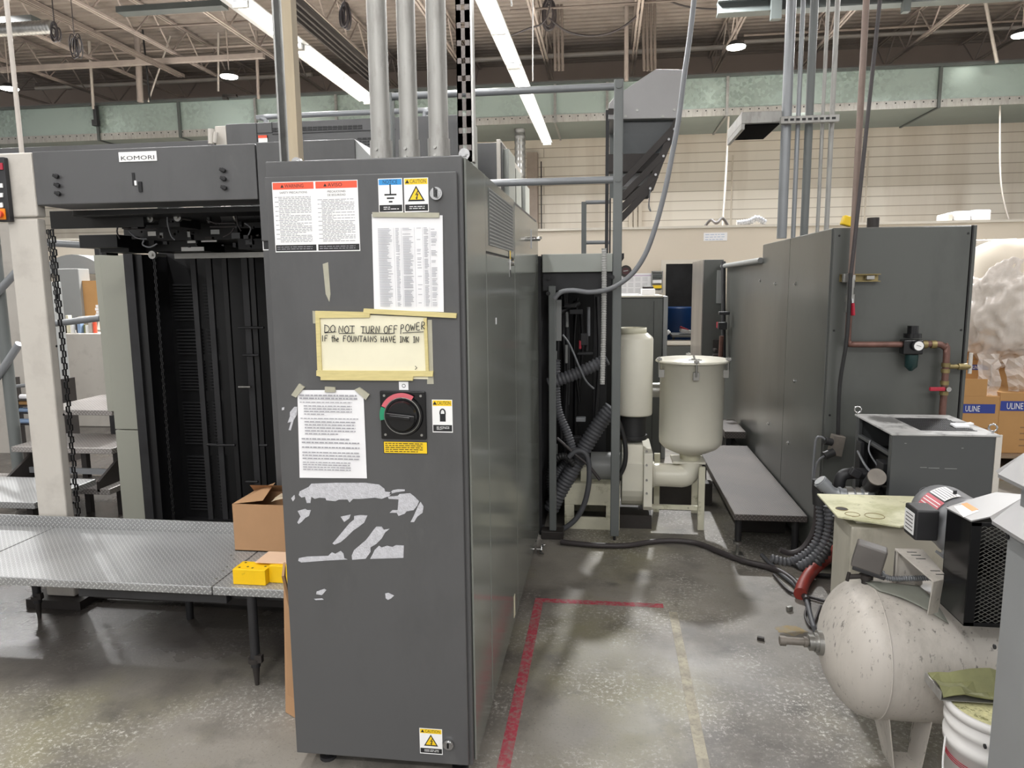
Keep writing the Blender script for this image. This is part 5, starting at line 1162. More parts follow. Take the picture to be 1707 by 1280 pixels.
# ---- cream blower with silencer ----
bl=thing('blower','cream blower with tall cylindrical silencer beside the frame post','blower',(0.17,4.7,0))
Yb=4.70
c=pY(1058,600,Yb); X0=c.x; zt=pY(1058,562,Yb).z; zb=pY(1058,690,Yb).z; z2=pY(1055,546,Yb).z; r_=30/1200*Yb*1.0
b=MB(); b.lathe([(r_*0.05,zb),(r_*0.97,zb),(r_,zb+0.012),(r_,zt-0.012),(r_*0.96,zt),(r_*0.70,zt+0.028)],(X0,Yb,0),(0,0,1),40); b.build('silencer_body','cream',bl)
MB().lathe([(r_*0.68,zt+0.02),(r_*0.68,z2),(r_*0.73,z2),(r_*0.73,z2-0.035),(r_*0.69,z2-0.036)],(X0-0.012,Yb,0),(0,0,1),32,cap=False).cyl((X0-.012,Yb,z2-.02),(X0-.012,Yb,z2-0.01),r_*0.66,n=32).build('silencer_neck','cream_dirty',bl)
zc=pY(1055,728,Yb).z
MB().lathe([(r_*0.72,zc),(r_*0.70,zc+0.02),(r_*0.72,zb-0.03),(r_*0.74,zb-0.001)],(X0-0.005,Yb,0),(0,0,1),28).lathe([(r_*0.78,zc-0.01),(r_*0.80,zc),(r_*0.78,zc+0.018)],(X0-.005,Yb,0),(0,0,1),28).build('rubber_coupling','rubber_dark',bl)
# volute
vz=pY(1055,800,4.5).z; rv=0.225; x0,x1=pY(1037,800,4.5).x,pY(1070,800,4.5).x+0.01; Yv=Yb+0.02
P=[]
for i in range(25):
    t=radians(-210+ i*240/24); P.append((x0,Yv+rv*cos(t)*0.95,vz+rv*sin(t)))
P=[(x0,Yv-rv*0.93,vz+0.10)]+[(x0,Yv+rv*0.95*cos(radians(a_)),vz+rv*sin(radians(a_))) for a_ in range(200,380,12)]+[(x0,Yv+0.12,zc-0.03),(x0,Yv-0.12,zc-0.03)]
b=MB(); b.poly(P,(x1-x0,0,0)); b.build('volute_casing','cream',bl,0.004)
P2=[(x1+0.002,Yv+(p[1]-Yv)*0.97,vz+(p[2]-vz)*0.97) for p in P]
b=MB(); b.poly([(x1+0.001,Yv-rv*1.02,zc-0.06),(x1+0.001,Yv-rv*1.02,vz-0.17),(x1+0.001,Yv-rv*.9,vz-0.2),(x1+0.001,Yv+rv*.9,vz-0.2),(x1+0.001,Yv+rv*.95,zc-0.06)],(0.055,0,0)); fl=b.build('bolted_flange','cream',bl,0.004)
b=MB()
for py in(752,775,800,822): p=pY(1078,py,Yv-rv*1.02); b.cyl(p,p+Vector((0,-0.012,0)),0.007,n=6)
b.build('flange_bolts','steel',fl)
# base casing with slot and motor
cx0,cx1=pY(941,850,4.55).x,pY(1033,850,4.55).x; cz=pY(985,806,4.55).z
sx0,sx1=pY(957,850,4.55).x,pY(1010,850,4.55).x; sz0,sz1=pY(980,862,4.55).z,pY(980,842,4.55).z
b=MB(); b.box(cx0,cx1,4.55,4.57,0,sz0).box(cx0,cx1,4.55,4.57,sz1,cz).box(cx0,sx0,4.55,4.57,sz0,sz1).box(sx1,cx1,4.55,4.57,sz0,sz1).box(cx0,cx1,4.57,4.95,cz-0.02,cz).box(cx0,cx0+0.02,4.57,4.95,0,cz-.02).box(cx1-0.02,cx1,4.57,4.95,0,cz-.02).box(cx0+.02,cx1-.02,4.93,4.95,0,cz-.02)
b.build('base_casing','cream_dirty',bl,0.003)
mz=pY(1005,778,4.7).z
MB().cyl((pY(985,778,4.7).x,4.72,mz),(x0,4.72,mz),0.095,n=28).build('blower_motor','grey_light',bl)
MB().box(pY(970,0,4.6).x,pY(987,0,4.6).x,4.6,4.68,mz-0.10,mz+0.02).build('motor_terminal_box','cream_dirty',bl,0.003)
MB().box(-0.0,0.3,4.6,4.9,0.0,0.09).build('blower_base','dark2',bl)
p=pY(1028,733,4.5); MB().cyl(p,p+Vector((0,0.02,0)),0.014,n=12).build('yellow_plug','yellow_paint',bl)
# ---- dust drum ----
Yd=4.78
xc=pY(1154,600,Yd).x; R_=51.5/1200*Yd*1.0; zl=pY(1154,601,Yd).z; zb=pY(1150,737,Yd).z
dr=thing('dust_drum','cream round drum with clamped lid on a steel stand','drum',(xc,Yd,0))
MB().lathe([(0.07,zb-0.075),(R_*0.55,zb-0.06),(R_*0.85,zb-0.03),(R_*0.985,zb),(R_,zb+0.03),(R_,zl-0.02),(R_*1.04,zl-0.018),(R_*1.04,zl-0.01)],(xc,Yd,0),(0,0,1),48).build('drum_body','cream',dr)
MB().lathe([(R_*1.04,zl-0.009),(R_*1.15,zl-0.004),(R_*1.15,zl+0.004),(R_*1.1,zl+0.012),(0.001,zl+0.018)],(xc,Yd,0),(0,0,1),48).build('drum_lid','cream',dr)
for t in(-90,-20,200,90):
    a_=radians(t); p=Vector((xc+R_*1.12*cos(a_),Yd+R_*1.12*sin(a_),zl))
    MB().cyl(p+Vector((0,0,-0.08)),p+Vector((0,0,0.03)),0.007,n=8).obox(p+Vector((0,0,0.018)),(0.03,0.03,0.014)).obox(p+Vector((-cos(a_)*0.015,-sin(a_)*0.015,-0.075)),(0.035,0.035,0.05)).build('lid_clamp','steel',dr)
MB().bar((xc-0.04,Yd-0.16,zl+0.02),(xc+0.03,Yd-0.12,zl+0.02),0.006,0.006).bar((xc+0.04,Yd-0.16,zl+0.02),(xc-0.02,Yd-0.13,zl+0.025),0.006,0.006).bar((xc,Yd-0.15,zl+0.012),(xc-0.01,Yd-0.15,zl+0.05),0.012,0.012).build('lid_latch','steel',dr)
zp_=pY(1085,787,Yd).z; xr=pY(1165,790,Yd).x-0.02
MB().lathe([(0.062,zp_+0.09),(0.07,zb-0.074)],(xc,Yd,0),(0,0,1),24).build('outlet_neck','cream_dirty',dr)
MB().box(xc-0.12,xc+0.09,Yd-0.10,Yd+0.10,zp_+0.085,zp_+0.10).build('collar_plate','cream',dr,0.002)
MB().path([(x1+0.06,Yd-0.05,zp_),(xc-0.05,Yd-0.05,zp_-0.005)],0.077,24,sub=1).build('suction_duct','cream',dr)
MB().path([(xc-0.07,Yd-0.05,zp_-0.005),(xc-0.045,Yd-0.05,zp_-0.003),(xc-0.02,Yd-0.045,zp_+0.012),(xc-0.005,Yd-0.04,zp_+0.04),(xc,Yd-0.035,zp_+0.085)],0.076,24,sub=3).build('duct_elbow','cream',dr)
b=MB(); b.torus((x1+0.075,Yd-0.05,zp_),(1,0,0),0.08,0.008,24,6); b.build('duct_flange','cream',dr)
L=pZ(1168,884,0)
MB().box(L.x-0.02,L.x+0.02,L.y,L.y+0.03,0,zp_+0.085).build('stand_leg','cream_dirty',dr,0.002)
for (x,y) in((L.x,L.y+0.35),(xc-0.20,L.y+0.35)): MB().box(x-0.02,x+0.02,y,y+0.03,0,zp_+0.085).build('stand_leg','cream_dirty',dr,0.002)
zq=pY(1110,846,4.62).z; MB().box(x1+0.06,L.x-0.021,4.62,4.65,zq-0.012,zq+0.012).build('stand_brace','cream_dirty',dr)
MB().cyl(pY(1089,630,4.78),pY(1100,655,4.80)+Vector((0.02,0,0.03)),0.04,n=16).build('side_pipe','grey_light',dr) if False else None
a=pY(1094,650,4.9); MB().cyl((a.x-0.04,4.9,a.z),(xc-0.1,4.9,a.z),0.05,n=20).build('side_port','steel',dr)
# dark machine base behind
struct('trim_5',MB().box(0.20,0.76,5.15,5.25,0.0,0.16),'dark2','low dark machine base behind the drum stand')
mb=thing('equipment_plinth','long dark machine base under the tread plate walkway','machine base',(1.0,5.6,0))
MB().box(0.86,1.14,4.6,7.2,0.0,0.2).build('base_body','dark2',mb,0.004)
# ---- walkway ----
wk=thing('walkway','dark worn tread plate walkway along the big grey cabinet','platform',(0.95,4.15,0))
MB().box(0.742,1.150,4.16,5.97,0.222,0.26).build('deck_plate','plate_dark',wk,0.004)
MB().box(0.98,1.150,6.05,6.6,0.30,0.36).build('rear_step','plate_dark',wk,0.004)
p=pZ(1228,922,0); 
L=MB().cyl((p.x,4.20,0.09),(p.x,4.20,0.222),0.02,n=12).build('leg','dark',wk)
MB().cyl((p.x,4.20,0),(p.x,4.20,0.12),0.010,n=8).cyl((p.x,4.2,0.07),(p.x,4.2,0.085),0.034,n=6).box(p.x-0.03,p.x+0.03,4.17,4.23,0,0.008).build('adjusting_foot','steel',L)
for (x,y) in((0.80,5.9),(1.1,4.22),(1.1,5.9)): MB().cyl((x,y,0),(x,y,0.222),0.02,n=10).build('leg','dark',wk)
MB().box(1.1,1.14,6.5,6.54,0,.3).build('step_leg','dark',wk)
MB().box(1.0,1.04,6.1,6.14,0,.30).build('step_leg','dark',wk)
# ---- middle background cabinets ----
mc=thing('low_cabinet','dark grey waist high cabinet behind the silencer with papers on top','cabinet',(0.2,6.5,0))
zt=pY(1110,492,6.5).z
MB().box(-0.08,0.49,6.5,7.1,0,zt-0.02).build('cabinet_body','grey_dark',mc,0.006)
MB().box(-0.08,0.49,6.49,7.12,zt-0.018,zt).build('cabinet_top','sill',mc,0.004)
MB().box(0.494,0.535,6.52,7.1,0,zt-0.01).build('edge_panel','grey_light',mc,0.004)
MB().cyl((0.55,6.6,zt-0.35),(0.53,6.6,zt-0.33),0.03,n=12).build('door_pull','white',mc)
MB().box(0.49-0.08,0.49-0.076,6.497,6.5,0.05,zt-.05).build('door_seam','black',mc)
a=pY(1070,484,6.6); c=pY(1092,494,6.6); 
one(MB().box(a.x,c.x,6.6,6.8,zt,zt+0.055),'small_white_box','paper','small white box on the low cabinet behind the frame post','box',bevel=0.003)
one(MB().obox(((a.x+c.x)/2,6.7,zt+0.067),(0.10,0.05,0.022)),'eyeglass_case','dark2','dark oblong case lying on the small white box','case',bevel=0.008)
a=pY(1030,492,6.7); one(MB().box(a.x,a.x+0.19,6.6,6.85,zt,zt+0.008),'paper_stack','paper','flat sheets of paper on the low cabinet top','paper')
# wall things
OYf=OY-0.001
a=pY(1020,456,OYf); c=pY(1085,490,OYf)
b=MB(); b.box(a.x,c.x,OYf-0.006,OYf,c.z,a.z,0)
for i in range(3):
    for k in range(5):
        x=a.x+(c.x-a.x)*(0.06+0.18*k); z=a.z-(a.z-c.z)*(0.2+0.27*i)
        for r in range(4): b.box(x,x+(c.x-a.x)*0.13,OYf-0.0075,OYf-0.006,z-r*0.014-0.003,z-r*0.014,1)
b.box(a.x,c.x,OYf-0.0075,OYf-.006,a.z-0.035,a.z-0.025,2)
one(b,'wall_calendar',['paper','text',mat('lilac print','b9a3c0',0.7)],'large wall calendar with small month grids beside the office opening','calendar')
p=pY(1043,452,OYf); b=MB(); b.cyl(p+Vector((0,-0.010,0)),p+Vector((0,-0.035,0)),0.075,n=28); b.cyl(p+Vector((0,-0.035,0)),p+Vector((0,-0.036,0)),0.045,n=20,mi=1); b.bar(p+Vector((-0.03,-0.037,0)),p+Vector((0.03,-0.037,0.008)),0.004,0.012,2); one(b,'wall_emblem',['dark2',mat('maroon','46262a',0.5),'grey_light'],'round dark emblem on the office wall above the calendar','emblem')
a=pY(1086,452,OYf); c=pY(1104,488,OYf)
root=thing('pigeonhole_rack','small wall rack of paper trays between calendar and opening','rack',((a.x+c.x)/2,OYf,c.z))
MB().box(a.x,c.x,OYf-0.06,OYf,a.z-0.012,a.z).box(a.x,a.x+0.01,OYf-0.06,OYf,c.z,a.z).box(c.x-0.01,c.x,OYf-0.06,OYf,c.z,a.z).box(a.x,c.x,OYf-0.012,OYf,c.z,a.z).build('rack_frame','grey_light',root)
for i,mm in enumerate(('girder_green','paper','yellow','pillar')):
    z=a.z-(a.z-c.z)*(0.15+0.24*i); MB().box(a.x+.012,c.x-0.012,OYf-0.05,OYf-0.013,z-0.045,z-0.005).build('tray_papers',mm,root)
a=pY(1173,388,OYf); c=pY(1212,401,OYf); b=MB(); b.box(a.x,c.x,OYf-0.006,OYf,c.z,a.z,0); 
R=random.Random(2)
for i in range(3):
    x=a.x+0.02
    while x<c.x-0.05: w_=R.uniform(0.02,0.05); z=a.z-0.022-i*0.03; b.box(x,x+w_,OYf-0.0075,OYf-.006,z-0.006,z,1); x+=w_+0.012
one(b,'wall_note',['paper','bluetarp'],'white note taped high on the office wall','paper')
one(MB().box(ob.x-0.45,ob.x+0.3,OY-0.12,OY-0.09,0,ob.z-0.06),'wall_panel','grey_dark','dark grey panel under the office opening sill','panel',bevel=0.003)
p=pY(1128,570,11); one(MB().lathe([(0.24,0),(0.26,0.02),(0.26,0.28),(0.265,0.30),(0.26,0.32),(0.26,0.6),(0.265,.62),(0.26,.64),(0.26,1.2),(0.24,1.22)],(p.x,11,0),(0,0,1),28),'blue_drum','bluedrum','blue plastic drum inside the dark room beyond the opening','drum')
p=pY(1143,552,10.3); rr_=thing('work_table','small table inside the dark room beyond the opening','table',(p.x,10.3,0))
MB().box(p.x-0.2,p.x+0.3,10.1,10.6,p.z-0.07,p.z-0.04).build('tabletop','grey_light',rr_)
for dx in(-0.18,0.28): MB().box(p.x+dx-.015,p.x+dx+.015,10.12,10.15,0,p.z-.07).build('leg','dark',rr_)
one(MB().obox((p.x+0.05,10.3,p.z-0.01),(0.26,0.2,0.05),Matrix.Rotation(0.2,3,'Y')).obox((p.x-0.02,10.3,p.z+0.035),(0.12,0.15,0.03),Matrix.Rotation(0.4,3,'Y'),1),'folded_cloth',['paper','redlever'],'red and white bundle on the table in the dark room','cloth',bevel=0.01)
tc_=thing('metal_locker','tall grey locker with scuffed bright side, right of the office opening','cabinet',(1.1,7.5,0))
zt=pY(1172,433,7.5).z
MB().box(0.965,1.155,7.5,8.4,0,zt).build('locker_body','grey_dark',tc_,0.004)
MB().box(0.952,0.964,7.5,8.4,0.85-0.5,zt).build('locker_side','foil',tc_,0.002)

# ================= BIG GREY CABINET (right) =================
bx=thing('machine_enclosure','large dark grey sheet steel enclosure with air pipes on its front, right of centre','cabinet',(1.5,4.0,0))
MB().box(1.163,1.853,4.003,5.69,0.04,1.866).build('enclosure_body','grey_dark',bx,0.004)
MB().box(1.166,1.83,3.992,4.002,0.06,1.862).build('front_panel','grey_dark',bx,0.003)
MB().box(1.8325,1.838,3.99,4.004,0.06,1.866).build('front_seam','black',bx)
MB().box(1.84,1.856,3.992,4.003,0.06,1.866).build('corner_strip','grey_dark',bx,0.002)
MB().box(1.157,1.1625,4.004,4.86,0.05,1.862).build('side_panel','grey_dark',bx,0.002)
MB().box(1.157,1.1625,4.866,5.685,0.05,1.862).build('side_panel','grey_dark',bx,0.002)
MB().box(1.18,1.80,5.70,7.45,0.04,1.76).build('rear_section','grey_dark',bx,0.004)
for (x,y) in((1293,473),(1327,473),(1282,706),(1315,738),(1325,635),(1268,468)):
    p=pX(x,y,1.157); MB().cyl(p,p+Vector((-0.008,0,0)),0.012,n=10).cyl(p+Vector((-0.008,0,0)),p+Vector((-0.014,0,0)),0.007,n=6).build('panel_bolt','chrome',bx)
for (x,y) in((1399,393),(1614,389),(1390,551),(1602,550),(1383,692)):
    p=pY(x,y,3.992); MB().cyl(p,p+Vector((0,-0.002,0)),0.006,n=8).build('panel_hole','black',bx)
MB().cyl(pX(1190,446,1.14),pX(1268,434,1.14),0.022,n=12).build('grab_rail','grey_light',bx)
MB().cyl(pX(1206,436,1.13),pX(1206,600,1.13),0.022,n=10).build('side_pipe','dark',bx)
a=pX(1192,456,1.12); MB().obox(pX(1199,478,1.12),(0.06,0.10,0.33)).build('side_junction_box','grey_light',bx,0.004)
MB().obox(pX(1204,543,1.10),(0.08,0.08,0.07)).build('side_valve','dark',bx,0.006)
MB().obox(pX(1207,522,1.10),(0.1,0.06,0.03)).build('side_bracket','dark',bx,0.006)
MB().obox(pX(1197,542,1.09),(0.02,0.10,0.06)).build('side_valve_lever','redlever',bx,0.005)
MB().obox(pX(1193,575,1.10),(0.07,0.10,0.12)).obox(pX(1195,595,1.10),(0.08,0.08,0.06)).obox(pX(1190,582,1.08),(0.03,0.3,0.03)).build('side_fittings','dark2',bx,0.006)
MB().cyl(pX(1203,560,1.10),pX(1201,600,1.10),0.022,n=10).build('side_copper_pipe','copper',bx)
# air line on the front
PYY=3.93
al=thing('air_line','copper air line with filter regulator and red valves on the enclosure front','pipe',(pY(1416,575,PYY).x,PYY,pY(1416,575,PYY).z))
p_top=pY(1419,462,PYY); xA=pY(1418,480,PYY).x
MB().cyl((xA,PYY,p_top.z),(xA,PYY,6.3),0.016,n=12).build('drop_pipe','dropcopper',al)
zb_=pY(1416,574,PYY).z
MB().path([(xA,PYY,pY(1416,520,PYY).z),(xA,PYY,zb_+0.03),(xA+0.008,PYY,zb_+0.008),(xA+0.03,PYY,zb_),(pY(1506,574,PYY).x,PYY,zb_)],0.0155,12,sub=3).build('copper_pipe','copper',al)
b=MB(); 
for (py,h_,r) in((472,14,0.02),(485,10,0.017),(497,12,0.024),(512,16,0.022)):
    z=pY(1418,py,PYY).z; b.cyl((xA,PYY,z-h_/2*0.0033),(xA,PYY,z+h_/2*0.0033),r,n=10)
b.cyl((xA,PYY,pY(1418,520,PYY).z),(xA,PYY,p_top.z),0.012,n=10); b.build('valve_body','steel',al)
b=MB(); b.bar(pY(1420,498,PYY-0.03),pY(1421,510,PYY-0.035),0.012,0.008).build('valve_arm','chrome',al)
MB().bar(pY(1421,505,PYY-0.038),pY(1422,526,PYY-0.034),0.022,0.012).build('valve_lever','redlever',al,0.004)
z=pY(1435,463,PYY).z
b=MB(); x0,x1=pY(1402,0,PYY+.03).x,pY(1467,0,PYY+.03).x
x0=pY(1402,463,3.96).x; x1=pY(1467,463,3.96).x
b.box(x0,x1,3.95,3.99,z+0.016,z+0.020).box(x0,x1,3.95,3.99,z-0.020,z-0.016).box(x0,x1,3.985,3.99,z-0.02,z+0.02); b.build('strut_bracket','brass',al)
MB().obox((xA,3.93,z),(0.035,0.03,0.03)).obox((x1-0.05,3.96,z),(0.04,0.03,0.02)).obox((x0+0.02,3.94,z),(0.035,0.03,0.045)).build('pipe_clamp','steel',al,0.003)
# regulator
xR=pY(1520,575,PYY).x; 
zz=lambda py: pY(1520,py,PYY).z
MB().cyl((xR,PYY,zz(543)),(xR,PYY,zz(556)),0.026,n=20).cyl((xR,PYY,zz(556)),(xR,PYY,zz(563)),0.042,n=20).box(xR-0.05,xR+0.045,PYY-0.03,PYY+0.03,zz(590),zz(566)).build('regulator_body','blackgloss',al,0.005)
MB().lathe([(0.008,zz(618)),(0.03,zz(611)),(0.032,zz(591))],(xR+0.002,PYY,0),(0,0,1),20).build('filter_bowl','teal',al)
p=pY(1529,576,PYY-0.035); g=MB().cyl(p,p+Vector((0,-0.02,0)),0.027,n=24).build('pressure_gauge','dark',al)
MB().cyl(p+Vector((0,-0.0205,0)),p+Vector((0,-0.021,0)),0.023,n=24).build('gauge_dial','white',g)
MB().bar(p+Vector((-0.012,-0.022,0.004)),p+Vector((0.010,-0.022,-0.003)),0.001,0.002).build('gauge_needle','textk',g)
x2=pY(1578,590,PYY).x
MB().path([(pY(1533,574,PYY).x,PYY,zb_),(x2-0.05,PYY,zb_+0.002),(x2-0.015,PYY,zb_-0.012),(x2,PYY,zb_-0.05),(x2,PYY,pY(1578,720,PYY).z)],0.0165,12,sub=4).build('outlet_pipe','copper',al)
for px in(1541,1556): q=pY(px,574,PYY).x; MB().cyl((q-0.012,PYY,zb_),(q+0.012,PYY,zb_),0.021,n=8).build('brass_fitting','brass',al)
for py in(608,618,638,655): z=pY(1578,py,PYY).z; MB().cyl((x2,PYY,z-0.01),(x2,PYY,z+0.01),0.022,n=8).build('brass_fitting','brass',al)
b=MB()
z6=pY(1600,611,PYY).z; b.cyl((x2,PYY,z6),(pY(1617,611,PYY).x,PYY,z6),0.012,n=8).cyl((pY(1597,611,PYY).x,PYY,z6),(pY(1612,611,PYY).x,PYY,z6),0.017,n=8)
b.build('branch_fitting','brass',al)
q=pY(1617,611,PYY).x; MB().cyl((q,PYY,z6-0.035),(q,PYY,z6+0.07),0.010,n=8).build('vent_stub','pillar',al)
z7=pY(1570,647,PYY).z; MB().bar((pY(1554,0,PYY).x if False else x2-0.085,PYY-0.035,z7),(x2-0.01,PYY-0.03,z7),0.018,0.02,up=(0,0,1)).build('valve_lever','redlever',al,0.004)
p=Vector((x2+0.004,PYY-0.025,z7)); MB().cyl(p,p+Vector((0,-0.02,0)),0.013,n=8).build('valve_nut','chrome',al)
cb=thing('power_cord','dark power cord dropping from the roof to the outlet box on the enclosure','cord',(pY(1398,725,3.95).x,3.93,pY(1398,725,3.95).z))
MB().path([pY(1470,-30,3.88),pY(1446,200,3.88),pY(1426,390,3.89),pY(1417,470,3.90)],0.010,8,sub=3).build('upper_cord','cable',cb)
MB().path([pY(1418,455,3.89),pY(1412,560,3.9),pY(1400,640,3.93),pY(1397,725,3.95)],0.010,8,sub=4).build('lower_cord','rubber_dark',cb)
p=pY(1394,742,3.93)
MB().obox(p,(0.065,0.05,0.11),Matrix.Rotation(0.15,3,'Y')).build('outlet_box','rusty',cb,0.004)
MB().cyl(p+Vector((-0.03,-0.02,0.02)),p+Vector((-0.07,-0.03,0.03)),0.02,n=12).cyl(p+Vector((-0.02,-0.03,-0.03)),p+Vector((-0.07,-0.04,-0.05)),0.022,n=12).build('plug','rubber_dark',cb)
MB().path([p+Vector((-0.06,-0.03,0.03)),p+Vector((-0.09,-0.03,0.05)),p+Vector((-0.115,-0.03,0.02)),p+Vector((-0.12,-0.03,-0.2))],0.006,6).path([p+Vector((-0.07,-0.04,-0.05)),p+Vector((-0.105,-0.03,-0.10)),p+Vector((-0.12,-0.03,-0.25))],0.006,6).build('plug_lead','greycable',cb)
# conduits rising from the enclosure top
for (px,w_,mm,lb) in((1303,15,'pipe_grey','leftmost and thick, grey'),(1322,7,'pipe_grey','thin grey, second from left'),(1340,12,'post_grey','thick dark grey, middle'),(1362,5.5,'galv2','thin pale, second from right'),(1377,7.5,'galv2','pale, rightmost of the group')):
    p=pY(px,395,4.9); r=w_/2/1200*4.9
    one(MB().cyl((p.x,4.9,1.866),(p.x,4.9,6.4),r,n=14),'vertical_conduit',mm,'vertical conduit above the big enclosure, %s'%lb,'conduit','conduits above the enclosure')
zc=pY(1350,200,4.85).z; x0,x1=pY(1300,200,4.85).x,pY(1397,200,4.85).x
b=MB(); b.box(x0,x1,4.82,4.86,zc-0.022,zc+0.022)
h=MB(); 
for i in range(9): xx=x0+0.02+i*(x1-x0-0.03)/9; h.box(xx,xx+0.022,4.818,4.82,zc-0.007,zc+0.007)
sb=thing('strut_rail','slotted galvanised rail clamping the right group of conduits','rail',(x0,4.84,zc)); b.build('rail_body','galv2',sb,0.002); h.build('rail_slots','black',sb)
zc=pY(1270,206,4.9).z; x0,x1=pY(1236,206,4.9).x,pY(1304,206,4.9).x
et=thing('electrical_trough','black bottomed sheet metal trough left of the conduit rail','trough',(x0,4.9,zc))
MB().box(x0,x1,4.9,5.45,zc+0.004,zc+0.075).build('trough_body','galv2',et,0.003)
MB().box(x0+0.03,x1-0.01,4.93,5.42,zc-0.002,zc+0.003).build('trough_underside','mattblack',et)
MB().box(x0,x0+0.02,4.9,5.45,zc-0.03,zc+0.003).build('trough_lip','galv2',et)
# small things on the enclosure top
p=pY(1412,377,4.1); one(MB().obox((p.x,4.1,1.906),(0.055,0.05,0.05),Matrix.Rotation(0.3,3,'Y')),'yellow_box','yellow','small yellow box on the enclosure top beside the copper pipe','box',bevel=0.006)
p=pY(1455,377,4.15); one(MB().cyl((p.x,4.15,1.867),(p.x,4.15,1.925),0.03,n=16),'small_canister','dark2','small dark canister on the enclosure top','canister')

# ---- chiller box ----
ch=thing('chiller_box','dark grey steel box with open side and mesh top, before the enclosure','machine',(1.42,3.2,0))
x0,x1,y0,y1,zt=1.214,1.634,3.2,3.655,0.948
MB().box(x0,x1,y0,y0+0.02,0.05,zt-0.01).box(x1-0.02,x1,y0+.02,y1,0.05,zt-.01).box(x0,x1,y1-0.02,y1,0.05,zt-.01).box(x0,x0+0.02,y0+.02,y0+0.035,0.05,zt-.01).box(x0,x0+0.02,y1-0.04,y1-.02,0.05,zt-.01).box(x0,x0+0.02,y0+.035,y1-.04,0.84,0.856).build('box_shell','dgrey_box',ch,0.003)
MB().box(x0-0.006,x1+0.006,y0-0.006,y1+0.006,zt-0.009,zt).build('box_top','boxtop',ch,0.002)
g=MB(); 
for i in range(26): xx=x0+0.14+i*0.0088; g.box(xx,xx+0.0045,y0+0.07,y1-0.10,zt+0.0002,zt+0.002)
for i in range(8): yy=y0+0.07+i*0.04; g.box(x0+0.14,x0+0.37,yy,yy+0.004,zt+0.0002,zt+0.0022)
MB().box(x0+0.14,x0+0.37,y0+0.07,y1-0.1,zt+0.00005,zt+0.0002).build('mesh_opening','black',ch); g.build('top_mesh','dark',ch)
MB().box(x0+0.05,x1-0.04,y0+0.05,y1-0.04,0.1,0.80).build('inner_unit','black',ch)
MB().obox((x0+0.03,y0+0.14,0.74),(0.05,0.09,0.10)).build('inner_relay','dark',ch,0.003)
MB().obox((x0+0.0,y1-0.08,0.76),(0.02,0.06,0.14)).build('inner_relay','dark',ch,0.003)
MB().path([(x0-0.01,y1-0.08,0.78),(x0-0.03,y0+0.2,0.75),(x0,y0+0.14,0.71)],0.006,6).path([(x0,y0+0.25,0.86),(x0-0.02,y0+0.2,0.82),(x0+.01,y0+0.17,0.76)],0.004,6).build('inner_wires','greycable',ch)
for (px,py) in((1430,682),(1655,716)):
    p=pY(px,py,y1-0.01 if px<1500 else y0+0.03); zc=zt+0.024; MB().torus((p.x,p.y,zc),(0.3,1,0),0.015,0.004,20,8).cyl((p.x,p.y,zt),(p.x,p.y,zc-0.013),0.005,n=8).build('lifting_eye','chrome',ch)
MB().box(x1-0.01,x1+0.014,y0-0.004,y0-0.0,0.05,zt).build('corner_edge','pillar',ch)
p=pY(1541,820,y0); MB().torus(p+Vector((0,-0.002,0)),(0,1,0),0.022,0.0012,24,4).build('knockout_ring','greycable',ch)
b=MB(); R=random.Random(4)
for (x,y,w_) in((1534,779,10),(1548,780,16),(1575,781,18),(1508,739,3),(1603,747,3)):
    p=pY(x,y,y0-0.001); b.box(p.x,p.x+w_*0.0027,y0-0.001,y0,p.z-0.001,p.z+0.001)
b.build('paint_scratches','grey_light',ch)
p=pZ(1600,712,zt); one(MB().obox((p.x,p.y,zt+0.008),(0.06,0.05,0.008),Matrix.Rotation(0.1,3,'X')).obox((p.x+0.03,p.y+0.01,zt+0.012),(0.05,0.03,0.006),Matrix.Rotation(-0.2,3,'Y')),'crumpled_tissue','paper','crumpled white scrap on the mesh top of the dark box','paper')
# water pipes left of it
wp=thing('water_pipes','grey steel pipe elbows and valve beside the open side of the dark box','pipe',(1.1,3.4,0.0))
def wpp(pts,Y,r,mm='pipe_grey',nm='steel_pipe'): MB().path([pY(x,y,Y) for x,y in pts],r,14,sub=5).build(nm,mm,wp)
wpp([(1366,800),(1377,812),(1390,822),(1410,824),(1440,824),(1452,816),(1458,806)],3.32,0.027)
wpp([(1399,828),(1399,806),(1404,793),(1418,789),(1450,790),(1482,790)],3.42,0.026,'dark')
wpp([(1455,818),(1485,820)],3.42,0.022,'dark')
for (x,y,dx,dy,r) in((1372,807,5,5,.033),(1400,824,2,0,.034),(1415,824,5,0,.036),(1428,824,4,0,.034),(1440,824,3,0,.036),(1452,813,2,-3,.036)):
    MB().cyl(pY(x-dx,y-dy,3.32),pY(x+dx,y+dy,3.32),r,n=10).build('pipe_coupling','steel' if x>1410 else 'pipe_grey',wp)
a=pY(1452,808,3.30); c=pY(1461,796,3.22); MB().cyl(a,c,0.036,n=20).build('gate_cap','dark',wp); MB().cyl(c,c+(c-a).normalized()*0.012,0.038,n=24).build('cap_face','rusty',wp)
MB().obox(pY(1426,788,3.38),(0.05,0.03,0.04),Matrix.Rotation(0.5,3,'Y')).build('union_nut','dark',wp,0.006)
wpp([(1366,800),(1365,815),(1366,840)],3.36,0.03,'rubber_dark')
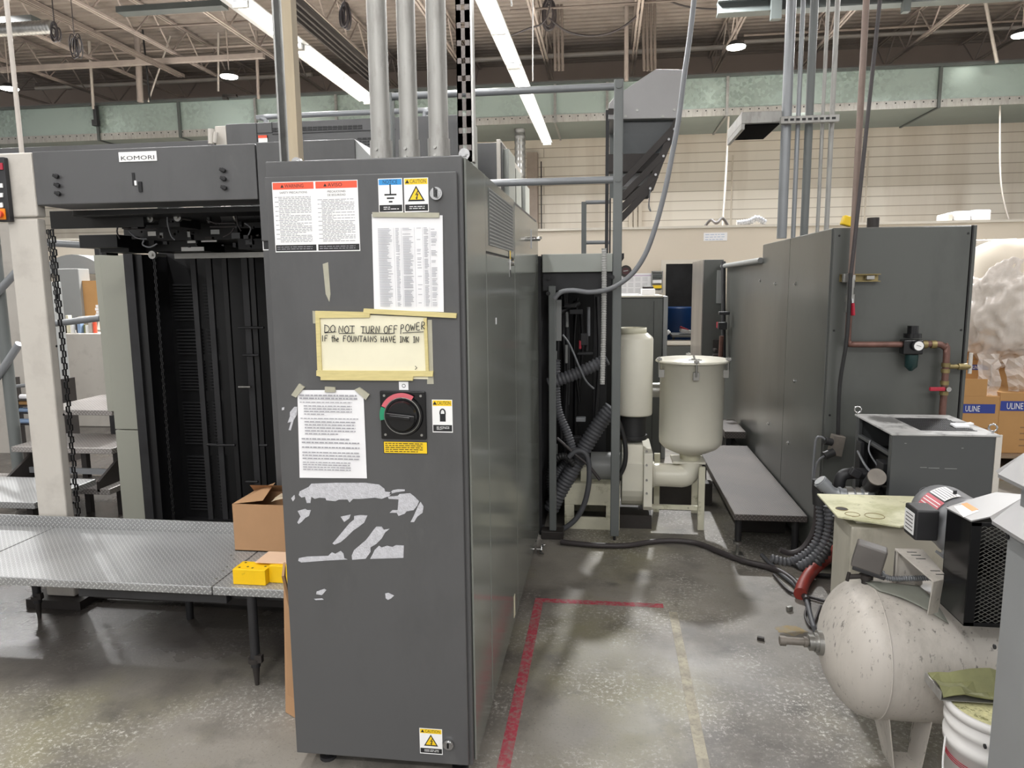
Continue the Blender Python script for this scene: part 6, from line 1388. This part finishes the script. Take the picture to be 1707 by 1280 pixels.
# hoses going down to the floor
hs=[([(1367,838),(1368,870),(1362,900),(1345,922),(1315,936),(1285,930)],3.5,0.019,'rubber'),([(1380,842),(1382,875),(1374,905),(1355,930),(1330,945)],3.45,0.020,'rubber'),([(1395,860),(1394,890),(1380,918),(1362,940)],3.3,0.018,'rubber_dark'),([(1362,830),(1358,880),(1340,912),(1318,922),(1300,916)],3.55,0.014,'cable')]
for i,(P,Y,r,mm) in enumerate(hs):
    Q=[]
    for x,y in P:
        p=pY(x,y,Y)
        if p.z<r+0.01: p=pZ(x,y,r+0.006)
        Q.append(p)
    one(MB().path(Q,r,10,sub=5,rib=(0.02,0.0028) if i<3 else None),'ribbed_hose',mm,['outer grey ribbed hose curving from the steel pipes to the floor','second ribbed hose, inside the outer one, beside the stained cream unit','darker ribbed hose nearest the stained cream unit','thin dark hose left of the ribbed hoses'][i],'hose')
one(MB().path([pY(1400,915,3.2),pZ(1378,930,0.14),pZ(1355,950,0.05),pZ(1340,972,0.03),pZ(1334,990,0.03)],0.032,12),'red_hose','redhose','dusty red hose bending to the floor left of the stained cream unit','hose')
def fl_hose(pts,r,mm,label,name='floor_hose',cat='hose'): one(MB().path([pZ(x,y,r+0.004) for x,y in pts],r,8,sub=5),name,mm,label,cat)
fl_hose([(935,903),(960,906),(1000,909),(1045,909),(1085,903),(1125,901),(1165,906),(1200,920),(1240,935),(1290,948),(1325,970),(1345,1000)],0.017,'cable','dark hose snaking across the floor from the frame to the tank')
fl_hose([(1270,925),(1300,955),(1325,975),(1342,995),(1352,1030),(1362,1062)],0.012,'rubber','grey hose on the floor running to the tank end')
fl_hose([(1285,935),(1320,940),(1352,955),(1385,960)],0.012,'rubber_dark','short black hose on the floor under the red hose')
fl_hose([(1290,958),(1315,985),(1340,992),(1375,1002)],0.008,'cable','thin cable tangled on the floor beside the red hose','floor_cable','cable')
fl_hose([(1350,1000),(1342,1025),(1352,1045),(1360,1030),(1368,1010)],0.006,'cable','thin wire loop on the floor near the tank end','floor_cable','cable')
p=pZ(1316,1018,0.0); one(MB().obox(p+Vector((0,0,0.012)),(0.03,0.02,0.022),Matrix.Rotation(0.6,3,'Z')),'metal_nut','steel','small metal block lying on the floor left of the tank','hardware',bevel=0.004)
p=pZ(1268,1067,0.0); one(MB().obox(p+Vector((0,0,0.008)),(0.03,0.016,0.014),Matrix.Rotation(-0.3,3,'Z')),'debris','dark2','small dark scrap on the open floor between the tapes and tank','debris')

# ---- stained cream unit with loose plate ----
cu=thing('stained_unit','cream steel unit with loose stained cover plate behind the tank','machine',(1.1,2.8,0))
zt=pY(1421,880,2.75).z; xa=pY(1421,880,2.75).x
MB().box(xa,1.42,2.76,2.97,0.02,zt).build('unit_body','unitpaint',cu,0.006)
zp2=zt+0.03
PP=[pZ(x,y,zp2) for x,y in((1362,825),(1546,830),(1540,868),(1500,880),(1396,863))]
PP=[Vector((min(p.x,1.40),p.y,zp2)) for p in PP]
MB().poly(PP,(0,0,0.006)).build('cover_plate','cover',cu)
MB().box(xa+0.03,1.4,2.80,2.95,zt+0.001,zt+0.029).build('cover_support','cream',cu,0.003)
b=MB()
for (x,y,r) in((1403,848,0.022),(1421,857,0.026),(1458,860,0.034)):
    p=pZ(x,y,zp2+0.0065); b.torus(p,(0,0,1),r,0.0016,20,4)
b.build('plate_ring','brass',cu)
p=pZ(1403,848,zp2+0.0065); MB().cyl(p,p+Vector((0,0,0.0005)),0.021,n=20).build('plate_hole','dark2',cu)

# ================= COMPRESSOR =================
TY,TZ,TR=2.435,0.364,0.226
cp=thing('air_compressor','scratched off white horizontal air tank carrying a motor and belt guard','compressor',(1.2,TY,0))
XL=0.735; XS=XL+0.15
prof=[(0.001,XL)]+[(TR*sin(radians(a_)),XS-0.15*cos(radians(a_))) for a_ in range(8,91,8)]+[(TR,XS),(TR,1.75),(TR*0.9,1.82),(TR*0.5,1.88),(0.001,1.9)]
prof=sorted(prof,key=lambda t:t[1])
MB().lathe(prof,(0,TY,TZ),(1,0,0),64).build('tank_shell','tank',cp)
MB().torus((XS,TY,TZ),(1,0,0),TR,0.0025,64,6).build('weld_seam','tank',cp)
z=TZ+0.005; xx=XL
MB().cyl((xx+0.012,TY,z),(xx-0.012,TY,z),0.042,n=20).cyl((xx-0.012,TY,z),(xx-0.022,TY,z),0.033,n=20).cyl((xx-0.022,TY,z),(xx-0.04,TY,z),0.028,n=6).build('tank_bung','steel',cp)
MB().cyl((xx-0.04,TY,z),(xx-0.115,TY,z+0.001),0.013,n=12).cyl((xx-0.115,TY,z),(xx-0.135,TY,z),0.017,n=6).cyl((xx-0.045,TY,z),(xx-0.055,TY,z),0.018,n=10).build('drain_nipple','dark2' if False else 'rusty',cp)
# legs
for (x_a,front) in((0.965,1),(1.6,1)):
    y_=TY-0.12 if front else TY+0.12
    s_=-1 if front else 1
    yb=TY+s_*0.09
    b=MB(); zt_=TZ-TR*0.86
    b.poly([(x_a-0.055,TY+s_*0.02,TZ-TR+0.0),(x_a-0.055,TY+s_*0.15,zt_+0.03),(x_a-0.02,TY+s_*0.13,0.0),(x_a-0.02,TY+s_*0.03,0.0)],(0.004,0,0))
    b.poly([(x_a+0.075,TY+s_*0.02,TZ-TR+0.0),(x_a+0.075,TY+s_*0.15,zt_+0.03),(x_a+0.06,TY+s_*0.13,0.0),(x_a+0.06,TY+s_*0.03,0.0)],(0.004,0,0))
    b.box(x_a-0.02,x_a+0.064,TY+s_*0.03,TY+s_*0.13,0.0,0.005); b.build('tank_leg','tank',cp)
# rail bracket on tank
zr=0.70
Q=[pZ(x,y,zr) for x,y in((1491,916),(1538,917),(1574,958),(1573,968),(1556,972))]
MB().poly(Q,(0,0,0.005)).build('mounting_rail_top','tank',cp,0.002)
a=Q[4];c=Q[3]
MB().poly([a,c,c+Vector((0.0,0.02,-0.11)),a+Vector((0,0.02,-0.11))],(0,0.006,0)).build('mounting_rail_front','tank',cp)
d_=Q[0]; MB().poly([d_,d_+Vector((0,-0.02,-0.0)),d_+Vector((0,-0.02,-0.12)),d_+Vector((0,0.0,-0.14))],(0.005,0,0)).box(d_.x,Q[1].x,d_.y-0.012,d_.y-.006,TZ+TR*0.9,zr-.001).build('mounting_rail_back','tank',cp)
b=MB()
for k,(x,y) in enumerate(((1512,920),(1519,925),(1527,931),(1551,951),(1560,957))):
    p=pZ(x,y,zr+0.0055); q=pZ(x+16,y+0.5,zr+0.0055); b.bar(p,q,0.004,0.001)
b.build('rail_slots','black',cp)
# motor
mY0,mY1=2.33,2.60; m0=pY(1601,876,2.42)
MB().lathe([(0.03,mY0),(0.085,mY0+0.01),(0.098,mY0+0.04),(0.100,mY0+0.07),(0.096,mY0+0.075),(0.096,mY1-0.05),(0.088,mY1-0.01),(0.05,mY1)],(m0.x,0,m0.z),(0,1,0),40).build('motor_body','motor',cp)
MB().cyl((m0.x-0.015,2.44,m0.z+0.094),(m0.x-0.015,2.44,m0.z+0.112),0.006,n=8).build('motor_stud','dark',cp)
def cyl_label(x,a0,a1,y0,y1,cols,name):
    b=MB(); n=6; vs=[]
    for i in range(n+1):
        t=radians(a0+(a1-a0)*i/n); 
        for y in (y0,y1): vs.append((m0.x+0.1012*cos(t),y,m0.z+0.1012*sin(t)))
    b.add(vs,[(2*i,2*i+1,2*i+3,2*i+2) for i in range(n)],0)
    for i in range(1,n): 
        t=radians(a0+(a1-a0)*i/n); t2=t+0.03
        b.add([(m0.x+0.1016*cos(t),y0+.006,m0.z+0.1016*sin(t)),(m0.x+0.1016*cos(t),y1-.006,m0.z+0.1016*sin(t)),(m0.x+0.1016*cos(t2),y1-.006,m0.z+0.1016*sin(t2)),(m0.x+0.1016*cos(t2),y0+.006,m0.z+0.1016*sin(t2))],[(0,1,2,3)],1)
    b.build(name,cols,cp)
cyl_label(0,95,125,2.41,2.52,['white','text'],'motor_label'); cyl_label(0,128,165,2.40,2.52,['pink','white'],'motor_warning_label')
jb=pY(1533,873,2.36)
b=MB(); b.box(jb.x-0.02,jb.x+0.05,2.34,2.43,jb.z-0.05,jb.z+0.05); J=b.build('motor_junction_box','dark',cp,0.006)
MB().box(jb.x-0.0225,jb.x-0.0205,2.35,2.42,jb.z-0.035,jb.z+0.035).build('junction_label','white',J)
b=MB()
for i in range(5): b.box(jb.x-0.0228,jb.x-0.0225,2.357,2.41,jb.z-0.025+i*0.012,jb.z-0.022+i*0.012)
b.build('label_print','textk',J)
MB().obox((m0.x-0.03,2.36,m0.z-0.11),(0.09,0.12,0.008),Matrix.Rotation(0.5,3,'Y')).bar((m0.x-0.09,2.33,m0.z-0.055),(m0.x-0.03,2.30,m0.z-0.09),0.02,0.012).build('motor_base','motor',cp)
p=Vector((m0.x-0.02,2.30,m0.z-0.10)); MB().cyl(p,p+Vector((0,-0.02,0)),0.012,n=6).build('base_nut','chrome',cp)
# belt guard
gy0,gy1=2.15,2.30; gx0=pY(1613,950,gy0).x; gzt=pY(1620,870,gy0).z; gzb=pY(1607,1043,gy0).z; gx1=gx0+0.42
f=MB(); f.box(gx0,gx0+0.004,gy0,gy1,gzb,gzt).box(gx0,gx0+0.028,gy0-0.002,gy0,gzb,gzt).box(gx0,gx1,gy0-.002,gy0,gzb,gzb+0.012).box(gx0,gx1,gy0-.002,gy0,gzt-0.012,gzt).box(gx0,gx1,gy1-0.004,gy1,gzb,gzt).box(gx0,gx1,gy0,gy1,gzb,gzb+0.004); G=f.build('guard_frame','blackgloss',cp,0.002)
g=MB(); cw,chh=0.020,0.0062; nz_=int((gzt-gzb-0.02)/chh); nx_=14
for j in range(nz_):
    for i in range(nx_):
        x=gx0+0.028+i*cw+(cw/2 if j%2 else 0); z=gzb+0.012+j*chh
        if x+cw/2>gx1-.005: continue
        g.bar((x,gy0+0.003,z),(x+cw/2,gy0+0.003,z+chh),0.0012,0.0022,up=(0,1,0)); g.bar((x+cw/2,gy0+0.003,z+chh),(x+cw,gy0+0.003,z),0.0012,0.0028,up=(0,1,0))
g.build('expanded_mesh','steel',cp)
MB().cyl((gx0+0.17,gy0+0.05,gzb+0.12),(gx0+0.17,gy0+0.09,gzb+0.12),0.06,n=32).build('pulley','dark',cp)
T=[pZ(x,y,gzt+0.004) for x,y in((1577,848),(1619,870),(1655,862))]; T+= [Vector((gx1,T[2].y+0.02,gzt+0.004)),Vector((gx1,T[0].y+0.12,gzt+0.004)),pZ(1660,822,gzt+0.004),pZ(1625,832,gzt+.004)]
MB().poly(T,(0,0,0.004)).build('guard_top_sheet','hood',cp)
Lb=[pZ(x,y,gzt+0.0085) for x,y in((1590,844),(1612,840),(1632,852),(1606,862))]; b=MB(); b.poly(Lb,(0,0,0.0004)); b.build('guard_label','white',cp)
Lb=[pZ(x,y,gzt+0.0092) for x,y in((1602,840),(1612,838),(1631,849),(1620,852))]; MB().poly(Lb,(0,0,0.0004)).build('guard_label_stripe','orange',cp)
# pressure switch
ps=pY(1449,928,2.46); R3=Matrix.Rotation(0.22,3,'Y')@Matrix.Rotation(-0.35,3,'Z')
MB().obox(ps,(0.095,0.07,0.085),R3).build('pressure_switch','switchbox',cp,0.006)
MB().obox(ps+Vector((0.0,-0.002,-0.047)),(0.10,0.075,0.012),R3).build('switch_base','dark',cp,0.002)
z0=TZ+TR; sxx=pY(1444,958,2.44).x
MB().cyl((sxx,2.44,z0-0.01),(sxx,2.45,ps.z-0.045),0.014,n=10).cyl((sxx,2.44,ps.z-0.07),(sxx,2.44,ps.z-0.055),0.022,n=6).cyl((sxx-0.055,2.44,ps.z-0.065),(sxx,2.44,ps.z-0.06),0.009,n=8).cyl((sxx-0.06,2.44,ps.z-0.08),(sxx-0.055,2.44,ps.z-0.05),0.006,n=6).build('switch_manifold','dark2',cp)
MB().path([pY(1462,943,2.43),pY(1470,957,2.43),pY(1485,964,2.43),pY(1515,964,2.42),pY(1552,963,2.42)],0.0085,10,sub=6,rib=(0.007,0.0012)).build('flexible_lead','greycable',cp)
# loose sheet on the tank
b=MB(); n=10; vs=[]
for j in range(n+1):
    for i in range(n+1):
        u=i/n; v_=j/n
        X_=0.86+0.17*u+0.03*v_; ang=radians(92-(46*v_)*(0.35+0.65*u)+ -6*(1-v_)*u); rr=TR+0.004+0.010*sin(3.1*u)*v_+0.01*v_*u
        vs.append((X_,TY-cos(ang)*rr,TZ+sin(ang)*rr))
fs=[(j*(n+1)+i,j*(n+1)+i+1,(j+1)*(n+1)+i+1,(j+1)*(n+1)+i) for j in range(n) for i in range(n)]
b.add(vs,fs,0,True); o=b.build('loose_sheet','crumple2'); so=o.modifiers.new('s','SOLIDIFY'); so.thickness=0.002; tag(o,'dull grey floppy sheet lying over the top of the tank','sheet')

# ---- pail with sheet ----
pz=0.40; pl=pZ(1578,1165,pz); rB=0.128; bxx,byy=pl.x+rB,min(pl.y-0.01,2.05)
pa=thing('plastic_pail','white plastic pail with ribbed rim and pale powder on its lid','bucket',(bxx,byy,0))
MB().lathe([(rB*0.86,0.0),(rB*0.87,0.004),(rB*0.96,pz-0.12),(rB*1.02,pz-0.118),(rB*1.03,pz-0.095),(rB*0.98,pz-0.09),(rB*0.98,pz-0.065),(rB*1.03,pz-0.06),(rB*1.03,pz-0.045),(rB*0.99,pz-0.04),(rB*0.99,pz-0.022),(rB*0.95,pz-.02)],(bxx,byy,0),(0,0,1),56).build('pail_body','pail',pa)
MB().lathe([(rB*0.99,pz-0.021),(rB*1.05,pz-0.02),(rB*1.05,pz),(rB*0.97,pz+0.004),(rB*0.93,pz-0.008),(rB*0.0001,pz-0.008)],(bxx,byy,0),(0,0,1),56).build('pail_lid','pail',pa)
MB().cyl((bxx,byy,pz-0.008),(bxx,byy,pz-0.005),rB*0.91,n=40).build('lid_powder','powder',pa)
for k,dz in enumerate((0.150,0.156,0.162)):
    rr=rB*(0.86+0.10*(pz-dz)/(pz-0.12))+0.001; MB().torus((bxx,byy,pz-dz),(0,0,1),rB*0.955,0.0014,64,4).build('red_band','redlever',pa)
b=MB(); txt='FLINE 68'
G_=text_geo('OIL LINE 68'); 
vs=[];hh=0.017; sc=hh
for (x,y) in G_[0]:
    t=radians(205)+ (x*sc*0.75)/rB; vs.append((bxx+rB*0.949*cos(t)*1.0,byy+rB*0.949*sin(t),pz-0.20+y*hh))
b.add(vs,G_[1]); b.build('pail_print','textk',pa)
P=[]
for i in range(13):
    t=pi*i/12; P.append((bxx-rB*1.0*cos(t)*1.02-0.0,byy-0.02-0.10*sin(t)*1.0,pz-0.11-0.21*sin(t)))
P=[(bxx-rB*1.05,byy-0.0,pz-0.10),(bxx-rB*1.16,byy-0.03,pz-0.18),(bxx-rB*1.12,byy-0.06,pz-0.245),(bxx-rB*0.7,byy-0.115,pz-0.275),(bxx,byy-0.15,pz-0.285),(bxx+rB*0.8,byy-0.11,pz-0.25),(bxx+rB*1.05,byy,pz-0.10)]
MB().path(P,0.003,6,sub=6).build('wire_handle','white',pa)
MB().path(P[2:5],0.008,8,sub=4).build('handle_grip','white',pa)
b=MB(); n=12; vs=[]; R=random.Random(12)
A0=pY(1556,1122,2.12); 
for j in range(5):
    for i in range(n+1):
        u=i/n; x=A0.x-0.0+u*0.34; y=2.05+0.026*j; z=pz+0.018+0.028*(j/4)+0.016*sin(6*u+1.3*j)+R.uniform(-.006,.006)-0.010*u; vs.append((x,y,max(z,pz+0.007)))
b.add(vs,[(j*(n+1)+i,j*(n+1)+i+1,(j+1)*(n+1)+i+1,(j+1)*(n+1)+i) for j in range(4) for i in range(n)])
o=b.build('crumpled_sheet','crumple'); so=o.modifiers.new('s','SOLIDIFY'); so.thickness=0.003; tag(o,'crumpled olive sheet lying across the top of the white pail','sheet')
one(MB().box(A0.x-0.004,A0.x+0.30,2.055,2.16,pz+0.0045,pz+0.0065).box(A0.x-0.006,A0.x-0.003,2.055,2.16,pz+0.0045,pz+0.032),'bent_tray','galv2','bent metal tray under the crumpled sheet on the pail','tray')

# ---- foreground ventilated tower ----
XF,YF=pY(1680,885,1.72).x,1.72
tw=thing('vent_tower','smooth grey steel tower with louvred hoods at the right edge','machine',(XF+0.2,1.2,0))
z1=pY(1683,831,YF).z; z2=pY(1646,863,YF+0.02); z3=pY(1693,754,YF).z; z4=pY(1656,786,YF+0.02)
MB().box(XF,XF+0.5,0.72,YF,0,z1-0.05).build('tower_body','post_fg',tw,0.003)
MB().box(XF+0.03,XF+0.5,0.74,YF-0.02,z1-0.05,z4.z+0.02).build('tower_core','dark2',tw)
MB().box(XF+0.01,XF+0.016,YF-0.06,YF-0.02,z1-0.04,z4.z+0.03).build('tower_edge_post','post_fg',tw)
def skirt(zt_,xo,zo,nm):
    b=MB(); x_in=XF+0.02; th=0.004
    b.poly([(x_in,0.72,zt_),(xo,0.72,zo),(xo,0.72,zo-th*2),(x_in+0.0,0.72,zt_-th*2)],(0,YF-0.72,0))
    b.add([(x_in,YF,zt_),(xo,YF,zo),(xo+0.01,YF+0.03,zo),(x_in+0.5,YF+0.03,zo),(x_in+0.5,YF,zt_)],[(0,1,2),(0,2,3,4)])
    b.build(nm,'hood',tw)
skirt(z1,z2.x,z2.z,'lower_hood'); skirt(z3,z4.x,z4.z,'upper_hood')
MB().box(XF+0.02,XF+0.5,0.72,YF,z3-0.004,z3).build('hood_top','hood',tw)
for (x,y) in((1659,1078),(1643,1244),(1681,895)):
    p=pX(x,y,XF); MB().cyl(p,p+Vector((-0.003,0,0)),0.006,n=10).build('panel_rivet','dark',tw)

# ================= PALLET, CARTONS, WRAPPED LOAD =================
PY_=6.3; pzt=pY(1640,748,PY_).z
x0=pY(1560,740,PY_).x; x1=x0+1.4
pt=thing('pallet','weathered wooden pallet under the cartons at the right edge','pallet',((x0+x1)/2,PY_,0))
for i in range(7): MB().box(x0,x1,PY_-0.25+i*0.16,PY_-0.25+i*0.16+0.12,pzt-0.02,pzt).build('deck_board','wood',pt,0.003)
for x in(x0,(x0+x1)/2-.02,x1-0.04): MB().box(x,x+0.04,PY_-0.25,PY_+0.83,pzt-0.11,pzt-0.021).build('stringer','wood',pt,0.003)
for i in(0,3,6): MB().box(x0,x1,PY_-0.25+i*0.16,PY_-0.25+i*0.16+0.12,pzt-0.13,pzt-0.111).build('bottom_board','wood',pt,0.002)
one(MB().box(x0-.05,x1+.05,PY_-0.27,PY_+0.86,0,pzt-0.131),'pallet_base_stack','wood','lower stacked pallet boards beneath the carton pallet','pallet')
def carton(px0,px1,py0,py1,Y,dep,label,open_=False,text=True,group='tan shipping cartons',zb=None):
    a=pY(px0,py0,Y); c=pY(px1,py1,Y); zb=pzt+0.001 if zb is None else zb
    r=thing('shipping_carton',label,'box',((a.x+c.x)/2,Y,zb),group)
    MB().box(a.x,c.x,Y,Y+dep,zb,a.z).build('carton_body','card2',r,0.004)
    w_=c.x-a.x; h_=a.z-zb
    if text:
        b=MB(); b.box(a.x+0.02*w_,c.x-0.10*w_,Y-0.002,Y-0.0003,a.z-0.30*h_,a.z-0.14*h_,0); 
        b.text('ULINE',(a.x+0.16*w_,Y-0.003,a.z-0.27*h_),0.10*h_,mi=1,width=0.36*w_); b.build('brand_band',['bluebar','white'],r)
        g=MB(); R=random.Random(int(px0))
        for k in range(4): g.box(a.x+0.5*w_,a.x+(0.6+0.3*R.random())*w_,Y-0.001,Y-.0002,zb+h_*(0.12+0.10*k),zb+h_*(0.14+0.10*k))
        g.build('carton_print','card_in',r)
    if open_:
        MB().box(a.x,a.x+w_*0.66,Y+0.0,Y+0.005,a.z,a.z+0.30*h_).build('carton_flap','card2',r)
    return r
zt_=pY(1640,748,PY_).z
carton(1600,1660,660,748,PY_-0.15,0.38,'tan carton with blue printed band, left one on the pallet, flap open',True)
carton(1668,1735,654,752,PY_-0.15,0.38,'tan carton with blue printed band, cut by the right photo edge')
ztl=pY(1630,657,PY_+0.27).z
carton(1657,1722,657,750,PY_+0.26,0.4,'lower tan carton mostly hidden behind the two printed cartons',text=False)
carton(1612,1648,657,750,PY_+0.26,0.3,'bottom tan carton behind the open flap',text=False)
carton(1657,1722,585,652,PY_+0.27,0.4,'plain tan carton stacked behind, beneath the plastic film',text=False,zb=ztl+0.012)
carton(1612,1648,600,655,PY_+0.27,0.3,'tan carton with small blue patch standing behind the open carton',zb=ztl+0.012)
carton(1612,1646,535,598,PY_+0.28,0.3,'upper tan carton next to the enclosure edge',text=False,zb=pY(1630,600,PY_+0.27).z+0.002)
# wrapped load
wl=thing('wrapped_load','large load bagged in crumpled clear plastic film at the right edge','wrapped goods',(pY(1680,600,PY_).x,PY_+0.2,pY(1680,650,PY_).z))
def blob(cx,cy,cz,rx,ry,rz,seed,amp,mm,name,n=40,m=26,pw=0.7):
    R=random.Random(seed); ph=[(R.uniform(2,7),R.uniform(0,6),R.uniform(1,5),R.uniform(0,6)) for _ in range(7)]
    vs=[]
    for j in range(m+1):
        t=pi*j/m-pi/2
        for i in range(n):
            p=2*pi*i/n; ct=abs(cos(t))**pw
            d=1+amp*sum(sin(a*p+b)*sin(c*t*2+e) for a,b,c,e in [(round(q[0]),q[1],q[2],q[3]) for q in ph])/3
            if amp>0.05:
                q=Vector((cos(p)*ct*2.2,sin(p)*ct*2.2,t*1.6)); d+=0.16*(1-abs(noise.noise(q*1.7)*2.4))*0.5-0.06+0.05*(0.5-abs(noise.noise(q*4.1)*2))
            sp=lambda v: (abs(v)**pw)*(1 if v>=0 else -1)
            vs.append((cx+rx*ct*sp(cos(p))*d,cy+ry*ct*sp(sin(p))*d,cz+rz*sp(sin(t))*d))
    fs=[(j*n+i,j*n+(i+1)%n,(j+1)*n+(i+1)%n,(j+1)*n+i) for j in range(m) for i in range(n)]
    b=MB(); b.add(vs,fs,0,True); return b.build(name,mm,wl)
cx_=pY(1715,500,PY_).x; cz_=pY(1700,505,PY_).z
blob(cx_+0.05,PY_+0.35,cz_+0.06,0.42,0.35,0.46,3,0.03,'office','wrapped_goods')
blob(cx_+0.02,PY_+0.3,cz_-0.05,0.42,0.40,0.50,5,0.06,'plasticwrap','plastic_film',120,80,0.85)
a=pY(1643,640,PY_-0.05)
b=MB(); vs=[];R=random.Random(6)
for j in range(9):
    for i in range(5): 
        p=pY(1632+i*9-abs(j-4)*0.5,590+j*9,PY_-0.12); vs.append(p+Vector((0,R.uniform(-.03,.03),R.uniform(-.005,.005))))
b.add(vs,[(j*5+i,j*5+i+1,(j+1)*5+i+1,(j+1)*5+i) for j in range(8) for i in range(4)]); b.build('film_tail','plasticwrap',wl)
b=MB(); vs=[]
for j in range(9):
    for i in range(6):
        p=pY(1672+i*8+j*2,600+j*9-i*2,PY_-0.1); vs.append(p+Vector((0,R.uniform(-.04,.04),R.uniform(-.005,.005))))
b.add(vs,[(j*6+i,j*6+i+1,(j+1)*6+i+1,(j+1)*6+i) for j in range(8) for i in range(5)]); b.build('film_tail','plasticwrap',wl)
one(MB().box(cx_-0.36,cx_+0.7,PY_+0.9,PY_+1.3,0,1.95),'wrapped_stack','pillar','pale wrapped stack standing behind the film covered load','wrapped goods',bevel=0.03)

M_=None
b=MB(); R=random.Random(9); c=pZ(1318,1050,0.0006)
b.poly([c+Vector((0.075*cos(2*pi*i/22)*R.uniform(.75,1.1),0.05*sin(2*pi*i/22)*R.uniform(.7,1.15),-0.0004)) for i in range(22)],(0,0,0.0008)); one(b,'floor_stain','stain','yellow brown stain on the concrete left of the tank','stain')
# ================= FLOOR TAPES =================
def tapeq(x0,x1,y0,y1,mm,label,z=0.0012): one(MB().box(x0,x1,y0,y1,0.0002,z),'floor_tape',mm,label,'tape')
tapeq(-0.352,-0.308,1.2,3.44,'redtape','worn red floor tape running beside the cabinet side')
tapeq(-0.352,0.290,3.441,3.485,'redtape','worn red floor tape crossing the aisle beyond the cabinet door')
tapeq(0.312,0.352,1.2,3.40,'paletape','faded pale floor tape strip in the aisle, right of the red one')
